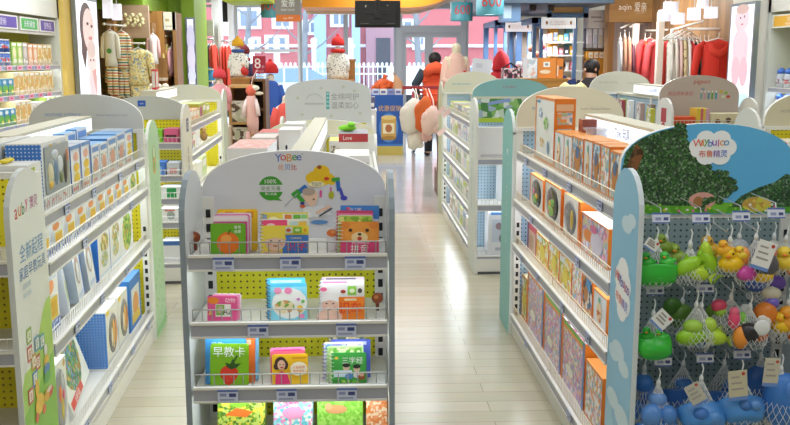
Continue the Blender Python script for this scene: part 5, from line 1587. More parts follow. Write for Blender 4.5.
# goods on the blue-logo end display
sets = {1.04: [('pink box with dark label', .1, .11, '#e86a9a', [('r', .1, .4, .9, .6, '#5a2a3a')]), ('bright green box', .16, .105, '#8fd83a', [('ae', .5, .5, .4, .4, ['#eef6c8', '#7ac42a', '#e8c0a0'], 40)])],
        .8: [('pale box with blue square', .09, .1, '#cfd4d8', [('r', .2, .2, .8, .6, '#d8a0a0')]), ('blue box', .12, .105, '#4f86d8', [('r', .2, .3, .8, .7, '#7fb0f0')]), ('white box with red letters', .18, .12, '#f3f0ee', [('r', .1, .2, .9, .36, '#d84a3a'), ('e', .6, .7, .2, .1, '#c89aa0')])],
        .63: [('small white box with green cross', .14, .09, '#eef2ee', [('r', .3, .1, .8, .9, '#2fa05a')]), ('tan jar box', .06, .08, '#c8a878', [])],
        .45: [('white box with grey drop', .15, .11, '#f4f4f2', [('e', .5, .5, .2, .3, '#aab4b0'), ('r', .2, .8, .7, .9, '#d87a6a')]), ('yellow green box', .08, .11, '#c8d84a', [])],
        .14: [('white bucket box with blue rim', .15, .17, '#eef0f2', [('r', 0, .8, 1, 1, '#4a7ac0')]), ('patterned grey box', .12, .16, '#a8b0a8', [('a', 0, 0, 1, 1, ['#8a9a8a', '#d8c86a', '#b8c0c8'], 40)])]}
for z, it in sets.items():
    x = .61
    for desc, wd, h, c, D in it:
        x -= wd+.012
        carton('carton', f'{desc} on the blue logo end display, {dict(zip(sets, ORD))[z]} shelf down', 'carton', frL2n, x, x+wd, z, h, .16, -.33, c, None, None, None, D, group='goods on the blue logo end display')

# ---------------------------------------------------------------- second right gondola
frR2 = Fr((.92, 9.5), -PI/2)
LEV2 = [(1.13, .27, .05), (.91, .28, .05), (.67, .28, .05), (.42, .28, .05), (.12, .28, .05)]
gondola('shelving_unit', 'second right gondola of pale baby goods under bright shelf lights', frR2, 2.3, .63, LEV2, dots('#b3d0e6', '#6f8ca8', 'xz'), top=1.28, tags={k: [.25, .7] for k in range(5)})
GRN_A = ['#6aa84a', '#8fc06a', '#c9d8c0', '#4f8a4a', '#dfe6de', '#a8bccf']
frR2n = Fr((.92, 7.163), 0)
u = end_unit('end_display_unit', 'second right end display with teal header and leaf print', frR2n, .63, .42, 1.36, PEGB_S, [(.89, .38, .05), (.53, .38, .05), (.13, .4, .05)], (1.15, 1.37, 1.505), hd_mat=M('#8fc4c6', .5), led=2, fin=WHITE, fin_out=M('#dfe6e4', .4), top=1.15)
for x in (.012, .618):
    f = MB(); f.tube([(x, -.02, 1.12), (x, -.02, .16)], .008, LED, 6); f.build('light_tube', u)
h = on_child(u, 'header')[0]
f = MB()
f.rect(.006, 1.165, .624, 1.36, -.0064, art(GRN_A, 22)); f.rect(.006, 1.155, .624, 1.19, -.007, M('#b9d23c', .5))
f.poly([(.12, 1.29), (.3, 1.32), (.32, 1.35), (.14, 1.32)], -.0075, M('#8fa8dc', .5)); f.rect(.006, 1.345, .624, 1.362, -.008, M('#dfe0cc', .5))
f.text('Carefor', .3, 1.44, .024, -.0075, M('#b0788a', .5), .12)
f.build('leaf_print', h)
fp = on_child(u, 'side_panel')[0]
f = MB(); f.T = Matrix.Translation((-.0186, 0, 0)) @ Matrix.Rotation(-PI/2, 4, 'Z')
for i, ch in enumerate('Carefor'):
    f.text(ch, .2, 1.16-i*.03, .03, 0, M('#4f86a0', .4))
for i, ch in enumerate('爱护婴儿肌肤'):
    f.text(ch, .2, .86-i*.07, .055, 0, M('#9ab4bc', .4))
f.build('lettering', fp)
carton('display_card', 'white display card with purple flower logo on the teal end display', 'sign', frR2n, .03, .5, .89, .235, .12, -.2, '#eeecee', None, None, None, [('e', .62, .6, .05, .08, '#8a4a9a'), ('e', .54, .5, .05, .07, '#9a5aa8'), ('e', .7, .5, .05, .07, '#7a3a8a'), ('e', .62, .46, .04, .06, '#8a4a9a'), ('r', .45, .3, .8, .36, '#b49ab8'), ('r', .04, .04, .8, .1, '#cfc9d0')])
carton('display_card', 'blue edged white card leaning on the middle teal end shelf', 'sign', frR2n, .2, .5, .53, .29, .06, -.1, '#e9f0f5', None, None, None, [('r', .3, .75, .7, .85, '#d87a9a'), ('r', .3, .1, .8, .6, '#cfe2ee')])
carton('milk_box', 'grey white box with a bottle picture on the lowest teal end shelf', 'carton', frR2n, .1, .38, .13, .36, .2, -.34, '#e6e9ee', None, None, None, [('r', .06, .9, .4, .96, '#4f86c8'), ('r', .1, .3, .9, .8, '#c9d4e6'), ('e', .3, .65, .1, .08, '#a08a9a'), ('e', .7, .65, .12, .1, '#8aa0c8'), ('e', .5, .38, .2, .14, '#7a7f8a'), ('e', .5, .52, .1, .1, '#d8c86a'), ('r', .2, .1, .8, .18, '#b4bccb')])
PALE = [('#dfe7ee', 'pale blue'), ('#f0eee8', 'white'), ('#cfdcc4', 'pale green'), ('#e9d9cf', 'beige'), ('#d5cfe0', 'pale lilac'), ('#f0dfe4', 'pale pink'), ('#a9b89a', 'sage'), ('#c8d84a', 'lime'), ('#8fb4d8', 'blue'), ('#b49a8a', 'brown')]
rr = random.Random(4)
for k, (z, d, fe) in enumerate(LEV2):
    items = []
    for i in range(12):
        c, nm = PALE[(i*3+k*2) % 10] if not (k == 0) else [PALE[9], PALE[6], PALE[3], PALE[7]][i % 4]
        items.append((.2+.07*rr.random(), .15+.04*rr.random() if k else .1, nm+' carton', c, ([c, '#f4f3ef', c, '#e2e0da', PALE[rr.randrange(10)][0]], 40), None))
    # near end first: run the row from the far end of the frame backwards
    x = 2.1
    for i, (wd, h, desc, c, fr_, tp) in enumerate(items):
        if x-wd < .02:
            break
        carton('carton', f"{desc}, {ORD[i]} from near end, {['top', 'second', 'third', 'fourth', 'bottom'][k]} shelf, second right gondola", 'carton', frR2, x-wd, x, z, h, .18, .05, c, fr_ if i % 3 == 0 else None, None, tp, [('r', .1, .62, .9, .9, '#fafaf6' if i % 2 else PALE[(i*7+k) % 10][0]), ('e', .5, .34, .26, .22, PALE[(i+k) % 10][0]), ('r', 0, 0, 1, .1, PALE[(i*3+k+4) % 10][0])], group='cartons on the second right gondola')
        x -= wd+.01
frR2f = Fr((.92+.63, 9.537), PI)
u = end_unit('end_display_unit', 'far end of the second right gondola with green side panel', frR2f, .63, .4, 1.42, PEGB_S, [(1.0, .3, .05), (.5, .3, .05)], (1.29, 1.32, 1.53), hd_mat=M('#dedbc8', .5), led=False, fin=WHITE, fin_out=M('#c2cba8', .4), fin_edge=M('#dcdccc', .4), top=1.29)
tiny_header_text(u, .63, 1.4, 'MOTHER SCHOOL', "Dreams")
# pink price flags poking out of the far shelf ends
for i, (px, py) in enumerate(((441, 111), (446, 118), (438, 134))):
    p = at(px, py, 8.7-.4*(i == 1))
    t = thing('price_flag', ['upper', 'second', 'lower'][i]+' pink price flag sticking out of the second right gondola', 'sign', (.905, 9.1-.5*(i == 1), [1.155, 1.155, .935][i]))
    f = MB(); f.T = Matrix.Rotation(-.7, 4, 'Y'); f.box(-.09, -.002, 0, .0, .002, .045, M('#f0cdc8', .5)); f.build('flag', t)
    f = MB(); f.box(-.004, -.004, -.02, .004, .004, .01, M('#dddddd', .4)); f.build('clip', t)

# ---------------------------------------------------------------- feeding gondola and the pink grey header
frR3 = Fr((2.42, 9.25), -PI/2)
gondola('shelving_unit', 'Feeding gondola of small hanging packs beyond the orange toy gondola', frR3, 2.1, .65, [(1.06, .27, .05), (.75, .28, .05), (.42, .28, .05), (.13, .28, .05)], PEGB_S, top=1.3, light=(.62, 1.5, 1.325, 1.425), lit_text=('Feeding 喂养', 1.2))
frR3n = Fr((2.42, 7.1), 0)
u = end_unit('end_display_unit', 'end display with pink grey arched header and red lettering', frR3n, .65, .36, 1.36, PEGB_S, [(1.14, .32, .05), (.85, .32, .05), (.5, .32, .05)], (1.2, 1.36, 1.53), hd_mat=M('#cdbfb6', .5), led=False, fin=WHITE, fin_out=M('#e2e0da', .4), top=1.2)
h = on_child(u, 'header')[0]
f = MB()
f.text('pigeon', .34, 1.475, .045, -.0066, M('#c23a3a', .4)); f.text('高品质新感觉', .17, 1.385, .034, -.0066, M('#cf7076', .4), .2)
for x, c in ((.34, '#8fb0b8'), (.37, '#d0a8b4'), (.4, '#6f9ab0'), (.43, '#7fa860'), (.46, '#5fa0b4')):
    f.rect(x-.009, 1.34, x+.009, 1.395, -.0066, M(c, .5)); f.ell2(x, 1.4, .006, .01, -.007, M('#f2f2ec', .5), 8)
for x, z, c in ((.5, 1.4, '#e0c44a'), (.54, 1.39, '#9ac04a'), (.56, 1.36, '#d0504a'), (.52, 1.36, '#dfe6c0'), (.35, 1.42, '#9aa8b8')):
    f.ell2(x, z, .016, .012, -.0075, M(c, .5), 10)
f.build('print', h)
fp = on_child(u, 'side_panel')[0]
f = MB(); f.T = Matrix.Translation((-.0186, 0, 0)) @ Matrix.Rotation(-PI/2, 4, 'Z')
f.rect(.12, 1.17, .24, 1.28, 0, M('#b8343c', .4)); f.ell2(.18, 1.1, .055, .07, 0, M('#c23a44', .4)); f.ell2(.18, 1.1, .035, .05, -.001, M('#eeeae6', .4)); f.build('red_mark', fp)
for i, (x0, wd, h_, c, desc, D) in enumerate(((.03, .16, .075, '#e8562e', 'flat orange red box', []), (.2, .1, .14, '#e8c84a', 'yellow and pink striped box', [('r', .3, 0, .5, 1, '#d86a7a'), ('r', .7, 0, 1, 1, '#d8a8c0')]), (.31, .28, .1, '#e4d8b4', 'cream box with brown spots', [('e', .2, .4, .08, .2, '#9a5a3a'), ('e', .5, .5, .08, .2, '#6a4a3a'), ('e', .8, .4, .08, .2, '#9a7a4a')]))):
    carton('carton', desc + ' on the pink grey end display', 'carton', frR3n, x0, x0+wd, 1.14, h_, .15, -.3, c, None, None, None, D, group='goods on the pink grey end display')
for i in range(5):
    carton('carton', f"{['cream', 'grey', 'yellow', 'pale pink', 'white'][i]} carton on the pink grey end display below the top shelf", 'carton', frR3n, .03+i*.12, .13+i*.12, .85, .16, .15, -.3, ['#e8dfc8', '#b8b8b4', '#e0cc5a', '#eccfd0', '#f0f0ee'][i], None, None, None, [('r', .15, .5, .85, .8, '#faf8f0')], group='goods on the pink grey end display')
frR3f = Fr((2.42+.65, 9.29), PI)
u = end_unit('end_display_unit', 'far end of the Feeding gondola with wide cream header', frR3f, .65, .36, 1.36, PEGB_S, [(1.0, .3, .05), (.5, .3, .05)], (1.3, 1.33, 1.535), hd_mat=M('#cfccbc', .5), led=False, top=1.3)
tiny_header_text(u, .65, 1.42, 'MOTHER SCHOOL', "Mother's Dreams", '#a0a49a', '#a0a49a')
PK = [('#d8a8b4', 'pink'), ('#8f98a8', 'grey'), ('#c0a4a0', 'dusty rose'), ('#e0d8d0', 'pale'), ('#a84a50', 'dark red'), ('#7fa0b4', 'blue'), ('#c8c84a', 'yellow'), ('#9ac04a', 'lime'), ('#f2f2f2', 'white'), ('#8a7a6a', 'brown')]
x = 2.08
n = 0
for i in range(14):
    c, nm = PK[(i*3) % 10]
    wd = .1+.03*rr.random()
    carton('blister_pack', f"{nm} small pack, {ORD[i]} from near end of the top row under the Feeding sign", 'pack', frR3, x-wd, x, 1.06, .18+.05*rr.random(), .04, .05+.05*(i % 2), c, ([c, '#eceae6', c, '#c8c4bc'], 50), None, None, [('e', .5, .4, .3, .2, '#f0eee8')], group='packs under the Feeding sign')
    x -= wd+.03
x = 2.08
for i in range(12):
    c, nm = PK[(i*7+2) % 10]
    wd = .12
    carton('blister_pack', f"{nm} pack, {ORD[i]} from near end of the second row under the Feeding sign", 'pack', frR3, x-wd, x, .75, .2, .05, .06, c, ([c, '#eceae6', c], 40), None, None, [('r', .1, .6, .9, .9, '#f4f2ec')], group='packs under the Feeding sign')
    x -= wd+.03

# near right row behind the bath toys
frR4 = Fr((2.42, 5.2), -PI/2)
gondola('shelving_unit', 'far right gondola behind the bath toy header', frR4, 2.0, .65, [(1.09, .27, .05), (.8, .28, .05), (.5, .28, .05), (.13, .28, .05)], PY_, top=1.24)
frR4f = Fr((2.42+.65, 5.237), PI)
u = end_unit('end_display_unit', 'cream arched header at the right edge above white boxes', frR4f, .65, .36, 1.36, PY_, [(1.0, .3, .05), (.5, .3, .05)], (1.25, 1.28, 1.47), hd_mat=M('#d9d0b4', .5), led=False, fin=WHITE, fin_out=M('#d8d8d0', .4))
tiny_header_text(u, .65, 1.35, 'MOTHER SCHOOL', "Dreams", '#9a948a', '#9a948a')
x = .02
for i in range(3):
    carton('carton', f"white box with red print, {ORD[i]} from the far end on the far right gondola", 'carton', frR4, x, x+.19, 1.09, .12 if i % 2 else .1, .2, .05, '#f1efe8', (['#f1efe8', '#e8d8c8', '#f4f0ea', '#d8605a'], 36), None, '#f4ead0', [('r', .1, .2, .5, .5, '#d8524a')], group='white boxes on the far right gondola')
    x += .2

# ---------------------------------------------------------------- left wall: milk powder shelves
frM = Fr((-3.5, 7.2), PI/2)
LM = 3.6
t = thing('wall_shelf', 'tall left wall shelving of milk powder under purple and green signs', 'shelving unit', frM.loc, frM.rot)
f = MB(); f.box(0, .33, 0, LM, .36, 2.9, M('#c9c83a', .5)); f.build('back_panel', t)
f = MB(); f.box(0, -.02, 2.13, LM, .36, 2.95, M('#e3e1d6', .45)); f.box(.0, .02, 1.93, LM, .1, 1.955, WHITE)
fa = f.build('fascia', t)
f = MB(); f.text('BABY MILK POWDER', 1.2, 2.28, .05, -.0205, M('#9c9c94', .5)); f.build('lettering', fa)
for x in (0, LM-.05):
    f = MB(); f.box(x, -.02, 0, x+.05, .36, 2.95, M('#dcdcd0', .45)); f.build('side_panel', t)
for i, (x0, x1, c, tx) in enumerate(((.7, 1.35, '#5a45a0', '有机奶粉'), (1.42, 2.35, '#5a45a0', '婴儿奶粉'), (2.42, 2.95, '#3fae4a', '米粉辅食'), (3.0, 3.5, '#5a45a0', '营养品'))):
    f = MB(); f.box(x0, 0, 1.96, x1, .02, 2.1, M('#e8e6e0', .4)); f.rect(x0+.03, 1.975, x1-.03, 2.085, -.001, M(c, .4)); f.text(tx, (x0+x1)/2, 2.03, .075, -.002, M('#e9e4f4', .4), (x1-x0)*.7); f.build('category_sign', t)
LZ = [1.58, 1.28, .98, .68, .38]
for z in LZ:
    shelf(t, .055, LM-.055, 0, .33, z, fence=.05, led=True, tags=[.5+.22*k for k in range(13)])
    s = [o for o in t.children if o.name.startswith('shelf')][-1]
CAN = ['#2f5fae', '#f0ecea', '#c94a5a', '#4a86d8']
BXA = ['#f2dc9a', '#e8b44a', '#f6ecc6', '#c8b04a', '#f0cfa0']


def can(label, x, y, z, r, h, c1, c2, group='milk powder tins'):
    o = thing('milk_tin', label, 'tin', frM.w(x, y, z), frM.rot, group)
    f = MB(); f.lathe([(r, 0), (r, h*.9)], M(c1, .3), 18); f.lathe([(r*1.01, h*.3), (r*1.01, h*.62)], art([c2, '#f3efe8', c2, '#d8605a'], 30, .3), 18, cap=False); f.build('can', o)
    f = MB(); f.lathe([(r*1.03, h*.9), (r*1.03, h), (r*.9, h*1.01)], M('#e6e9ee', .3), 18); f.build('lid', o)
    return o


WCOL = {'blue': ('#2b57a8', '#7fb0e6'), 'green': ('#a8cf5a', '#f0e6c0'), 'peach': ('#e8a878', '#f6e0cc'), 'cream': ('#ecd9a4', '#e0b060'), 'grey': ('#b0a8a0', '#d8d0c8'), 'yellow': ('#e8c82e', '#f6ecb0'), 'meadow': ('#4a9ac8', '#4a9a3a'), 'white': ('#ecebe4', '#d8c8a8')}
spec = [(1.592, [('blue', 6), ('green', 2), ('grey', 1), ('peach', 2), ('cream', 3)]), (1.292, [('yellow', 3), ('meadow', 3), ('cream', 8)]), (.992, [('yellow', 3), ('meadow', 3), ('cream', 3), ('white', 3), ('green', 2)])]
for k, (z, seq) in enumerate(spec):
    x = 1.3; n = 0; wd = .152
    for nm, cnt in seq:
        for i in range(cnt):
            c1, c2 = WCOL[nm]
            pos = f"{['top', 'second', 'third'][k]} shelf, left milk wall"
            seqw = ORD[min(i, 13)]+' from left'
            if nm == 'blue':
                can(f"dark blue milk tin, {seqw}, {pos}", x+.075, .09, z, .066, .135, c1, c2)
                can(f"dark blue milk tin stacked on the {ORD[i]} lower tin, {pos}", x+.075, .09, z+.138, .066, .125, c1, c2)
            else:
                h = {'green': .24, 'peach': .23, 'cream': .23, 'grey': .24, 'yellow': .19, 'meadow': .17, 'white': .2}[nm]
                D = [('e', .5, .55, .3, .25, c2), ('r', .1, .84, .9, .95, '#fbf8ee'), ('a', .1, .1, .9, .3, [c2, c1, '#f6f0e0'], 40)]
                if nm == 'meadow':
                    D = [('r', 0, 0, 1, .45, '#4a9a3a'), ('e', .5, .45, .5, .2, '#6ab84a'), ('e', .4, .8, .3, .12, '#eef4f8'), ('e', .7, .25, .2, .12, '#e8d84a')]
                carton('food_box', f"{nm} food box, {seqw} among its kind, {pos}", 'food box', frM, x, x+wd-.012, z, h, .16, .03, c1, (BXA, 34) if nm == 'cream' else None, None, '#f4ecd8', D, group='food boxes on the left milk wall')
            x += wd; n += 1
            if x > LM-.25:
                break
# pink shelf talkers along the two upper price rails
for k, z in enumerate((1.58, 1.28)):
    for i in range(6):
        x = 1.7+i*.28
        f = MB(); f.box(-.07, -.004, 0, .07, 0, .05, M('#f0b8c8', .5)); f.rect(-.04, .015, .04, .035, -.005, M('#e05a8a', .5))
        tag(f.build('shelf_talker', None, None, frM.w(x, -.0195, z-.034), frM.rot), f"pink shelf label, {ORD[i]} along the {['upper', 'second'][k]} rail of the left milk wall", 'label', 'pink shelf labels')
# low counter of baby food in front of the milk wall (just its top shows over the left gondola)
t = thing('low_cabinet', 'low grey topped cabinet between milk wall and the left gondola', 'cabinet', (-2.72, 6.6, 0))
f = MB(); f.box(-.25, -1.2, 0, .25, 2.2, .97, M('#d8d8d4', .5)); f.build('body', t)
f = MB(); f.box(-.27, -1.22, .97, .27, 2.22, 1.0, M('#b9bab8', .4)); f.build('worktop', t)
for i in range(10):
    c = ['#d84a4a', '#e8d84a', '#f4f4f0', '#e88ab0', '#9fb4c8'][i % 5]
    f = MB(); f.box(-.06, -.06, 0, .06, .06, .06+.02*(i % 3), M(c, .5), mt=M('#f4f2ee', .5)); f.rect(-.04, .02, .04, .045, -.061, M('#ffffff', .5))
    tag(f.build('small_carton', None, None, (-2.68+.06*(i % 2), 5.6+i*.3, 1.0015)), f"small {['red', 'yellow', 'white', 'pink', 'grey blue'][i % 5]} carton, {ORD[i]} along the low grey cabinet", 'carton', 'cartons on the low cabinet')

# ---------------------------------------------------------------- light boxes with photographs


def light_box(label, loc, rotz, w_, h_, D, ec='#eef2fb', es=.8):
    t = thing('light_box', label, 'light box', loc, rotz)
    f = MB(); f.box(-w_/2, -.05, 0, w_/2, 0, h_, M('#8f989c', .35, 0, .6)); f.build('frame', t)
    f = MB(); f.rect(-w_/2+.03, .03, w_/2-.03, h_-.03, -.0505, M(ec, .4, es)); f.build('lit_sheet', t)
    f = MB()
    for d in D:
        if d[0] == 'e':
            f.ell2((d[1]-.5)*w_, d[2]*h_, d[3]*w_, d[4]*h_, -.0515, M(d[5], .4, .42), 20)
        elif d[0] == 'r':
            f.rect((d[1]-.5)*w_, d[2]*h_, (d[3]-.5)*w_, d[4]*h_, -.0515, M(d[5], .4, .6))
        else:
            f.poly([((a-.5)*w_, b*h_) for a, b in d[1]], -.0515, M(d[2], .4, .42))
    f.build('photograph', t)
    return t


pa = at(84, 60, 11.05)
light_box('tall lit poster of a dark haired woman above a child', (-3.41, 11.5, 1.05), PI/2, .92, 1.36,
          [('e', .45, .74, .3, .22, '#5a4a48'), ('p', [(.2, .74), (.18, .5), (.3, .36), (.4, .5), (.4, .7)], '#5a4a48'), ('e', .54, .72, .26, .19, '#f0d6d2'), ('e', .5, .77, .05, .014, '#4a3a3a'), ('e', .68, .75, .05, .014, '#4a3a3a'), ('e', .6, .64, .09, .018, '#c88a8a'),
           ('e', .62, .44, .22, .17, '#efd8d8'), ('e', .62, .54, .2, .08, '#d8c4c0'), ('e', .56, .44, .03, .012, '#4a3a3a'), ('e', .7, .44, .03, .012, '#4a3a3a'), ('p', [(.4, .3), (.84, .3), (.8, .1), (.5, .08)], '#e8d4dc'), ('p', [(.6, .34), (.8, .36), (.76, .1)], '#d8a8a8'), ('r', .04, .03, .96, .1, '#bfe3f4')])
light_box('narrow violet lit poster on the green pillar', (at(191, 60, 15.1).x, 15.19, at(191, 86, 15.1).z), 0, .16, 1.12, [('e', .5, .7, .4, .2, '#d8d4f0'), ('e', .5, .4, .4, .2, '#e4dcf4'), ('a' == 'e', 0, 0) if False else ('e', .5, .15, .4, .1, '#e0e4f8')], '#e4e2fa', .8)
light_box('lit poster of a standing baby beside the red coats', (4.14, 9.5, 1.12), -PI/2, .62, 1.13,
          [('e', .5, .85, .3, .12, '#eccad2'), ('e', .5, .94, .26, .045, '#c8a8a0'), ('e', .44, .86, .025, .012, '#3a4a60'), ('e', .6, .87, .025, .012, '#3a4a60'), ('e', .52, .8, .05, .01, '#c8868a'), ('e', .5, .6, .34, .16, '#ecccd6'), ('e', .5, .5, .3, .14, '#ecccd6'), ('p', [(.3, .66), (.2, .5), (.16, .36), (.26, .36), (.36, .5)], '#e8c8d4'), ('p', [(.7, .66), (.8, .5), (.78, .38), (.7, .38), (.64, .5)], '#e8c8d4'), ('e', .36, .36, .17, .14, '#e4bcc8'), ('e', .68, .36, .17, .14, '#e4bcc8'), ('e', .36, .22, .06, .08, '#e4bcc8'), ('r', .08, .04, .92, .16, '#bfe6f6')], '#f6f2ff')

# ---------------------------------------------------------------- garments


def garment(label, top, kind='coat', c='#d8402e', h=.7, wd=.42, yaw=0, c2=None, legp=None, cat='garment', group=None, name=None, hanger='#f2efe8', depth=.07, print_=None):
    """top: the hanger hook; the garment hangs below it, front to -y"""
    if kind == 'edge':
        depth = .02; yaw = 1.4; wd = max(wd, .28)
    t = thing(name or {'coat': 'hanging_coat', 'set': 'hanging_pyjamas', 'edge': 'hanging_coat', 'dress': 'hanging_dress'}[kind], label, cat, top, yaw, group)
    m = print_ or M(c, .85)
    hg = M(hanger, .5)
    f = MB(); f.tube([(0, 0, 0), (.012, 0, .012), (.02, 0, 0), (.01, 0, -.03), (0, 0, -.05)], .004, hg, 5); f.tube([(-wd*.38, 0, -.1), (0, 0, -.05), (wd*.38, 0, -.1)], .009, hg, 6); f.build('hanger', t)
    f = MB()
    L = h if kind != 'set' else h*.52
    hw = wd/2
    f.tube([(0, 0, -.075), (0, 0, -.1), (0, 0, -.14), (0, 0, -.14-L*.35), (0, 0, -.14-L*.7), (0, 0, -.1-L)], [(.035, .03), (hw*.72, depth*.7), (hw*.8, depth), (hw*.74, depth), (hw*.8, depth*1.05), (hw*(.86 if kind != 'dress' else 1.15), depth)], m, 14)
    f.build('body', t)
    for s in (-1, 1):
        f = MB(); f.tube([(s*hw*.58, 0, -.115), (s*hw*.9, 0, -.16), (s*hw*1.08, -.01, -.14-L*.4), (s*hw*1.1, -.015, -.14-L*.66)], ([.02, .021, .019, .017] if kind == 'edge' else [min(.05, hw*.34), min(.052, hw*.34), min(.045, hw*.3), min(.038, hw*.26)]), M(c2, .85) if c2 else m, 9); f.build('sleeve', t)
    if kind == 'set':
        for s in (-1, 1):
            f = MB(); f.tube([(s*hw*.28, .02, -.08-L), (s*hw*.34, .02, -.1-L*1.4), (s*hw*.42, .015, -.06-h)], [(min(.085, hw*.5), .05), (min(.07, hw*.42), .045), (min(.05, hw*.34), .035)], legp or m, 9); f.build('trouser_leg', t)
    if kind == 'coat':
        f = MB(); f.box(-.006, -depth*1.09, -.1-L*.95, .006, -depth*.7, -.16, M(c2 or '#2a2a2a', .6)) if c2 else f.box(-.004, -depth*1.07, -.1-L*.95, .004, -depth*.7, -.16, M(c, .6)); f.build('zip', t)
    return t


def rod(label, a, b, cat='rail', r=.012):
    t = thing('garment_rail', label, cat, a)
    d = Vector(b)-Vector(a)
    f = MB(); f.tube([(0, 0, 0), d], r, M('#e4e2dc', .35), 8); f.build('bar', t)
    f = MB(); f.ell((0, 0, 0), r*1.7, r*1.7, r*1.7, M('#f2f0ea', .35), 8, 6); f.ell(d, r*1.7, r*1.7, r*1.7, M('#f2f0ea', .35), 8, 6); f.build('end_cap', t)
    return t


YLW = art(['#efe2a0', '#f4eab4', '#e9d98a', '#f4eab4', '#f1e4a0', '#efe2a0', '#f4eab4', '#8fb0c8', '#c8a05a'], 55, .85)
STR = art(['#e8d890', '#d87a3a', '#4a8a6a', '#f2ecd0', '#5a5a8a'], 30, .85)


def striped(name, cols, n):
    k = (name, tuple(cols), n)
    if k in _m:
        return _m[k]
    m = bpy.data.materials.new(name); m.use_nodes = True
    t = m.node_tree; b = t.nodes['Principled BSDF']
    tc = t.nodes.new('ShaderNodeTexCoord'); sx = t.nodes.new('ShaderNodeSeparateXYZ'); t.links.new(tc.outputs['Object'], sx.inputs[0])
    a = t.nodes.new('ShaderNodeMath'); a.operation = 'MULTIPLY'; a.inputs[1].default_value = n
    t.links.new(sx.outputs[2], a.inputs[0])
    g = t.nodes.new('ShaderNodeMath'); g.operation = 'FRACT'; t.links.new(a.outputs[0], g.inputs[0])
    r = t.nodes.new('ShaderNodeValToRGB'); r.color_ramp.interpolation = 'CONSTANT'
    el = r.color_ramp.elements
    while len(el) < len(cols):
        el.new(.5)
    for i, c in enumerate(cols):
        el[i].position = i/len(cols); el[i].color = lin(c)
    t.links.new(g.outputs[0], r.inputs[0]); t.links.new(r.outputs[0], b.inputs['Base Color']); b.inputs['Roughness'].default_value = .85
    _m[k] = m
    return m


SPL = striped('stripes', ['#f0e8d0', '#c8683a', '#f0e8d0', '#3f7a6a', '#f0e8d0', '#d8a83a'], 9)
SPB = art(['#e9e5da']*11+['#3a3a44'], 95, .85)

# clothes bay on the left wall
WD = wood('#8a6236', '#a87c48', 2, 10); WDP = wood('#b09478', '#c4a88c', 0, 8); WDD = wood('#5e3f24', '#7a5430', 2, 10)
t = thing('clothes_bay', 'wooden wall bay behind the hanging yellow pyjamas', 'wall bay', (0, 0, 0))
a, b = at(106, 60, 13.2), at(150, 60, 15.2)
f = MB(); f.box(-3.86, 12.6, 0, -3.82, 14.1, 2.6, WDD); f.build('back_panel', t)
p0, p1 = at(122, 38, 13.3), at(148, 5, 13.3)
f = MB(); f.box(p0.x, 13.3, p0.z, p1.x, 13.36, p1.z, WDP); hb = f.build('header_board', t)
f = MB()
for i in range(16):
    u = (i % 8)/8; v = (i // 8)*.5+.2*(i % 3)
    f.ell((p0.x+.06+.28*u, 13.29, p0.z+.18+.16*v), .03, .02, .03, M('#efe6b4', .6), 8, 6)
f.build('ornament', hb)
for px, y in ((108.5, 13.1), (123, 13.35), (147, 13.7)):
    q = at(px, 60, y)
    f = MB(); f.box(q.x, y, 0, q.x+.1, y+.25, 2.2, WD); f.build('post', t)
for py in (90, 76):
    q0, q1 = at(106, py, 13.5), at(147, py, 13.9)
    f = MB(); f.box(-3.82, 13.4, q0.z-.02, q1.x, 13.9, q0.z+.01, WD); f.build('shelf', t)
def P(px, py, Y): return tuple(at(px, py, Y))


rod('upper left rail holding the striped playsuit', P(104, 24, 12.5), P(124, 26, 12.7))
rod('lower left rail holding the yellow pyjamas', P(128, 43, 12.7), P(144, 43.5, 12.7))
ps = garment('cream playsuit with striped legs hung nearest the woman poster', P(109.5, 25.6, 12.54), 'set', '#e9e6d6', .86, .2, 0, legp=SPL)
f = MB(); f.ell2(0, 0, .035, .035, 0, M('#5aa04a', .6), 12); f.T = Matrix.Translation((0, -.085, -.34)); f.v = [tuple(f.T @ Vector(q)) for q in f.v]; f.build('badge', ps)
garment('striped multicoloured playsuit hung second from the woman poster', P(121, 26.6, 12.68), 'set', '#d8c090', .9, .2, 0, print_=SPL)
garment('pale striped trousers set hung behind the cream playsuit', P(113, 58, 12.9), 'set', '#d8d0b8', .6, .18, 0, print_=SPL)
garment('large yellow patterned pyjamas hung facing out', P(137.5, 44, 12.7), 'set', '#efe2a0', .88, .34, 0, print_=YLW)
garment('yellow striped pyjamas hung behind the large yellow pair', P(126, 62, 12.8), 'set', '#e9d890', .62, .2, 0, print_=STR)
garment('white and pink baby jacket on a bust right of the pyjamas', P(152.5, 30, 13.6), 'coat', '#e8e2e0', .4, .16, 0, '#e8b8b8')
# wooden wardrobe bay next to the green beam
t = thing('wardrobe_bay', 'wooden wardrobe bay with white sign panel before the green pillar', 'wall bay', (0, 0, 0))
y = 14.2
p0, p1 = at(148.5, 86, y), at(163, 11, y)
f = MB(); f.box(p0.x, y, 0, p1.x, y+.5, p1.z, wood('#b07a3e', '#c89252', 2, 14)); f.build('side_panel', t)
p0, p1 = at(163, 30, y), at(175, 12, y)
f = MB(); f.box(p0.x, y, p0.z, p1.x, y+.05, p1.z, M('#e9e2cc', .5)); sg = f.build('sign_panel', t)
f = MB(); f.rect(p0.x+.04, p0.z+.13, p0.x+.1, p0.z+.17, y-.001, M('#b8a878', .5)); f.rect(p0.x+.04, p0.z+.05, p1.x-.05, p0.z+.065, y-.001, M('#b8b0a0', .5)); f.build('lettering', sg)
f = MB(); f.box(p0.x, y+.45, 0, p1.x, y+.5, p0.z, WDD); f.build('back_panel', t)
p2 = at(175, 60, y)
f = MB(); f.box(p2.x-.02, y, 0, p2.x+.03, y+.5, p1.z, WD); f.build('post', t)
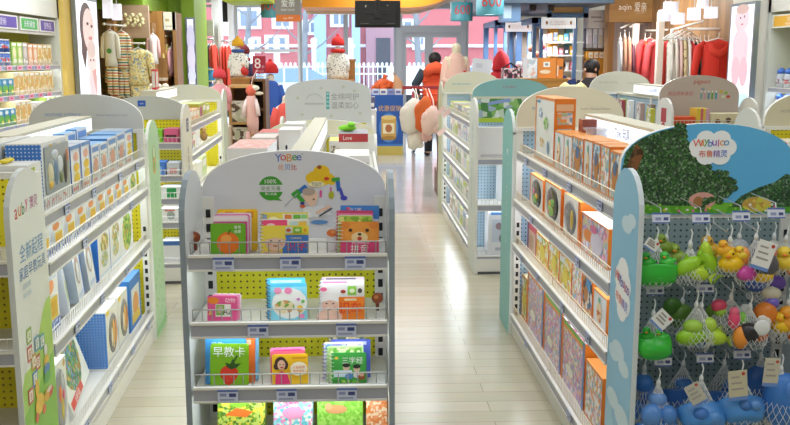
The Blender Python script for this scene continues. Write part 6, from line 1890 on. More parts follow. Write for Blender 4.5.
f = MB(); q = at(160, 86, y); f.box(at(148, 60, y).x, y-.05, q.z-.03, p2.x, y+.5, q.z, WD); f.build('shelf', t)
rod('short rail inside the wardrobe bay', P(165, 36, 14.3), P(170.5, 36, 14.6), r=.01)
garment('yellow narrow romper in the wardrobe bay', P(166, 40, 14.35), 'edge', '#ecd98a', .5, .13, 0)
garment('pink narrow romper in the wardrobe bay', P(171, 43, 14.4), 'edge', '#e8b0b4', .42, .13, 0)
t = thing('shoe_pile', 'cream knitted bootees lying on the low shelf under the baby jacket', 'bootees', P(155, 90, 13.0))
for i in range(4):
    f = MB(); f.ell((-.15+i*.1, 0, .05), .05, .07, .045, M('#f0ead8', .8), 8, 6); f.build('bootee', t)
t = thing('display_ledge', 'wooden ledge under the baby jacket and bootees', 'shelf', P(157, 78, 13.9))
f = MB(); f.box(-.1, -.1, -.04, .12, .2, 0, M('#d0c0a8', .5)); f.build('board', t)
f = MB(); f.box(-.1, .2, -.04, .12, .24, .3, WD); f.build('back_board', t)

# far left corner: rails of coloured children's coats
for px, py0, py1, lab in ((198, 8, 30, 'pale rose panel with gold lettering over the far left rails'),):
    p0, p1 = at(194, 29, 16.2), at(203, 8, 16.2)
    t = thing('sign_board', lab, 'sign', (p0.x, 16.2, p0.z))
    f = MB(); f.box(0, 0, 0, p1.x-p0.x, .06, p1.z-p0.z, M('#c9b8b4', .5)); f.build('board', t)
    f = MB(); f.ell2(.1, .2, .04, .06, -.001, M('#e0c060', .4), 8); f.build('emblem', t)
t = thing('clothes_rack', 'wooden post rack of coloured coats left of the white column', 'rack', (0, 0, 0))
p0 = at(196, 86, 16.4)
f = MB(); f.box(p0.x, 16.4, 0, p0.x+.14, 16.7, at(196, 30, 16.4).z, WD); f.build('post', t)
p1, p2 = at(204, 36, 16.6), at(213, 20, 16.6)
f = MB(); f.box(p1.x, 16.6, p1.z, p2.x, 16.65, p2.z, M('#eceae6', .5)); f.build('sign_panel', t)
for py in (70, 82, 95):
    q0, q1 = at(196, py, 16.4), at(212, py, 16.4)
    f = MB(); f.box(q0.x, 16.4, q0.z, q1.x, 16.8, q0.z+.025, M('#e3dccb', .5)); f.build('shelf', t)
f = MB(); f.tube([P(203, 39, 16.7), P(214, 39, 16.7)], .02, STEEL, 6); f.build('rail', t)
for i, (px, c, nm) in enumerate(((204, '#6a4a44', 'brown'), (206.5, '#8a6a9a', 'mauve'), (209, '#3a6a8a', 'blue'), (211.5, '#c85a4a', 'brick red'), (214, '#e8503a', 'red'))):
    garment(f'{nm} child coat, {ORD[i]} on the far left rail', P(px, 40.5, 16.68+.0*i), 'edge', c, .5, .12, PI/2*.0, group=None, depth=.12)
for i, (px, py, c, nm) in enumerate(((200, 76, '#3a5a8a', 'dark blue'), (204, 77, '#c8484a', 'red'), (208, 75, '#4a9ac8', 'light blue'), (201, 90, '#a87a5a', 'brown'), (207, 91, '#5a7a9a', 'grey blue'))):
    f = MB(); f.tube([(0, 0, 0), (0, 0, .05), (0, 0, .16), (0, 0, .24)], [.1, .13, .12, .05], M(c, .8), 10)
    q = at(px, py, 16.55)
    zz = at(196, 82 if py < 80 else 95, 16.4).z+.0265
    tag(f.build('school_bag', None, None, (q.x, 16.6, zz)), f'{nm} small bag on the {"upper" if py < 80 else "lower"} shelf of the far left rack', 'bag', 'small bags on the far left rack')
t = thing('clothes_rack', 'white rack of red coats in front of the left window', 'rack', (0, 0, 0))
p1, p2 = at(220, 36, 17.5), at(228, 22, 17.5)
f = MB(); f.box(p1.x, 17.5, p1.z, p2.x, 17.54, p2.z, M('#eef0f4', .5)); f.build('sign_panel', t)
f = MB(); f.tube([P(220, 41, 17.5), P(231, 41, 17.5)], .02, STEEL, 6); f.build('rail', t)
f = MB(); q = at(220, 41, 17.5); f.box(q.x-.03, 17.48, 0, q.x+.03, 17.54, p2.z, WHITE); f.build('post', t)
for i, (px, c, nm) in enumerate(((222, '#f06a5a', 'coral'), (225, '#e8402e', 'bright red'), (228, '#e0503c', 'red orange'))):
    garment(f'{nm} coat, {ORD[i]} on the rail by the left window', P(px, 42, 17.48), 'edge', c, .85, .2, .5, depth=.1)

# ---------------------------------------------------------------- mannequins and people (skinned bodies)


def skin(name, parent, pts, edges, rad, m, sub=2):
    me = bpy.data.meshes.new(name)
    me.from_pydata(pts, edges, [])
    o = bpy.data.objects.new(name, me)
    COL.objects.link(o)
    sk = o.modifiers.new('s', 'SKIN')
    for i, r in enumerate(rad):
        d = me.skin_vertices[0].data[i]
        d.radius = r if isinstance(r, tuple) else (r, r)
        d.use_root = (i == 0)
    sb_ = o.modifiers.new('u', 'SUBSURF'); sb_.levels = sub; sb_.render_levels = sub
    bpy.context.view_layer.update()
    m2 = bpy.data.meshes.new_from_object(o.evaluated_get(bpy.context.evaluated_depsgraph_get()))
    o.modifiers.clear(); o.data = m2; bpy.data.meshes.remove(me)
    m2.materials.clear(); m2.materials.append(m)
    for p in m2.polygons:
        p.use_smooth = True; p.material_index = 0
    if parent:
        o.parent = parent
    return o


def person(label, loc, rotz, H=1.65, top='#d8402e', legs='#2a2c34', hair='#1c1614', lean=0.0, arms=None, sleeve=None, hood=False, legs_on=True, sit=False, cat='person', vest=False):
    """standing figure facing -y; lean tips the upper body forward"""
    t = thing('person', label, cat, loc, rotz)
    k = H/1.65
    sk = M('#dfb195', .6)
    S_ = lambda x, y, z: (x*k, (y-lean*max(0, z-.85))*k, z*k)
    hip, waist, chest, neck, head = S_(0, 0, .88), S_(0, .01, 1.05), S_(0, .01, 1.25), S_(0, .01, 1.42), S_(0, -.015, 1.53)
    P_ = [hip, waist, chest, neck, head]
    E_ = [(0, 1), (1, 2), (2, 3), (3, 4)]
    Rr = [(.15*k, .11*k), (.13*k, .1*k), (.16*k, .11*k), (.055*k, .055*k), (.085*k, .1*k)]
    hands = []
    for s in (-1, 1):
        sh = S_(s*.17, .01, 1.36)
        el, wr, ha = (arms or (lambda s: ((s*.24, .0, 1.12), (s*.22, -.12, .95), (s*.21, -.18, .88))))(s)
        i = len(P_)
        P_ += [sh, S_(*el), S_(*wr), S_(*ha)]; E_ += [(2, i), (i, i+1), (i+1, i+2), (i+2, i+3)]; Rr += [.06*k, .045*k, .032*k, .035*k]
        hands.append((P_[-2], P_[-1]))
    for s in (-1, 1):
        i = len(P_)
        if sit:
            P_ += [S_(s*.1, -.02, .84), (s*.12*k, -.42*k, .5*k), (s*.12*k, -.4*k, .1*k), (s*.12*k, -.5*k, .04*k)]
        else:
            P_ += [S_(s*.09, 0, .8), (s*.1*k, -.01*k, .47*k), (s*.1*k, .02*k, .08*k), (s*.11*k, -.12*k, .04*k)]
        E_ += [(0, i), (i, i+1), (i+1, i+2), (i+2, i+3)]; Rr += [.09*k, .06*k, .042*k, .04*k]
    skin('body', t, P_, E_, Rr, sk)
    # fingers: four and a thumb on each hand
    for (wr, ha), s in zip(hands, (-1, 1)):
        d = (Vector(ha)-Vector(wr)).normalized()
        f = MB()
        for q in range(4):
            b = Vector(ha)+Vector(((q-1.5)*.016*k, 0, 0))+d*.012
            f.tube([b, b+d*.035*k, b+d*(.055+.008*(q in (1, 2)))*k+Vector((0, 0, -.012*k))], [.008*k, .0075*k, .006*k], sk, 6)
        b = Vector(wr)+d*.03*k
        f.tube([b, b+Vector((-s*.03*k, 0, 0))+d*.02*k, b+Vector((-s*.035*k, 0, -.01*k))+d*.05*k], [.01*k, .009*k, .007*k], sk, 6)
        f.build('fingers', t)
    # face
    hd_ = Vector(head)
    f = MB(); f.ell(hd_+Vector((0, -.105*k, -.012*k)), .013*k, .018*k, .02*k, sk, 8, 6)
    for s in (-1, 1):
        f.ell(hd_+Vector((s*.035*k, -.09*k, .012*k)), .012*k, .008*k, .007*k, M('#2a1f1c', .4), 8, 6); f.ell(hd_+Vector((s*.088*k, 0, -.005*k)), .01*k, .02*k, .028*k, sk, 8, 6)
    f.ell(hd_+Vector((0, -.098*k, -.055*k)), .024*k, .006*k, .007*k, M('#b8605a', .5), 8, 6); f.build('face', t)
    f = MB(); f.ell(hd_+Vector((0, .018*k, .025*k)), .102*k, .112*k, .105*k, M(hair, .6), 14, 10); f.ell(hd_+Vector((0, .07*k, -.07*k)), .06*k, .05*k, .09*k, M(hair, .6), 10, 8); f.build('hair', t)
    # coat over the trunk and arms
    tp = M(top, .8); sl = M(sleeve or top, .8)
    f = MB()
    prof = [(.82, .195, .15), (.95, .19, .15), (1.1, .18, .145), (1.25, .2, .15), (1.36, .18, .125), (1.42, .09, .085)]
    f.tube([S_(0, .01, z) for z, a, b in prof], [(a*k, b*k) for z, a, b in prof], tp, 16); f.build('jacket', t)
    if vest:
        f = MB()
        for q in range(5):
            z = .9+q*.1
            f.tube([Vector(S_(0, .01, z))+Vector((.2*k*math.cos(a), .155*k*math.sin(a), 0)) for a in [2*PI*j/16 for j in range(17)]], .012*k, tp, 5, False)
        f.build('quilting', t)
    for i in (5, 9):
        f = MB(); f.tube([P_[i], P_[i+1], P_[i+2]], [.085*k, .068*k, .05*k], sl, 10); f.build('sleeve', t)
    for i in (13, 17):
        f = MB(); f.tube([P_[i], P_[i+1], P_[i+2]], [.105*k, .075*k, .06*k], M(legs, .8), 10); f.build('trouser_leg', t)
        f = MB(); q = Vector(P_[i+3]); f.ell(q+Vector((0, .04*k, 0)), .05*k, .12*k, .04*k, M('#1e1c1c', .5), 10, 6); f.build('shoe', t)
    if hood:
        f = MB(); f.tube([hd_+Vector((0, .04*k, -.12*k)), hd_+Vector((0, .03*k, -.05*k)), hd_+Vector((0, .03*k, .06*k)), hd_+Vector((0, .05*k, .14*k)), hd_+Vector((0, .08*k, .17*k))], [(.13*k, .12*k), (.13*k, .13*k), (.115*k, .115*k), (.06*k, .06*k), (.015*k, .015*k)], tp, 14); f.build('hood', t)
    return t


# shopper at the door in an orange red vest, seen from behind, bending over a trolley
q = at(435, 60, 15.4)
person('person in orange red vest and dark sleeves, seen from behind by the door', (q.x, 15.4, 0), PI, 1.78, '#e8552c', '#23252b', '#14100f', .06, arms=lambda s: ((s*.31, -.02, 1.14), (s*.27, -.16, 1.0), (s*.24, -.24, .97)), sleeve='#2e3a44', vest=True)
f = MB(); f.tube([(-.15, .12, 1.42), (-.1, .19, 1.5), (0, .22, 1.53), (.1, .19, 1.5), (.15, .12, 1.42)], [.07, .09, .1, .09, .07], M('#ea5a30', .8), 10); f.build('hood', bpy.data.objects['person'])
t = thing('shopping_trolley', 'red framed trolley before the orange vested person', 'trolley', (at(430, 90, 16.3).x, 16.3, 0))
f = MB()
rdm = M('#b8303a', .4)
for x in (-.3, .3):
    for y in (-.25, .2):
        f.tube([(x, y, .1), (x, y, 1.08)], .02, rdm, 6)
f.build('frame', t)
f = MB()
for z in (.55, .8, 1.08):
    f.tube([(-.3, -.25, z), (.3, -.25, z), (.3, .2, z), (-.3, .2, z), (-.3, -.25, z)], .018, rdm, 6)
f.box(-.3, -.25, .5, .3, .2, .52, M('#d8d8d8', .5)); f.build('basket', t)
for x in (-.3, .3):
    for y in (-.25, .2):
        f = MB(); f.T = Matrix.Translation((x, y, .05)); f.ell((0, 0, 0), .025, .05, .05, BLACK, 10, 6); f.build('wheel', t)
q = at(501.5, 60, 13.9)
person('person in a long red hooded coat behind the blue booth post', (q.x, 13.9, 0), R(155), 1.74, '#c8202a', '#c8202a', '#1a1412', 0, hood=True)
q = at(561, 60, 12.9)
person('dark haired person in a navy jumper behind the orange cartons', (q.x, 13.0, 0), R(-30), 1.66, '#28386a', '#2a2a30', '#15110f', .05)
q = at(596, 60, 11.6)
person('woman with black hair in a dark top at the right counter', (q.x, 11.7, 0), R(-60), 1.66, '#2a2426', '#2a2a30', '#120e0d', .05)


def mannequin(label, loc, rotz, H, coat, coat_print=None, hat=None, hat_label=None, head=True, stand=False, legs=None, arms=True, cat='mannequin', scarf=None, bust=False, wide=1.0):
    if bust:
        loc = (loc[0], loc[1], loc[2]-.245*H)
    t = thing('mannequin', label, cat, loc, rotz)
    k = H/1.0       # child figure one metre tall
    wm = M('#e6d8c4', .5)
    hz = .9
    P_ = [(0, 0, .44*k), (0, 0, .58*k), (0, 0, .68*k), (0, 0, .76*k), (0, -.01*k, .86*k)]
    E_ = [(0, 1), (1, 2), (2, 3), (3, 4)]
    Rr = [(.1*k, .08*k), (.1*k, .08*k), (.11*k, .08*k), .04*k, (.085*k, .095*k)]
    for s in (-1, 1):
        i = len(P_); P_ += [(s*.11*k, 0, .68*k), (s*.16*k, 0, .54*k), (s*.17*k, -.05*k, .42*k)]; E_ += [(2, i), (i, i+1), (i+1, i+2)]; Rr += [.042*k, .034*k, .026*k]
    for s in (() if bust else (-1, 1)):
        i = len(P_); P_ += [(s*.055*k, 0, .38*k), (s*.06*k, 0, .2*k), (s*.06*k, .01*k, .03*k)]; E_ += [(0, i), (i, i+1), (i+1, i+2)]; Rr += [.065*k, .045*k, .03*k]
    skin('body', t, P_, E_, Rr, wm)
    m = coat_print or M(coat, .85)
    f = MB(); f.tube([(0, 0, z*k) for z in (.26, .34, .5, .64, .71, .76)], [(a*wide*k, b*k) for a, b in ((.17, .13), (.175, .135), (.15, .12), (.145, .11), (.12, .09), (.055, .055))], m, 16); f.build('coat', t)
    for s in (-1, 1):
        i = 5 if s < 0 else 8
        f = MB(); f.tube([P_[i], P_[i+1], P_[i+2]], [.065*k, .056*k, .044*k], m, 10); f.build('sleeve', t)
    if legs:
        for i in (11, 14):
            f = MB(); f.tube([P_[i], P_[i+1], P_[i+2]], [.08*k, .058*k, .045*k], M(legs, .85), 10); f.build('trouser_leg', t)
    if hat:
        f = MB(); f.tube([(0, 0, .86*k), (0, 0, .9*k), (0, 0, .96*k), (0, .01*k, 1.0*k), (.0, .01*k, 1.03*k)], [.112*k, .122*k, .11*k, .075*k, .03*k], M(hat, .9), 14); f.ell((0, .01*k, 1.04*k), .03*k, .03*k, .03*k, M(hat, .9), 10, 8); f.build('hat', t)
    if scarf:
        f = MB(); f.tube([(.1*k*math.cos(a), -.01*k+.09*k*math.sin(a), .765*k) for a in [2*PI*j/12 for j in range(13)]], .034*k, M(scarf, .9), 8, False); f.build('scarf', t)
    return t


# wooden cabinets that carry the small mannequins
def cabinet(label, x0, x1, y0, y1, z1, mats, shelves=(), name='wooden_cabinet', open_front=False):
    t = thing(name, label, 'cabinet', ((x0+x1)/2, y0, 0))
    w2 = (x1-x0)/2; dp = y1-y0
    if open_front:
        for x in (-w2, w2-.03):
            f = MB(); f.box(x, 0, 0, x+.03, dp, z1, mats); f.build('side_panel', t)
        f = MB(); f.box(-w2, dp-.02, 0, w2, dp, z1, WDD); f.build('back_panel', t)
        f = MB(); f.box(-w2, 0, z1, w2, dp, z1+.03, mats); f.build('top', t)
        for z in shelves:
            f = MB(); f.box(-w2+.03, 0, z, w2-.03, dp-.02, z+.025, mats); f.build('shelf', t)
    else:
        f = MB(); f.box(-w2, 0, 0, w2, dp, z1, mats); f.build('body', t)
        f = MB(); f.box(-w2-.01, -.01, z1, w2+.01, dp, z1+.03, mats); f.build('top', t)
        f = MB(); f.box(-w2+.04, -.02, .1, -.01, 0, z1-.05, mats); f.box(.01, -.02, .1, w2-.04, 0, z1-.05, mats); f.build('door', t)
    return t


WDL = wood('#a06a34', '#b98448', 2, 12)
yc = 10.8
a, b = at(231, 80, yc), at(265, 80, yc)
cabinet('tall open wooden cabinet left of centre with bags and a pink doll', a.x, (a.x+b.x)/2+.02, yc, yc+.5, a.z, WDL, name='wooden_cabinet')
cabinet('dark open side of the tall wooden cabinet with shelves of baby goods', (a.x+b.x)/2+.03, b.x, yc+.02, yc+.5, a.z-.02, WDD, (.35, .7, 1.05), open_front=True)
zc = a.z+.0315
mannequin('small mannequin in dotted white coat and yellow hat on wooden cabinet', (at(233, 60, yc+.2).x+.06, yc+.22, zc), 0, .6, '#e9e6dc', SPB, '#e2a823', legs=None, scarf='#3a5a9a', bust=True)
for o in COL.objects:
    pass
# a lower cream open shelf in front of it with boxes
yl = 10.3
a2, b2 = at(228, 92, yl), at(251, 92, yl)
cabinet('low open light wood shelf of folded baby clothes below the cabinet', a2.x, b2.x, yl, yl+.4, at(230, 88, yl).z, wood('#c89a5a', '#d8ac6c', 2, 10), (.3, .62, .92), open_front=True)
FLO = art(['#d9d8c4', '#8a9a7a', '#e8e6dc', '#6a5a4a', '#c8ccb0'], 18, .8)
for i, z in enumerate((.945, .645, .325)):
    f = MB(); f.box(-.1, -.12, 0, .14, .1, .22, FLO); f.box(-.1, -.12, .222, .14, .1, .24, M('#e8e4d8', .8))
    tag(f.build('folded_blanket', None, None, ((a2.x+b2.x)/2, yl+.16, z+.0015)), f"patterned folded blanket on the {['upper', 'middle', 'lower'][i]} shelf of the light wood shelf", 'blanket', 'folded blankets')
t = thing('pink_doll', 'pink long legged doll hanging on the wooden cabinet front', 'doll', P(251, 96, 10.15))
dm = M('#e6b6ac', .9)
f = MB(); f.tube([(0, 0, 0), (0, 0, -.1), (.01, 0, -.3), (.02, 0, -.42)], [.05, .06, .07, .05], dm, 10); f.build('body', t)
f = MB(); f.ell((0, 0, .06), .06, .055, .06, M('#e2705a', .9), 12, 8); f.build('head', t)
f = MB(); f.tube([(0, .02, .1), (0, .2, .2), (0, .7, .28)], .005, dm, 5); f.build('cord', t)
f = MB(); f.ell((.05, -.02, .09), .05, .02, .03, M('#f2ecd8', .8), 8, 6); f.ell((.09, 0, .03), .05, .02, .02, M('#ece2c8', .8), 8, 6); f.build('flower', t)
for s in (-1, 1):
    f = MB(); f.tube([(s*.04, 0, -.4), (s*.05, -.01, -.6), (s*.05, -.01, -.85)], [.03, .028, .03], dm, 8); f.build('leg', t)
    f = MB(); f.tube([(s*.04, 0, -.04), (s*.07, -.03, -.12), (s*.08, -.04, -.22)], [.028, .024, .026], M('#f0dcd8', .9), 8); f.build('arm', t)
t = thing('red_gift', 'small red round toy beside the dotted coat mannequin', 'toy', (at(243, 78, yc+.2).x, yc+.2, zc))
f = MB(); f.ell((0, 0, .07), .07, .06, .07, M('#c8302a', .6)); f.build('ball', t)
f = MB(); f.ell((0, -.02, .15), .03, .03, .02, M('#e8c8b0', .6)); f.build('knob', t)
# red sale sign on its pole
sp = at(253, 73.5, 11.05); sq = at(265.5, 56, 11.05)
t = thing('sale_sign', 'dark red sale sign with a big white 8 above the wooden cabinet', 'sign', ((sp.x+sq.x)/2, 11.05, sp.z))
hw, hh = (sq.x-sp.x)/2, sq.z-sp.z
f = MB(); f.box(-hw, 0, 0, hw, .01, hh, M('#a82038', .5)); bd = f.build('board', t)
f = MB(); f.text('8', -.02, hh*.58, hh*.58, -.001, M('#f2e6e4', .5)); f.text('折', hw*.6, hh*.38, hh*.16, -.001, M('#e8c4c8', .5)); f.text('限时优惠', 0, hh*.13, hh*.12, -.001, M('#d89aa4', .5)); f.build('lettering', bd)
f = MB(); f.tube([(0, .02, 0), (0, .02, zc-sp.z)], .012, STEEL, 6); f.build('pole', t)
f = MB(); f.lathe([(.07, zc-sp.z), (.07, zc-sp.z+.015)], STEEL, 16); f.build('base', t)

# red hatted mannequin on its wooden cabinet
yc = 11.2
a, b = at(326, 60, yc), at(355, 60, yc)
cabinet('wooden cabinet under the red hatted mannequin', a.x, b.x, yc+.3, yc+.7, at(330, 61.5, yc).z-.0, WDL)
cabinet('lower wooden plinth in front of the red hatted mannequin cabinet', a.x+.04, b.x-.02, yc-.25, yc+.25, at(330, 80, yc).z-.03, WDL)
mannequin('mannequin in long dotted white coat and red knitted hat', (at(338, 60, yc).x, yc, at(330, 80, yc).z+.0015), 0, .68, '#eeeae2', SPB, '#d62c26', scarf='#d62c26', bust=True, wide=1.12)
# coral jackets and the blue outfit on stands between
mannequin('headless looking mannequin in coral jacket left of the white header', (at(286, 60, 9.6).x, 9.6, .55), .2, .86, '#e2584e', None, None, legs='#4a4e54')
cabinet('white low plinth under the coral jacket mannequin', at(278, 60, 9.6).x, at(294, 60, 9.6).x, 9.35, 9.9, .52, M('#eceae4', .5))
mannequin('mannequin in blue dress and red round hat by the window', (at(270, 60, 13).x, 13, .62), 0, .98, '#3a62b8', None, '#cc2a2a', legs='#7f9ad0')
cabinet('white plinth under the blue dressed mannequin', at(262, 60, 13).x, at(279, 60, 13).x, 12.8, 13.3, .59, M('#e8ecf2', .5))
mannequin('small mannequin in pink padded jacket behind the second left gondola', (at(219, 60, 10.2).x, 10.2, .92), 0, .62, '#e09aa0', None, '#d8404a', legs=None)
cabinet('cream cabinet under the pink padded mannequin', at(208, 60, 10.2).x, at(228, 60, 10.2).x, 10.0, 10.5, .89, M('#e6dcc8', .5))
mannequin('dark clothed mannequin behind the yellow hatted one', (at(243, 60, 13.4).x, 13.4, 1.0), 0, .86, '#4a3a56', None, '#7a2a2e', legs='#3a4a7a', scarf='#b83a3a')
cabinet('wooden cabinet under the dark clothed mannequin', at(236, 60, 13.4).x, at(251, 60, 13.4).x, 13.2, 13.7, .97, WDL)
# tall pale draped mannequin near the door
t = thing('mannequin', 'tall pale mannequin in pinkish beige coat beside the door', 'mannequin', (at(456, 60, 12.6).x, 12.6, 0), .2)
wm = M('#e3d7b8', .5)
H0 = at(456, 32, 12.6).z/1.75
Pm = [(0, 0, .95), (0, 0, 1.15), (0, 0, 1.35), (0, 0, 1.5), (0, -.01, 1.63)]
Em = [(0, 1), (1, 2), (2, 3), (3, 4)]; Rm = [(.11, .08), (.1, .08), (.11, .08), .045, (.075, .1)]
for s in (-1, 1):
    i = len(Pm); Pm += [(s*.115, 0, 1.42), (s*.15, .02, 1.18), (s*.08, -.12, 1.14)]; Em += [(2, i), (i, i+1), (i+1, i+2)]; Rm += [.055, .045, .035]
for s in (-1, 1):
    i = len(Pm); Pm += [(s*.09, 0, .85), (s*.09, 0, .48), (s*.09, .02, .03)]; Em += [(0, i), (i, i+1), (i+1, i+2)]; Rm += [.08, .055, .04]
skin('body', t, [tuple(c*H0 for c in p) for p in Pm], Em, [tuple(c*H0 for c in r) if isinstance(r, tuple) else r*H0 for r in Rm], wm)
cm = M('#e2b8a6', .85)
f = MB(); f.tube([(0, 0, z*H0) for z in (.5, .7, 1.0, 1.25, 1.42, 1.5)], [(.17*H0, .12*H0), (.165*H0, .12*H0), (.15*H0, .11*H0), (.15*H0, .1*H0), (.125*H0, .09*H0), (.055*H0, .055*H0)], cm, 18); f.build('coat', t)
for i in (5, 8):
    f = MB(); f.tube([Vector(Pm[i+j])*H0 for j in range(3)], [.055*H0, .05*H0, .042*H0], cm, 10); f.build('sleeve', t)
f = MB(); f.ell((.08*H0, -.1*H0, 1.28*H0), .02, .02, .02, M('#c8302a', .5), 8, 6); f.build('button', t)

# ---------------------------------------------------------------- promotion bin, rack and shop floor beyond the centre
y = 15.6
p0, p1 = at(371, 140, y), at(403, 95, y)
t = thing('promotion_bin', 'navy promotion bin printed with a golden tin, beyond the centre gondola', 'display bin', ((p0.x+p1.x)/2, y, 0))
hw = (p1.x-p0.x)/2; hz = p1.z
f = MB(); f.box(-hw, 0, 0, hw, .6, hz, M('#24549c', .45)); bd = f.build('bin', t)
f = MB()
f.rect(-hw, 0, hw, .16, -.001, M('#c8b45a', .5)); f.rect(-hw+.0, .16, hw, .2, -.001, M('#3f7ac0', .5))
f.ell2(.03, .48, .17, .26, -.0015, M('#4a86c8', .5)); f.rect(-.1, .3, .16, .66, -.002, M('#c9a050', .4)); f.ell2(.03, .66, .13, .04, -.0025, M('#e0c47a', .4)); f.ell2(.03, .3, .13, .04, -.0025, M('#a8803a', .4)); f.rect(-.07, .38, .13, .56, -.003, M('#e9dcb4', .4)); f.ell2(.03, .47, .06, .07, -.0035, M('#b06a3a', .4))
f.text('优惠促销', .05, .82, .1, -.001, M('#d8a84a', .4), .4); f.build('tin_picture', bd)
for i in range(4):
    x = -hw+.09+i*.13
    f = MB(); f.box(-.06, -.1, 0, .06, .1, .1, M(['#c8d4e8', '#e4e0d8', '#8f9ac4', '#d8dce6'][i], .5)); f.rect(-.04, .03, .04, .07, -.101, M('#6a6a9a', .5))
    tag(f.build('carton', None, None, ((p0.x+p1.x)/2+x, y+.14, hz+.0015)), f"{['blue white', 'cream', 'lilac', 'pale grey'][i]} carton on the rim of the navy promotion bin", 'carton', 'cartons on the promotion bin')
netm = M('#e8662c', .6)
t = thing('net_sack', 'orange net sack heaped on the navy promotion bin', 'sack', (at(385, 95, y).x, y+.36, hz+.0015))
f = MB()
for i in range(18):
    a = i*2.4; r = .17*math.sqrt(i/18)
    f.ell((r*math.cos(a), .09*math.sin(a), .1+.12*(1-i/18)), .075, .07, .065, netm, 8, 6)
f.build('filling', t)
f = MB(); f.tube([(0, 0, .26), (.01, 0, .3), (.03, 0, .34)], [.05, .03, .05], netm, 8); f.build('neck', t)
t = thing('tan_bag', 'tan cloth bag slumped right of the orange net sack', 'bag', (at(399, 96, y).x, y+.34, hz+.0015))
f = MB(); f.tube([(0, 0, 0), (0, 0, .1), (-.02, 0, .24), (-.06, 0, .33)], [(.1, .1), (.12, .11), (.07, .08), (.02, .03)], M('#d8a67c', .8), 12); f.build('body', t)
f = MB(); f.tube([(-.06, 0, .32), (-.1, 0, .38), (-.03, 0, .36)], .012, M('#c89468', .8), 6); f.build('handle', t)
# grey till-like box and plants between
y = 14.4
for i, (px, py, c, lab, wd, h_) in enumerate(((365, 92, '#a9a2a8', 'small grey carton standing left of the navy promotion bin', 8, 16), (372, 99, '#5a5a7a', 'dark violet carton behind the white header right side', 6, 12))):
    q = at(px, py, y)
    f = MB(); wm_ = wd*y/890/2; f.box(-wm_, 0, 0, wm_, .2, h_*y/890, M(c, .5), mt=M('#d4ccc8', .5)); f.rect(-wm_*.7, .04, wm_*.7, .1, -.001, M('#e8e4e2', .5))
    f.box(-wm_, 0, -q.z, wm_, .2, -.001, M('#eceae6', .5)) if False else None
    tag(f.build('carton', None, None, (q.x, y+.0, .871)), lab, 'carton')
cabinet('white low counter behind the white header', at(352, 60, y).x, at(376, 60, y).x, y-.1, y+.4, .839, M('#e6e4e0', .5))

# rack of stuffed net bags at the far end of the second right gondola
y = 10.6
t = thing('bag_rack', 'low dark wooden rack beyond the second right gondola', 'rack', (1.0, y, 0))
f = MB(); f.box(-.02, .1, 0, .5, .7, .3, WDD); f.build('body', t)
f = MB(); f.box(-.02, .3, .3, .02, .34, 1.3, M('#8a6a50', .5)); f.box(.36, .3, .3, .4, .34, 1.3, M('#8a6a50', .5)); f.box(-.45, .3, 1.3, .4, .34, 1.34, M('#a8343c', .5)); f.build('back_frame', t)
for i, (px, py, c, lab, sx, sz) in enumerate(((413, 118, '#e6ddd0', 'large white stuffed plush bag hanging over the aisle', .15, .3), (424, 116, '#d9662e', 'orange plush animal hanging in the middle of the rack', .11, .3), (431, 122, '#eec9bc', 'pale pink plush blanket roll hanging nearest the gondola', .11, .24), (416, 141, '#e2d8c8', 'white plush bag hanging low on the rack', .1, .16), (427, 135, '#e8b8ac', 'small pink plush bag low on the rack', .06, .12))):
    q = at(px, py, 10.35-.1*(i % 3))
    t = thing('plush_bag', lab, 'plush toy', q, 0)
    m = M(c, .9)
    f = MB(); f.tube([(.03, 0, sz*.75), (.015, 0, sz*.5), (-.01, 0, 0), (-.02, 0, -sz*.45), (0, 0, -sz*.6)], [sx*.25, sx*.7, sx, sx*.75, sx*.3], m, 12); f.build('body', t)
    f = MB(); f.ell((-sx*.5, -.03, sz*.2), sx*.55, sx*.5, sz*.3, m, 10, 8); f.ell((sx*.4, -.04, -sz*.25), sx*.5, sx*.45, sz*.28, m, 10, 8); f.build('stuffing', t)
    f = MB(); f.tube([(.03, 0, sz*.7), (.03, .1, max(sz*.95, 1.2-q.z)), (.03, 10.92-q.y, max(sz, 1.31-q.z))], .008, m, 5); f.build('cord', t)

# ---------------------------------------------------------------- hanging drums, sign, television
def drum(label, px, py0, py1, wpx, y, num, cat='hanging sign'):
    c = at(px, (py0+py1)/2, y); h = (py1-py0)*y/890; r = wpx*y/890/2
    t = thing('hanging_drum', label, cat, (c.x, y, c.z))
    f = MB(); f.lathe([(r, -h/2), (r, h/2), (r*.97, h/2), (r*.97, -h/2)], art(['#4f9dac', '#5aa6b4', '#4896a4'], 6), 28, cap=False); s = f.build('shade', t)
    f = MB()
    vs, fs, tw, th = text_geo(num)
    k = h*.5/th
    f.add([(1.02*r*math.sin(x*k*.9/r), -1.02*r*math.cos(x*k*.9/r), z*k+.02) for x, z in vs], fs, M('#d8484a', .4)); f.build('number', s)
    f = MB(); f.lathe([(r*.6, -h/2+.01), (r*.6, -h/2+.02)], M('#f0fbff', .4, 2.5), 20); f.build('lamp', t)
    f = MB()
    for a in (0, 2.1, 4.2):
        f.tube([(r*.9*math.cos(a), r*.9*math.sin(a), h/2), (0, 0, h/2+.2), (0, 0, CEIL-c.z)], .004, STEEL, 4)
    f.build('wire', t)
    return t


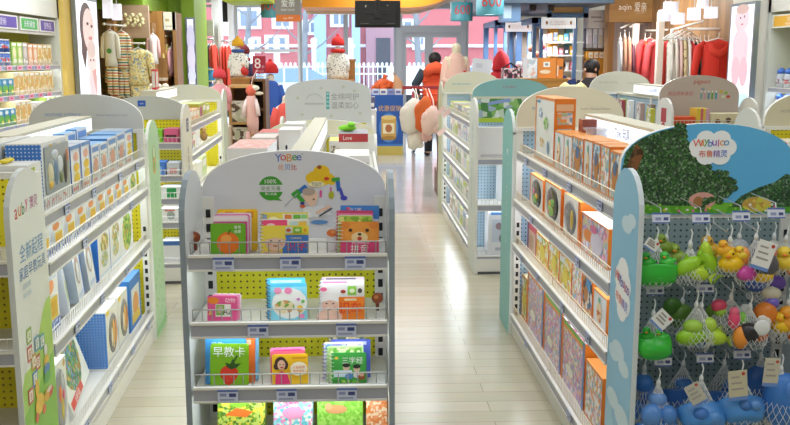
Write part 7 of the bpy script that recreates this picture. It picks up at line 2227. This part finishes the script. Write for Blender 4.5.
drum('teal hanging drum with red 600 over the door', 461.5, 3, 20.5, 22, 12.5, '600')
drum('larger teal hanging drum with red 800 right of the 600 one', 490, -8, 14.5, 27, 10.8, '800')
drum('teal hanging drum partly hidden by the grey and orange sign', 269, -3, 17, 16, 12.8, '800')
p0, p1 = at(276, 21.5, 10.5), at(300, -14, 10.5)
t = thing('hanging_sign', 'hanging grey sign with white letters and an orange foot', 'hanging sign', ((p0.x+p1.x)/2, 10.5, p0.z))
hw, hh = (p1.x-p0.x)/2, p1.z-p0.z
f = MB(); f.box(-hw, 0, 0, hw, .03, hh, M('#8f8880', .5)); bd = f.build('board', t)
f = MB(); f.rect(-hw, 0, hw, hh*.19, -.001, M('#e0762a', .5)); f.text('aqin 爱亲', 0, hh*.095, hh*.08, -.002, M('#f6ead8', .5), hw*1.2); f.build('orange_foot', bd)
f = MB(); f.text('爱亲', 0, hh*.52, hh*.22, -.001, M('#f2f2f0', .5), hw*1.1); f.text('BABY SHOP', 0, hh*.33, hh*.06, -.001, M('#e2e0da', .5), hw*1.1); f.build('lettering', bd)
f = MB()
for x in (-hw*.8, hw*.8):
    f.tube([(x, .015, hh), (x, .015, CEIL-p0.z)], .006, STEEL, 4)
f.build('wire', t)
# television seen from the back
y = 9.4
p0, p1 = at(355, 27.5, y), at(400.5, 0.5, y)
t = thing('television', 'black television hung from the ceiling, its back towards us', 'television', ((p0.x+p1.x)/2, y, p0.z))
hw, hh = (p1.x-p0.x)/2, p1.z-p0.z
tv = M('#191513', .45)
f = MB(); f.box(-hw, 0, 0, hw, .03, hh, tv); f.box(-hw*.8, -.03, hh*.1, hw*.8, 0, hh*.85, tv); f.build('case', t, bevel=.006)
f = MB(); f.box(-.03, -.06, hh*.35, .03, -.03, hh, M('#1d1a19', .5)); f.box(-.12, -.045, hh*.5, .12, -.03, hh*.8, M('#1d1a19', .5)); f.tube([(0, -.045, hh*.6), (0, -.045, CEIL-p0.z)], .018, M('#1d1a19', .5), 8); f.build('bracket', t)
f = MB()
for x in (-.12, .1):
    f.ell((x, -.034, hh*.78), .012, .006, .012, M('#c8beb4', .4), 8, 6)
f.box(-hw*.75, -.031, hh*.14, -hw*.4, -.03, hh*.15, M('#8a837c', .4)); f.box(hw*.4, -.031, hh*.14, hw*.75, -.03, hh*.15, M('#8a837c', .4)); f.build('fixing', t)

# ---------------------------------------------------------------- blue booths and checkout at the right rear
BLU = M('#5f86b8', .4)


def booth(label, x0p, x1p, y, ytop, sign0, sign1, posts, sgl):
    t = thing('blue_booth', label, 'booth', (0, 0, 0))
    a, b = at(x0p, ytop, y), at(x1p, ytop, y)
    f = MB(); f.box(a.x, y, a.z-.08, b.x, y+.1, a.z, BLU); f.box(a.x, y+1.3, a.z-.08, b.x, y+1.4, a.z, BLU)
    for x in (a.x, b.x-.08):
        f.box(x, y, a.z-.08, x+.08, y+1.4, a.z, BLU)
    f.build('top_frame', t)
    for px in posts:
        q = at(px, 60, y)
        f = MB(); f.box(q.x-.025, y, 0, q.x+.025, y+.06, a.z, BLU); f.build('post', t)
    for x in (a.x, b.x-.08):
        f = MB(); f.box(x, y+1.3, 0, x+.08, y+1.4, a.z, BLU); f.build('post', t)
    s0, s1 = at(sign0[0], sign0[1], y), at(sign1[0], sign1[1], y)
    f = MB(); f.box(s0.x, y-.06, s0.z, s1.x, y-.01, s1.z, M('#eef2f4', .4, .55)); sg = f.build('sign_panel', t)
    f = MB(); f.text(sgl, (s0.x+s1.x)/2, (s0.z+s1.z)/2, (s1.z-s0.z)*.42, -.0, M('#cf8f50', .5), (s1.x-s0.x)*.5)
    for s in (s0.x+(s1.x-s0.x)*.14, s0.x+(s1.x-s0.x)*.86):
        f.ell2(s, (s0.z+s1.z)/2, .02, .03, 0, M('#c89a6a', .5), 8)
    f.v = [(vx, vy+y-.062, vz) for vx, vy, vz in f.v]
    f.build('lettering', sg)
    return t


booth('left blue framed booth with lit white sign behind the red coat', 496, 529, 14.2, 20, (505, 31.5), (531, 22), (495.5, 505, 529), 'COCOLI')
booth('right blue framed booth with brighter white sign', 533, 577, 13.2, 17.5, (541, 28.5), (575, 17.5), (534, 541, 574.5), 'COCOLI')
y = 12.4
p0, p1 = at(548, 17.5, y), at(589, 2, y)
t = thing('glazed_canopy', 'blue framed glazed panel over the right booth showing orange wood', 'panel', (0, 0, 0))
f = MB()
for (a, b, c, d) in ((p0.x, p0.z, p1.x, p0.z+.06), (p0.x, p1.z-.05, p1.x, p1.z), (p0.x, p0.z, p0.x+.05, p1.z), (p1.x-.07, p0.z, p1.x, p1.z)):
    f.box(a, y, b, c, y+.08, d, BLU)
f.build('frame', t)
f = MB(); f.box(p0.x+.05, y+.03, p0.z+.06, p1.x-.07, y+.05, p1.z-.05, wood('#d0a468', '#e0b87c', 0, 8)); f.build('wood_board', t)
t = thing('ceiling_speaker_box', 'blue grey box hanging under the dark ceiling right of the 800 drum', 'box', at(513, 12, 11.6))
f = MB(); f.box(-.14, 0, -.12, .1, .3, .12, M('#6f8fb4', .4)); f.build('case', t)
f = MB(); f.rect(-.12, -.08, -.02, .08, -.001, M('#b8cfe4', .4)); f.tube([(0, .1, .12), (0, .1, CEIL-.12-at(513, 12, 11.6).z)], .01, BLACK, 5); f.build('hanger', t)
for i, px in enumerate((533, 551)):
    q = at(px, 6, 11.9)
    t = thing('track_light', ['left', 'right'][i]+' black spotlight under the dark ceiling', 'lamp', (q.x, 11.9, q.z))
    f = MB(); f.lathe([(.04, -.06), (.05, .06)], BLACK, 12); f.build('can', t)
    f = MB(); f.tube([(0, 0, .06), (0, 0, at(545, 2.5, 11.5).z-q.z)], .008, BLACK, 5); f.build('stem', t)
# shelves of goods inside the booths
t = thing('display_shelves', 'yellow and white shelving inside the right blue booth', 'shelving unit', (0, 0, 0))
p0, p1 = at(541, 90, 14.5), at(577, 28, 14.5)
f = MB(); f.box(p0.x, 14.45, 0, p1.x, 14.5, p1.z, M('#cfc8b0', .5)); f.build('back_panel', t)
q0, q1 = at(549, 62, 14.3), at(558, 28, 14.3)
f = MB(); f.box(q0.x, 14.28, q0.z, q1.x, 14.44, q1.z, M('#e0a030', .5)); f.build('yellow_panel', t)
q0, q1 = at(566, 48, 14.3), at(574, 28, 14.3)
f = MB(); f.box(q0.x, 14.28, q0.z, q1.x, 14.44, q1.z, M('#5aa4ac', .5)); f.build('teal_panel', t)
for py in (42, 55, 70):
    q = at(541, py, 14.2)
    f = MB(); f.box(p0.x, 14.0, q.z-.02, p1.x, 14.28, q.z, M('#f0eee8', .5)); f.build('shelf', t)
bc = ['#f2f2f2', '#e8b44a', '#8f7ac8', '#e07a8a', '#5a9ac8', '#f0f0ea', '#2f3a4a', '#d8d0c0']
n = 0
for k, py in enumerate((42, 55, 70)):
    for i in range(6):
        q = at(544+i*5.5, py, 14.1)
        f = MB(); c = bc[(n*3) % 8]; f.box(-.03, -.03, 0, .03, .03, .1+.02*(n % 3), M(c, .5)); f.rect(-.02, .03, .02, .07, -.031, M('#ffffff', .5))
        tag(f.build('bottle_box', None, None, (q.x, 14.1, at(541, py, 14.2).z+.0015)), f"small carton, {ORD[i]} from left, {['upper', 'middle', 'lower'][k]} shelf in the right blue booth", 'carton', 'small cartons in the right booth')
        n += 1
t = thing('display_shelves', 'dark doorway panel with lit goods in the left blue booth', 'shelving unit', (0, 0, 0))
q0, q1 = at(513, 90, 15.2), at(521, 31, 15.2)
f = MB(); f.box(q0.x, 15.2, 0, q1.x, 15.3, q1.z, M('#3a3f4a', .5)); f.build('dark_panel', t)
q0, q1 = at(521, 90, 15.4), at(541, 22, 15.4)
f = MB(); f.box(q0.x, 15.4, 0, q1.x, 15.5, q1.z, M('#cdb9a8', .5)); f.build('back_panel', t)
for i, (px, py, c, c2, lab) in enumerate(((519, 68, '#e8e2ea', '#d85a5a', 'red and white toy figure at the left booth foot'), (531, 52, '#a86a4a', '#e8ded8', 'brown haired doll hanging in the left booth'), (537, 58, '#d87a5a', '#f0f0ee', 'orange and white doll hanging in the left booth'), (542, 50, '#d8605a', '#e8e0e0', 'red topped doll hanging at the booth post'), (543, 66, '#5a6a4a', '#e0e4e0', 'green topped doll low at the booth post'))):
    q = at(px, py, 13.9)
    t = thing('toy_figure', lab, 'toy', q)
    f = MB(); f.tube([(0, 0, 0), (0, 0, -.1), (0, 0, -.2), (0, 0, -.32)], [.03, .06, .07, .04], M(c2, .7), 10); f.build('body', t)
    f = MB(); f.ell((0, 0, .05), .05, .05, .055, M(c, .7), 10, 8); f.build('head', t)
t = thing('shopping_baskets', 'stack of dark patterned baskets right of the red coat', 'baskets', P(514, 79, 12.6))
f = MB(); f.box(-.14, 0, 0, .08, .3, .15, art(['#3a2a34', '#c87a8a', '#4a3a44', '#e8d8d8'], 26)); f.box(.1, 0, 0, .28, .3, .15, art(['#3a2a34', '#c87a8a', '#4a3a44', '#e8d8d8'], 26)); f.build('basket', t)
f = MB(); f.tube([(-.14, .15, .15), (-.03, .15, .22), (.08, .15, .15)], .012, BLACK, 6); f.build('handle', t)
cabinet('white counter under the dark patterned baskets', at(495, 60, 12.5).x, at(531, 60, 12.5).x, 12.5, 13.0, at(514, 79, 12.6).z-.032, M('#dedbd6', .5))
# wooden counter with orange cartons
y = 11.0
p0, p1 = at(524, 60, y), at(567, 60, y)
zc = at(540, 78.5, y).z
cabinet('tall wooden counter carrying the two orange cartons', p0.x, p1.x, y-.05, y+.5, zc-.03, wood('#a8742e', '#c08c44', 0, 10), name='wooden_counter')
fo = Fr((0, y), 0)
q0, q1, q2 = at(538, 60, y), at(556.5, 60, y), at(563.5, 60, y)
hB = at(545, 58, y).z-zc
carton('orange_carton', 'large orange carton with two white labels on the wooden counter', 'carton', fo, q0.x, q1.x, zc+.0005, hB, .3, 0, '#e08a3a', None, None, '#e8a050', [('r', .3, .55, .65, .8, '#f6f2ea'), ('e', .4, .32, .3, .1, '#eed8b8'), ('r', .38, .62, .56, .74, '#9a9a9a')])
carton('orange_carton', 'narrow orange carton with a dark mark right of the large one', 'carton', fo, q1.x+.006, q2.x, zc+.0005, hB*.98, .3, 0, '#dd8232', None, None, '#e8a050', [('r', .05, .1, .25, .65, '#ecd8c0'), ('r', .4, .45, .9, .6, '#5a4a4a')])
q3 = at(527.5, 60, y)
carton('grey_carton', 'white and pink striped carton left of the orange cartons', 'carton', fo, q3.x, q0.x-.006, zc+.0005, hB*1.0, .3, 0, '#dfe3e8', (['#e2e6ea', '#b8c4d0', '#e0b8a8', '#eceff2'], 24), None, '#e8eaec')
# white paper board over the far header and yellow cushion tops
q = at(488, 88, 9.9)
f = MB(); f.prism(rounded(-.11, 0, .1, .16, .015), 0, .012, M('#e2e2ec', .5)); f.rect(-.07, .06, .0, .11, -.001, M('#d0d0de', .5))
o = f.build('paper_board', None, None, (at(482, 60, 9.56).x, 9.57, 1.505)); o.rotation_euler = (R(-8), R(6), 0); tag(o, 'tilted white paper board standing on the second right gondola header', 'board')
for i, (px, py, wd, lab) in enumerate(((573, 83, 22, 'pale yellow padded seat edge behind the far right header'), (585, 86, 14, 'cream padded roll beside the pale yellow seat'))):
    q = at(px, py, 10.2)
    t = thing('padded_seat', lab, 'seat', (q.x, 10.2+.3*i, q.z-.08))
    f = MB(); r = wd*10.2/890/2
    f.tube([(-r, 0, .06), (-r*.6, 0, .0), (0, 0, -.02), (r*.6, 0, .0), (r, 0, .06)], [.05, .07, .08, .07, .05], M(['#eadfa0', '#e8dcae'][i], .8), 12); f.build('padding', t)
    f = MB(); f.box(-r*.8, -.05, -(q.z-.08), r*.8, .05, -.05, M('#d8cdb0', .6)); f.build('base', t)

# shelf cabinet behind the woman
y = 14.0
p0, p1 = at(587, 60, y), at(609.5, 60, y)
t = thing('display_cabinet', 'white and yellow display cabinet behind the black haired woman', 'cabinet', (p0.x, y, 0))
wd = p1.x-p0.x
f = MB(); f.box(0, 0, at(590, 28, y).z, wd, .3, at(590, 10, y).z, M('#eceae8', .5)); f.build('sign_panel', t)
f = MB(); f.rect(.04, at(590, 18, y).z, .2, at(590, 16.5, y).z, -.001, M('#a8a4a0', .5)); f.rect(.08, at(590, 22, y).z, .3, at(590, 21, y).z, -.001, M('#b8b4b0', .5)); f.build('lettering', t)
f = MB(); f.box(0, .25, 0, wd, .3, at(590, 28, y).z, M('#b8b0c8', .5)); f.box(0, 0, at(590, 50, y).z, wd, .3, at(590, 48, y).z, M('#5a4a3a', .5)); f.build('shelf', t)
f = MB(); f.box(0, .02, 0, wd, .24, at(590, 51, y).z, M('#d8962e', .5)); f.build('yellow_front', t)
for i in range(4):
    f = MB(); f.box(-.035, -.02, 0, .035, .06, .3, M('#f0eeee', .5)); f.rect(-.025, .04, .025, .2, -.021, M(['#d8c8d0', '#c8ccd8', '#e0d0b8', '#e8a070'][i], .5))
    tag(f.build('carton', None, None, (p0.x+.05+i*.088, y+.1, at(590, 48, y).z+.0015)), f"white carton, {ORD[i]} from left above the woman's head", 'carton', 'white cartons in the display cabinet')
for i in range(4):
    f = MB(); f.box(-.03, -.012, 0, .03, 0, .09, M('#f4ead8', .5)); f.rect(-.02, .02, .02, .05, -.0125, M('#e8b870', .5))
    tag(f.build('price_card', None, None, (p0.x+.06+i*.085, y+.0195, at(590, 58, y).z)), f"small white card, {ORD[i]} from left on the yellow cabinet front", 'card', 'cards on the yellow cabinet front')

# ---------------------------------------------------------------- right rear clothes shop
y = 13.4
p0, p1 = at(609, 22, y), at(657, -6, y)
t = thing('wooden_sign', 'light wooden shop sign with white lettering over the clothes rails', 'sign', (p0.x, y, p0.z))
wd, hh = p1.x-p0.x, p1.z-p0.z
f = MB(); f.box(0, 0, 0, wd, .25, hh, wood('#b98d55', '#d2a76b', 0, 7)); bd = f.build('board', t)
f = MB(); f.text('aqin', wd*.33, hh*.5, hh*.26, -.002, M('#f6f0e2', .4, .3)); f.text('爱亲', wd*.66, hh*.54, hh*.34, -.002, M('#f6f0e2', .4, .3), wd*.26); f.text('CLOTHES', wd*.66, hh*.33, hh*.05, -.002, M('#f0e8d8', .4)); f.build('lettering', bd)
f = MB(); q = at(609, 60, y); f.box(0, .02, -p0.z, .09, .22, 0, WD); f.box(wd-.06, .02, -p0.z, wd, .22, 0, WD); f.build('post', t)
# white stand posts and rails
t = thing('clothes_stand', 'white two post stand with sloping rails under the wooden sign', 'rack', (0, 0, 0))
for px, yy in ((637, 12.6), (662, 11.9)):
    q = at(px, 20, yy)
    f = MB(); f.box(q.x-.04, yy, 0, q.x+.04, yy+.08, q.z-.05 if px < 650 else q.z+.1, M('#efe8dc', .45)); f.build('post', t)
for a, b in ((P(621, 28, 12.9), P(633, 23, 13.25)), (P(630, 27, 12.8), P(642, 23.5, 13.2)), (P(646, 30.5, 12.8), P(663, 30.5, 12.5)), (P(656, 30, 12.6), P(668, 30, 12.4))):
    f = MB(); f.tube([a, b], .014, M('#f0ece4', .4), 8); f.build('rail', t)
gs = [(620.5, 33, '#c3c4c8', .62, .18, 'grey white long coat, leftmost under the wooden sign', 'edge'), (625, 31, '#c89a80', .66, .16, 'tan coat second under the wooden sign', 'edge'), (629.5, 33, '#e8a48a', .62, .17, 'salmon coat third under the wooden sign', 'edge'), (633, 38, '#7a4a5a', .55, .13, 'plum coat fourth under the wooden sign', 'edge'),
      (645.5, 34, '#e8593a', .72, .2, 'orange coat behind the coral ones', 'edge'), (650, 34, '#e55a5c', .74, .36, 'coral pink coat, left of the coral pair', 'coat'), (659, 35, '#e2555a', .74, .36, 'coral pink coat, right of the coral pair', 'coat')]
for px, py, c, h_, wd, lab, kd in gs:
    garment(lab, P(px, py, 12.5 if px < 655 else 12.25), kd, c, h_, wd, .35, depth=.055)
# second rail with fanned hangers, to the right
r2 = thing('clothes_stand', 'white rail stand with fanned white hangers beside the red coats', 'rack', (0, 0, 0))
f = MB(); f.tube([P(672, 30, 11.6), P(704, 21, 11.0)], .016, M('#f2eee6', .4), 8); f.tube([P(688, 29, 11.0), P(725, 29, 10.8)], .016, M('#f2eee6', .4), 8); f.build('rail', r2)
for px, yy in ((672, 11.6), (725, 10.8)):
    q = at(px, 29, yy)
    f = MB(); f.tube([(q.x, yy, q.z), (q.x, yy+.02, 0)], .02, M('#f2eee6', .4), 8); f.build('post', r2)
fan = [(671, 34, '#d8d4c8', 'pale grey'), (676, 33, '#ece4d4', 'cream'), (680.5, 32, '#e6c4bc', 'blush'), (684.5, 32.5, '#e2d2a0', 'dotted yellow'), (689, 34, '#efe8e0', 'white'), (693, 35, '#c8302e', 'red'), (697, 36, '#20302e', 'black green'), (701, 36, '#2c4a3c', 'dark green'), (705, 36, '#2a3470', 'navy'), (709, 36, '#c8a888', 'beige')]
for i, (px, py, c, nm) in enumerate(fan):
    garment(f'{nm} garment hung edge on, between coral coats and the red hooded coat', P(px, py, 11.2-.04*i), 'edge', c, .66, .17, .3, depth=.1, print_=art(['#e2d2a0']*5+['#8a6a4a'], 34, .85) if nm.startswith('dotted') else None)
    o = thing('white_hanger', f'white hanger over the {nm} garment', 'hanger', P(px+2, py-2, 11.25-.04*i), .4) if i < 5 else None
    if o:
        f = MB(); f.tube([(-.16, 0, -.09), (0, 0, 0), (.16, 0, -.09), (-.16, 0, -.09)], .01, M('#f4f0ea', .45), 6); f.build('bar', o)
        f = MB(); f.tube([(0, 0, 0), (0, 0, .03), (.015, 0, .045), (.025, 0, .03)], .004, STEEL, 5); f.build('hook', o)
g = garment('big red hooded coat, rightmost beside the baby poster', P(718, 34, 10.6), 'coat', '#cf3020', .68, .46, -.15, depth=.12)
f = MB(); f.tube([(-.1, -.06, -.12), (-.07, -.1, -.2), (0, -.12, -.24), (.07, -.1, -.2), (.1, -.06, -.12), (0, .02, -.08)], [.03, .05, .055, .05, .03, .03], M('#d63a28', .85), 10); f.build('hood', g)
garment('dark red coat hung behind the big red hooded one', P(724, 35, 11.0), 'coat', '#a82420', .68, .36, -.3, depth=.07)


def shade(label, px0, py0, px1, py1, y):
    a, b = at(px0, py1, y), at(px1, py0, y)
    r, h = (b.x-a.x)/2, b.z-a.z
    t = thing('pendant_lamp', label, 'lamp', ((a.x+b.x)/2, y, a.z), group='pendant lamps')
    f = MB(); f.lathe([(r, 0), (r*.94, h), (r*.92, h), (r*.98, 0)], M('#e9e6f2', .5, .5), 20, cap=False); f.lathe([(r*.94, h*.999), (.01, h)], M('#efeef2', .5, .4), 20, cap=False); f.build('lamp_shade', t)
    f = MB(); f.ell((0, 0, h*.45), r*.4, r*.4, r*.45, M('#fffaf0', .4, 4), 12, 8); f.build('bulb', t)
    f = MB(); f.tube([(0, 0, h), (0, 0, CEIL-a.z)], .006, M('#d8d4cc', .4), 5); f.build('cord', t)


for nm, q in (('white lamp shade, upper left of the right cluster', (663, 2, 678, 13, 10.4)), ('white lamp shade, leftmost of the right cluster', (658, 10, 672, 21, 10.8)), ('white lamp shade, lowest of the right cluster', (671, 13, 685, 24, 10.2)), ('white lamp shade left of the pair before the red coats', (687, 8, 701, 20, 9.8)), ('white lamp shade right of the pair before the red coats', (704, 7, 718, 18, 9.9)), ('white lamp shade highest before the red coats', (697, -3, 709, 8, 10.3)),
              ('large white lamp shade, left of the pair over the striped playsuit', (103, 0, 112.5, 18, 11.9)), ('large white lamp shade, right of the pair over the striped playsuit', (112, 4, 121.5, 20, 12.2))):
    shade(nm, *q)

# ---------------------------------------------------------------- right wall shelf of bottles
frB = Fr((4.25, 9.2), -PI/2)
LB = 2.0
t = thing('wall_shelf', 'right wall shelving of feeding bottles under a yellow sign', 'shelving unit', frB.loc, frB.rot)
f = MB(); f.box(0, .3, 0, LB, .34, 2.6, M('#c9c23a', .5)); f.build('back_panel', t)
for x in (0, LB-.06):
    f = MB(); f.box(x, -.02, 0, x+.06, .34, 2.9, M('#d5d7cf', .45)); f.build('side_panel', t)
f = MB(); f.box(0, -.02, 2.13, LB, .34, 2.9, M('#dedad0', .45)); fa = f.build('fascia', t)
f = MB(); f.text('All for your little baby', .75, 2.33, .035, -.0205, M('#a8a49a', .5)); f.text('with love', .5, 2.25, .03, -.0205, M('#a8a49a', .5)); f.build('lettering', fa)
f = MB(); f.box(.08, -.01, 1.97, LB-.08, .02, 2.1, M('#ece8d8', .4)); f.rect(.12, 1.985, LB-.12, 2.085, -.011, M('#ecb02e', .4)); f.text('奶瓶奶嘴', .5, 2.05, .045, -.012, M('#faf4e4', .4)); f.text('FEEDING BOTTLES', .5, 2.005, .022, -.012, M('#faf4e4', .4)); f.build('category_sign', t)
for z in (1.36, 1.1, .8):
    shelf(t, .065, LB-.065, .02, .3, z, fence=.08, led=True)
q = carton('lit_card', 'white card box hung on the right wall shelf upper back', 'box', frB, .72, 1.1, 1.62, .28, .1, .19, '#e9eef0', None, None, None, [('r', .3, .5, .7, .8, '#d8c8dc')])
n = 0
for k, z in enumerate((1.372, 1.112, .812)):
    for i in range(9):
        x = .14+i*.17
        c = [('#4a7ad8', 'blue'), ('#4a7ad8', 'blue'), ('#5a8ae0', 'light blue')][k]
        o = thing('feeding_bottle', f"clear bottle with {c[1]} cap, {ORD[i]} from far end, {['upper', 'middle', 'lower'][k]} right wall shelf", 'bottle', frB.w(x, .1, z), frB.rot, 'bottles on the right wall')
        f = MB(); f.lathe([(.05, 0), (.052, .02), (.052, .12), (.04, .14)], M('#c3c9d2', .2), 12); f.lathe([(.0525, .04), (.0525, .085)], art(['#c8606a', '#d8dce4', '#8a5a6a', '#e4e6ea'], 40), 12, cap=False); f.build('body', o)
        f = MB(); f.lathe([(.042, .14), (.044, .175), (.03, .185), (.012, .2)], M(c[0], .3), 12); f.build('cap', o)
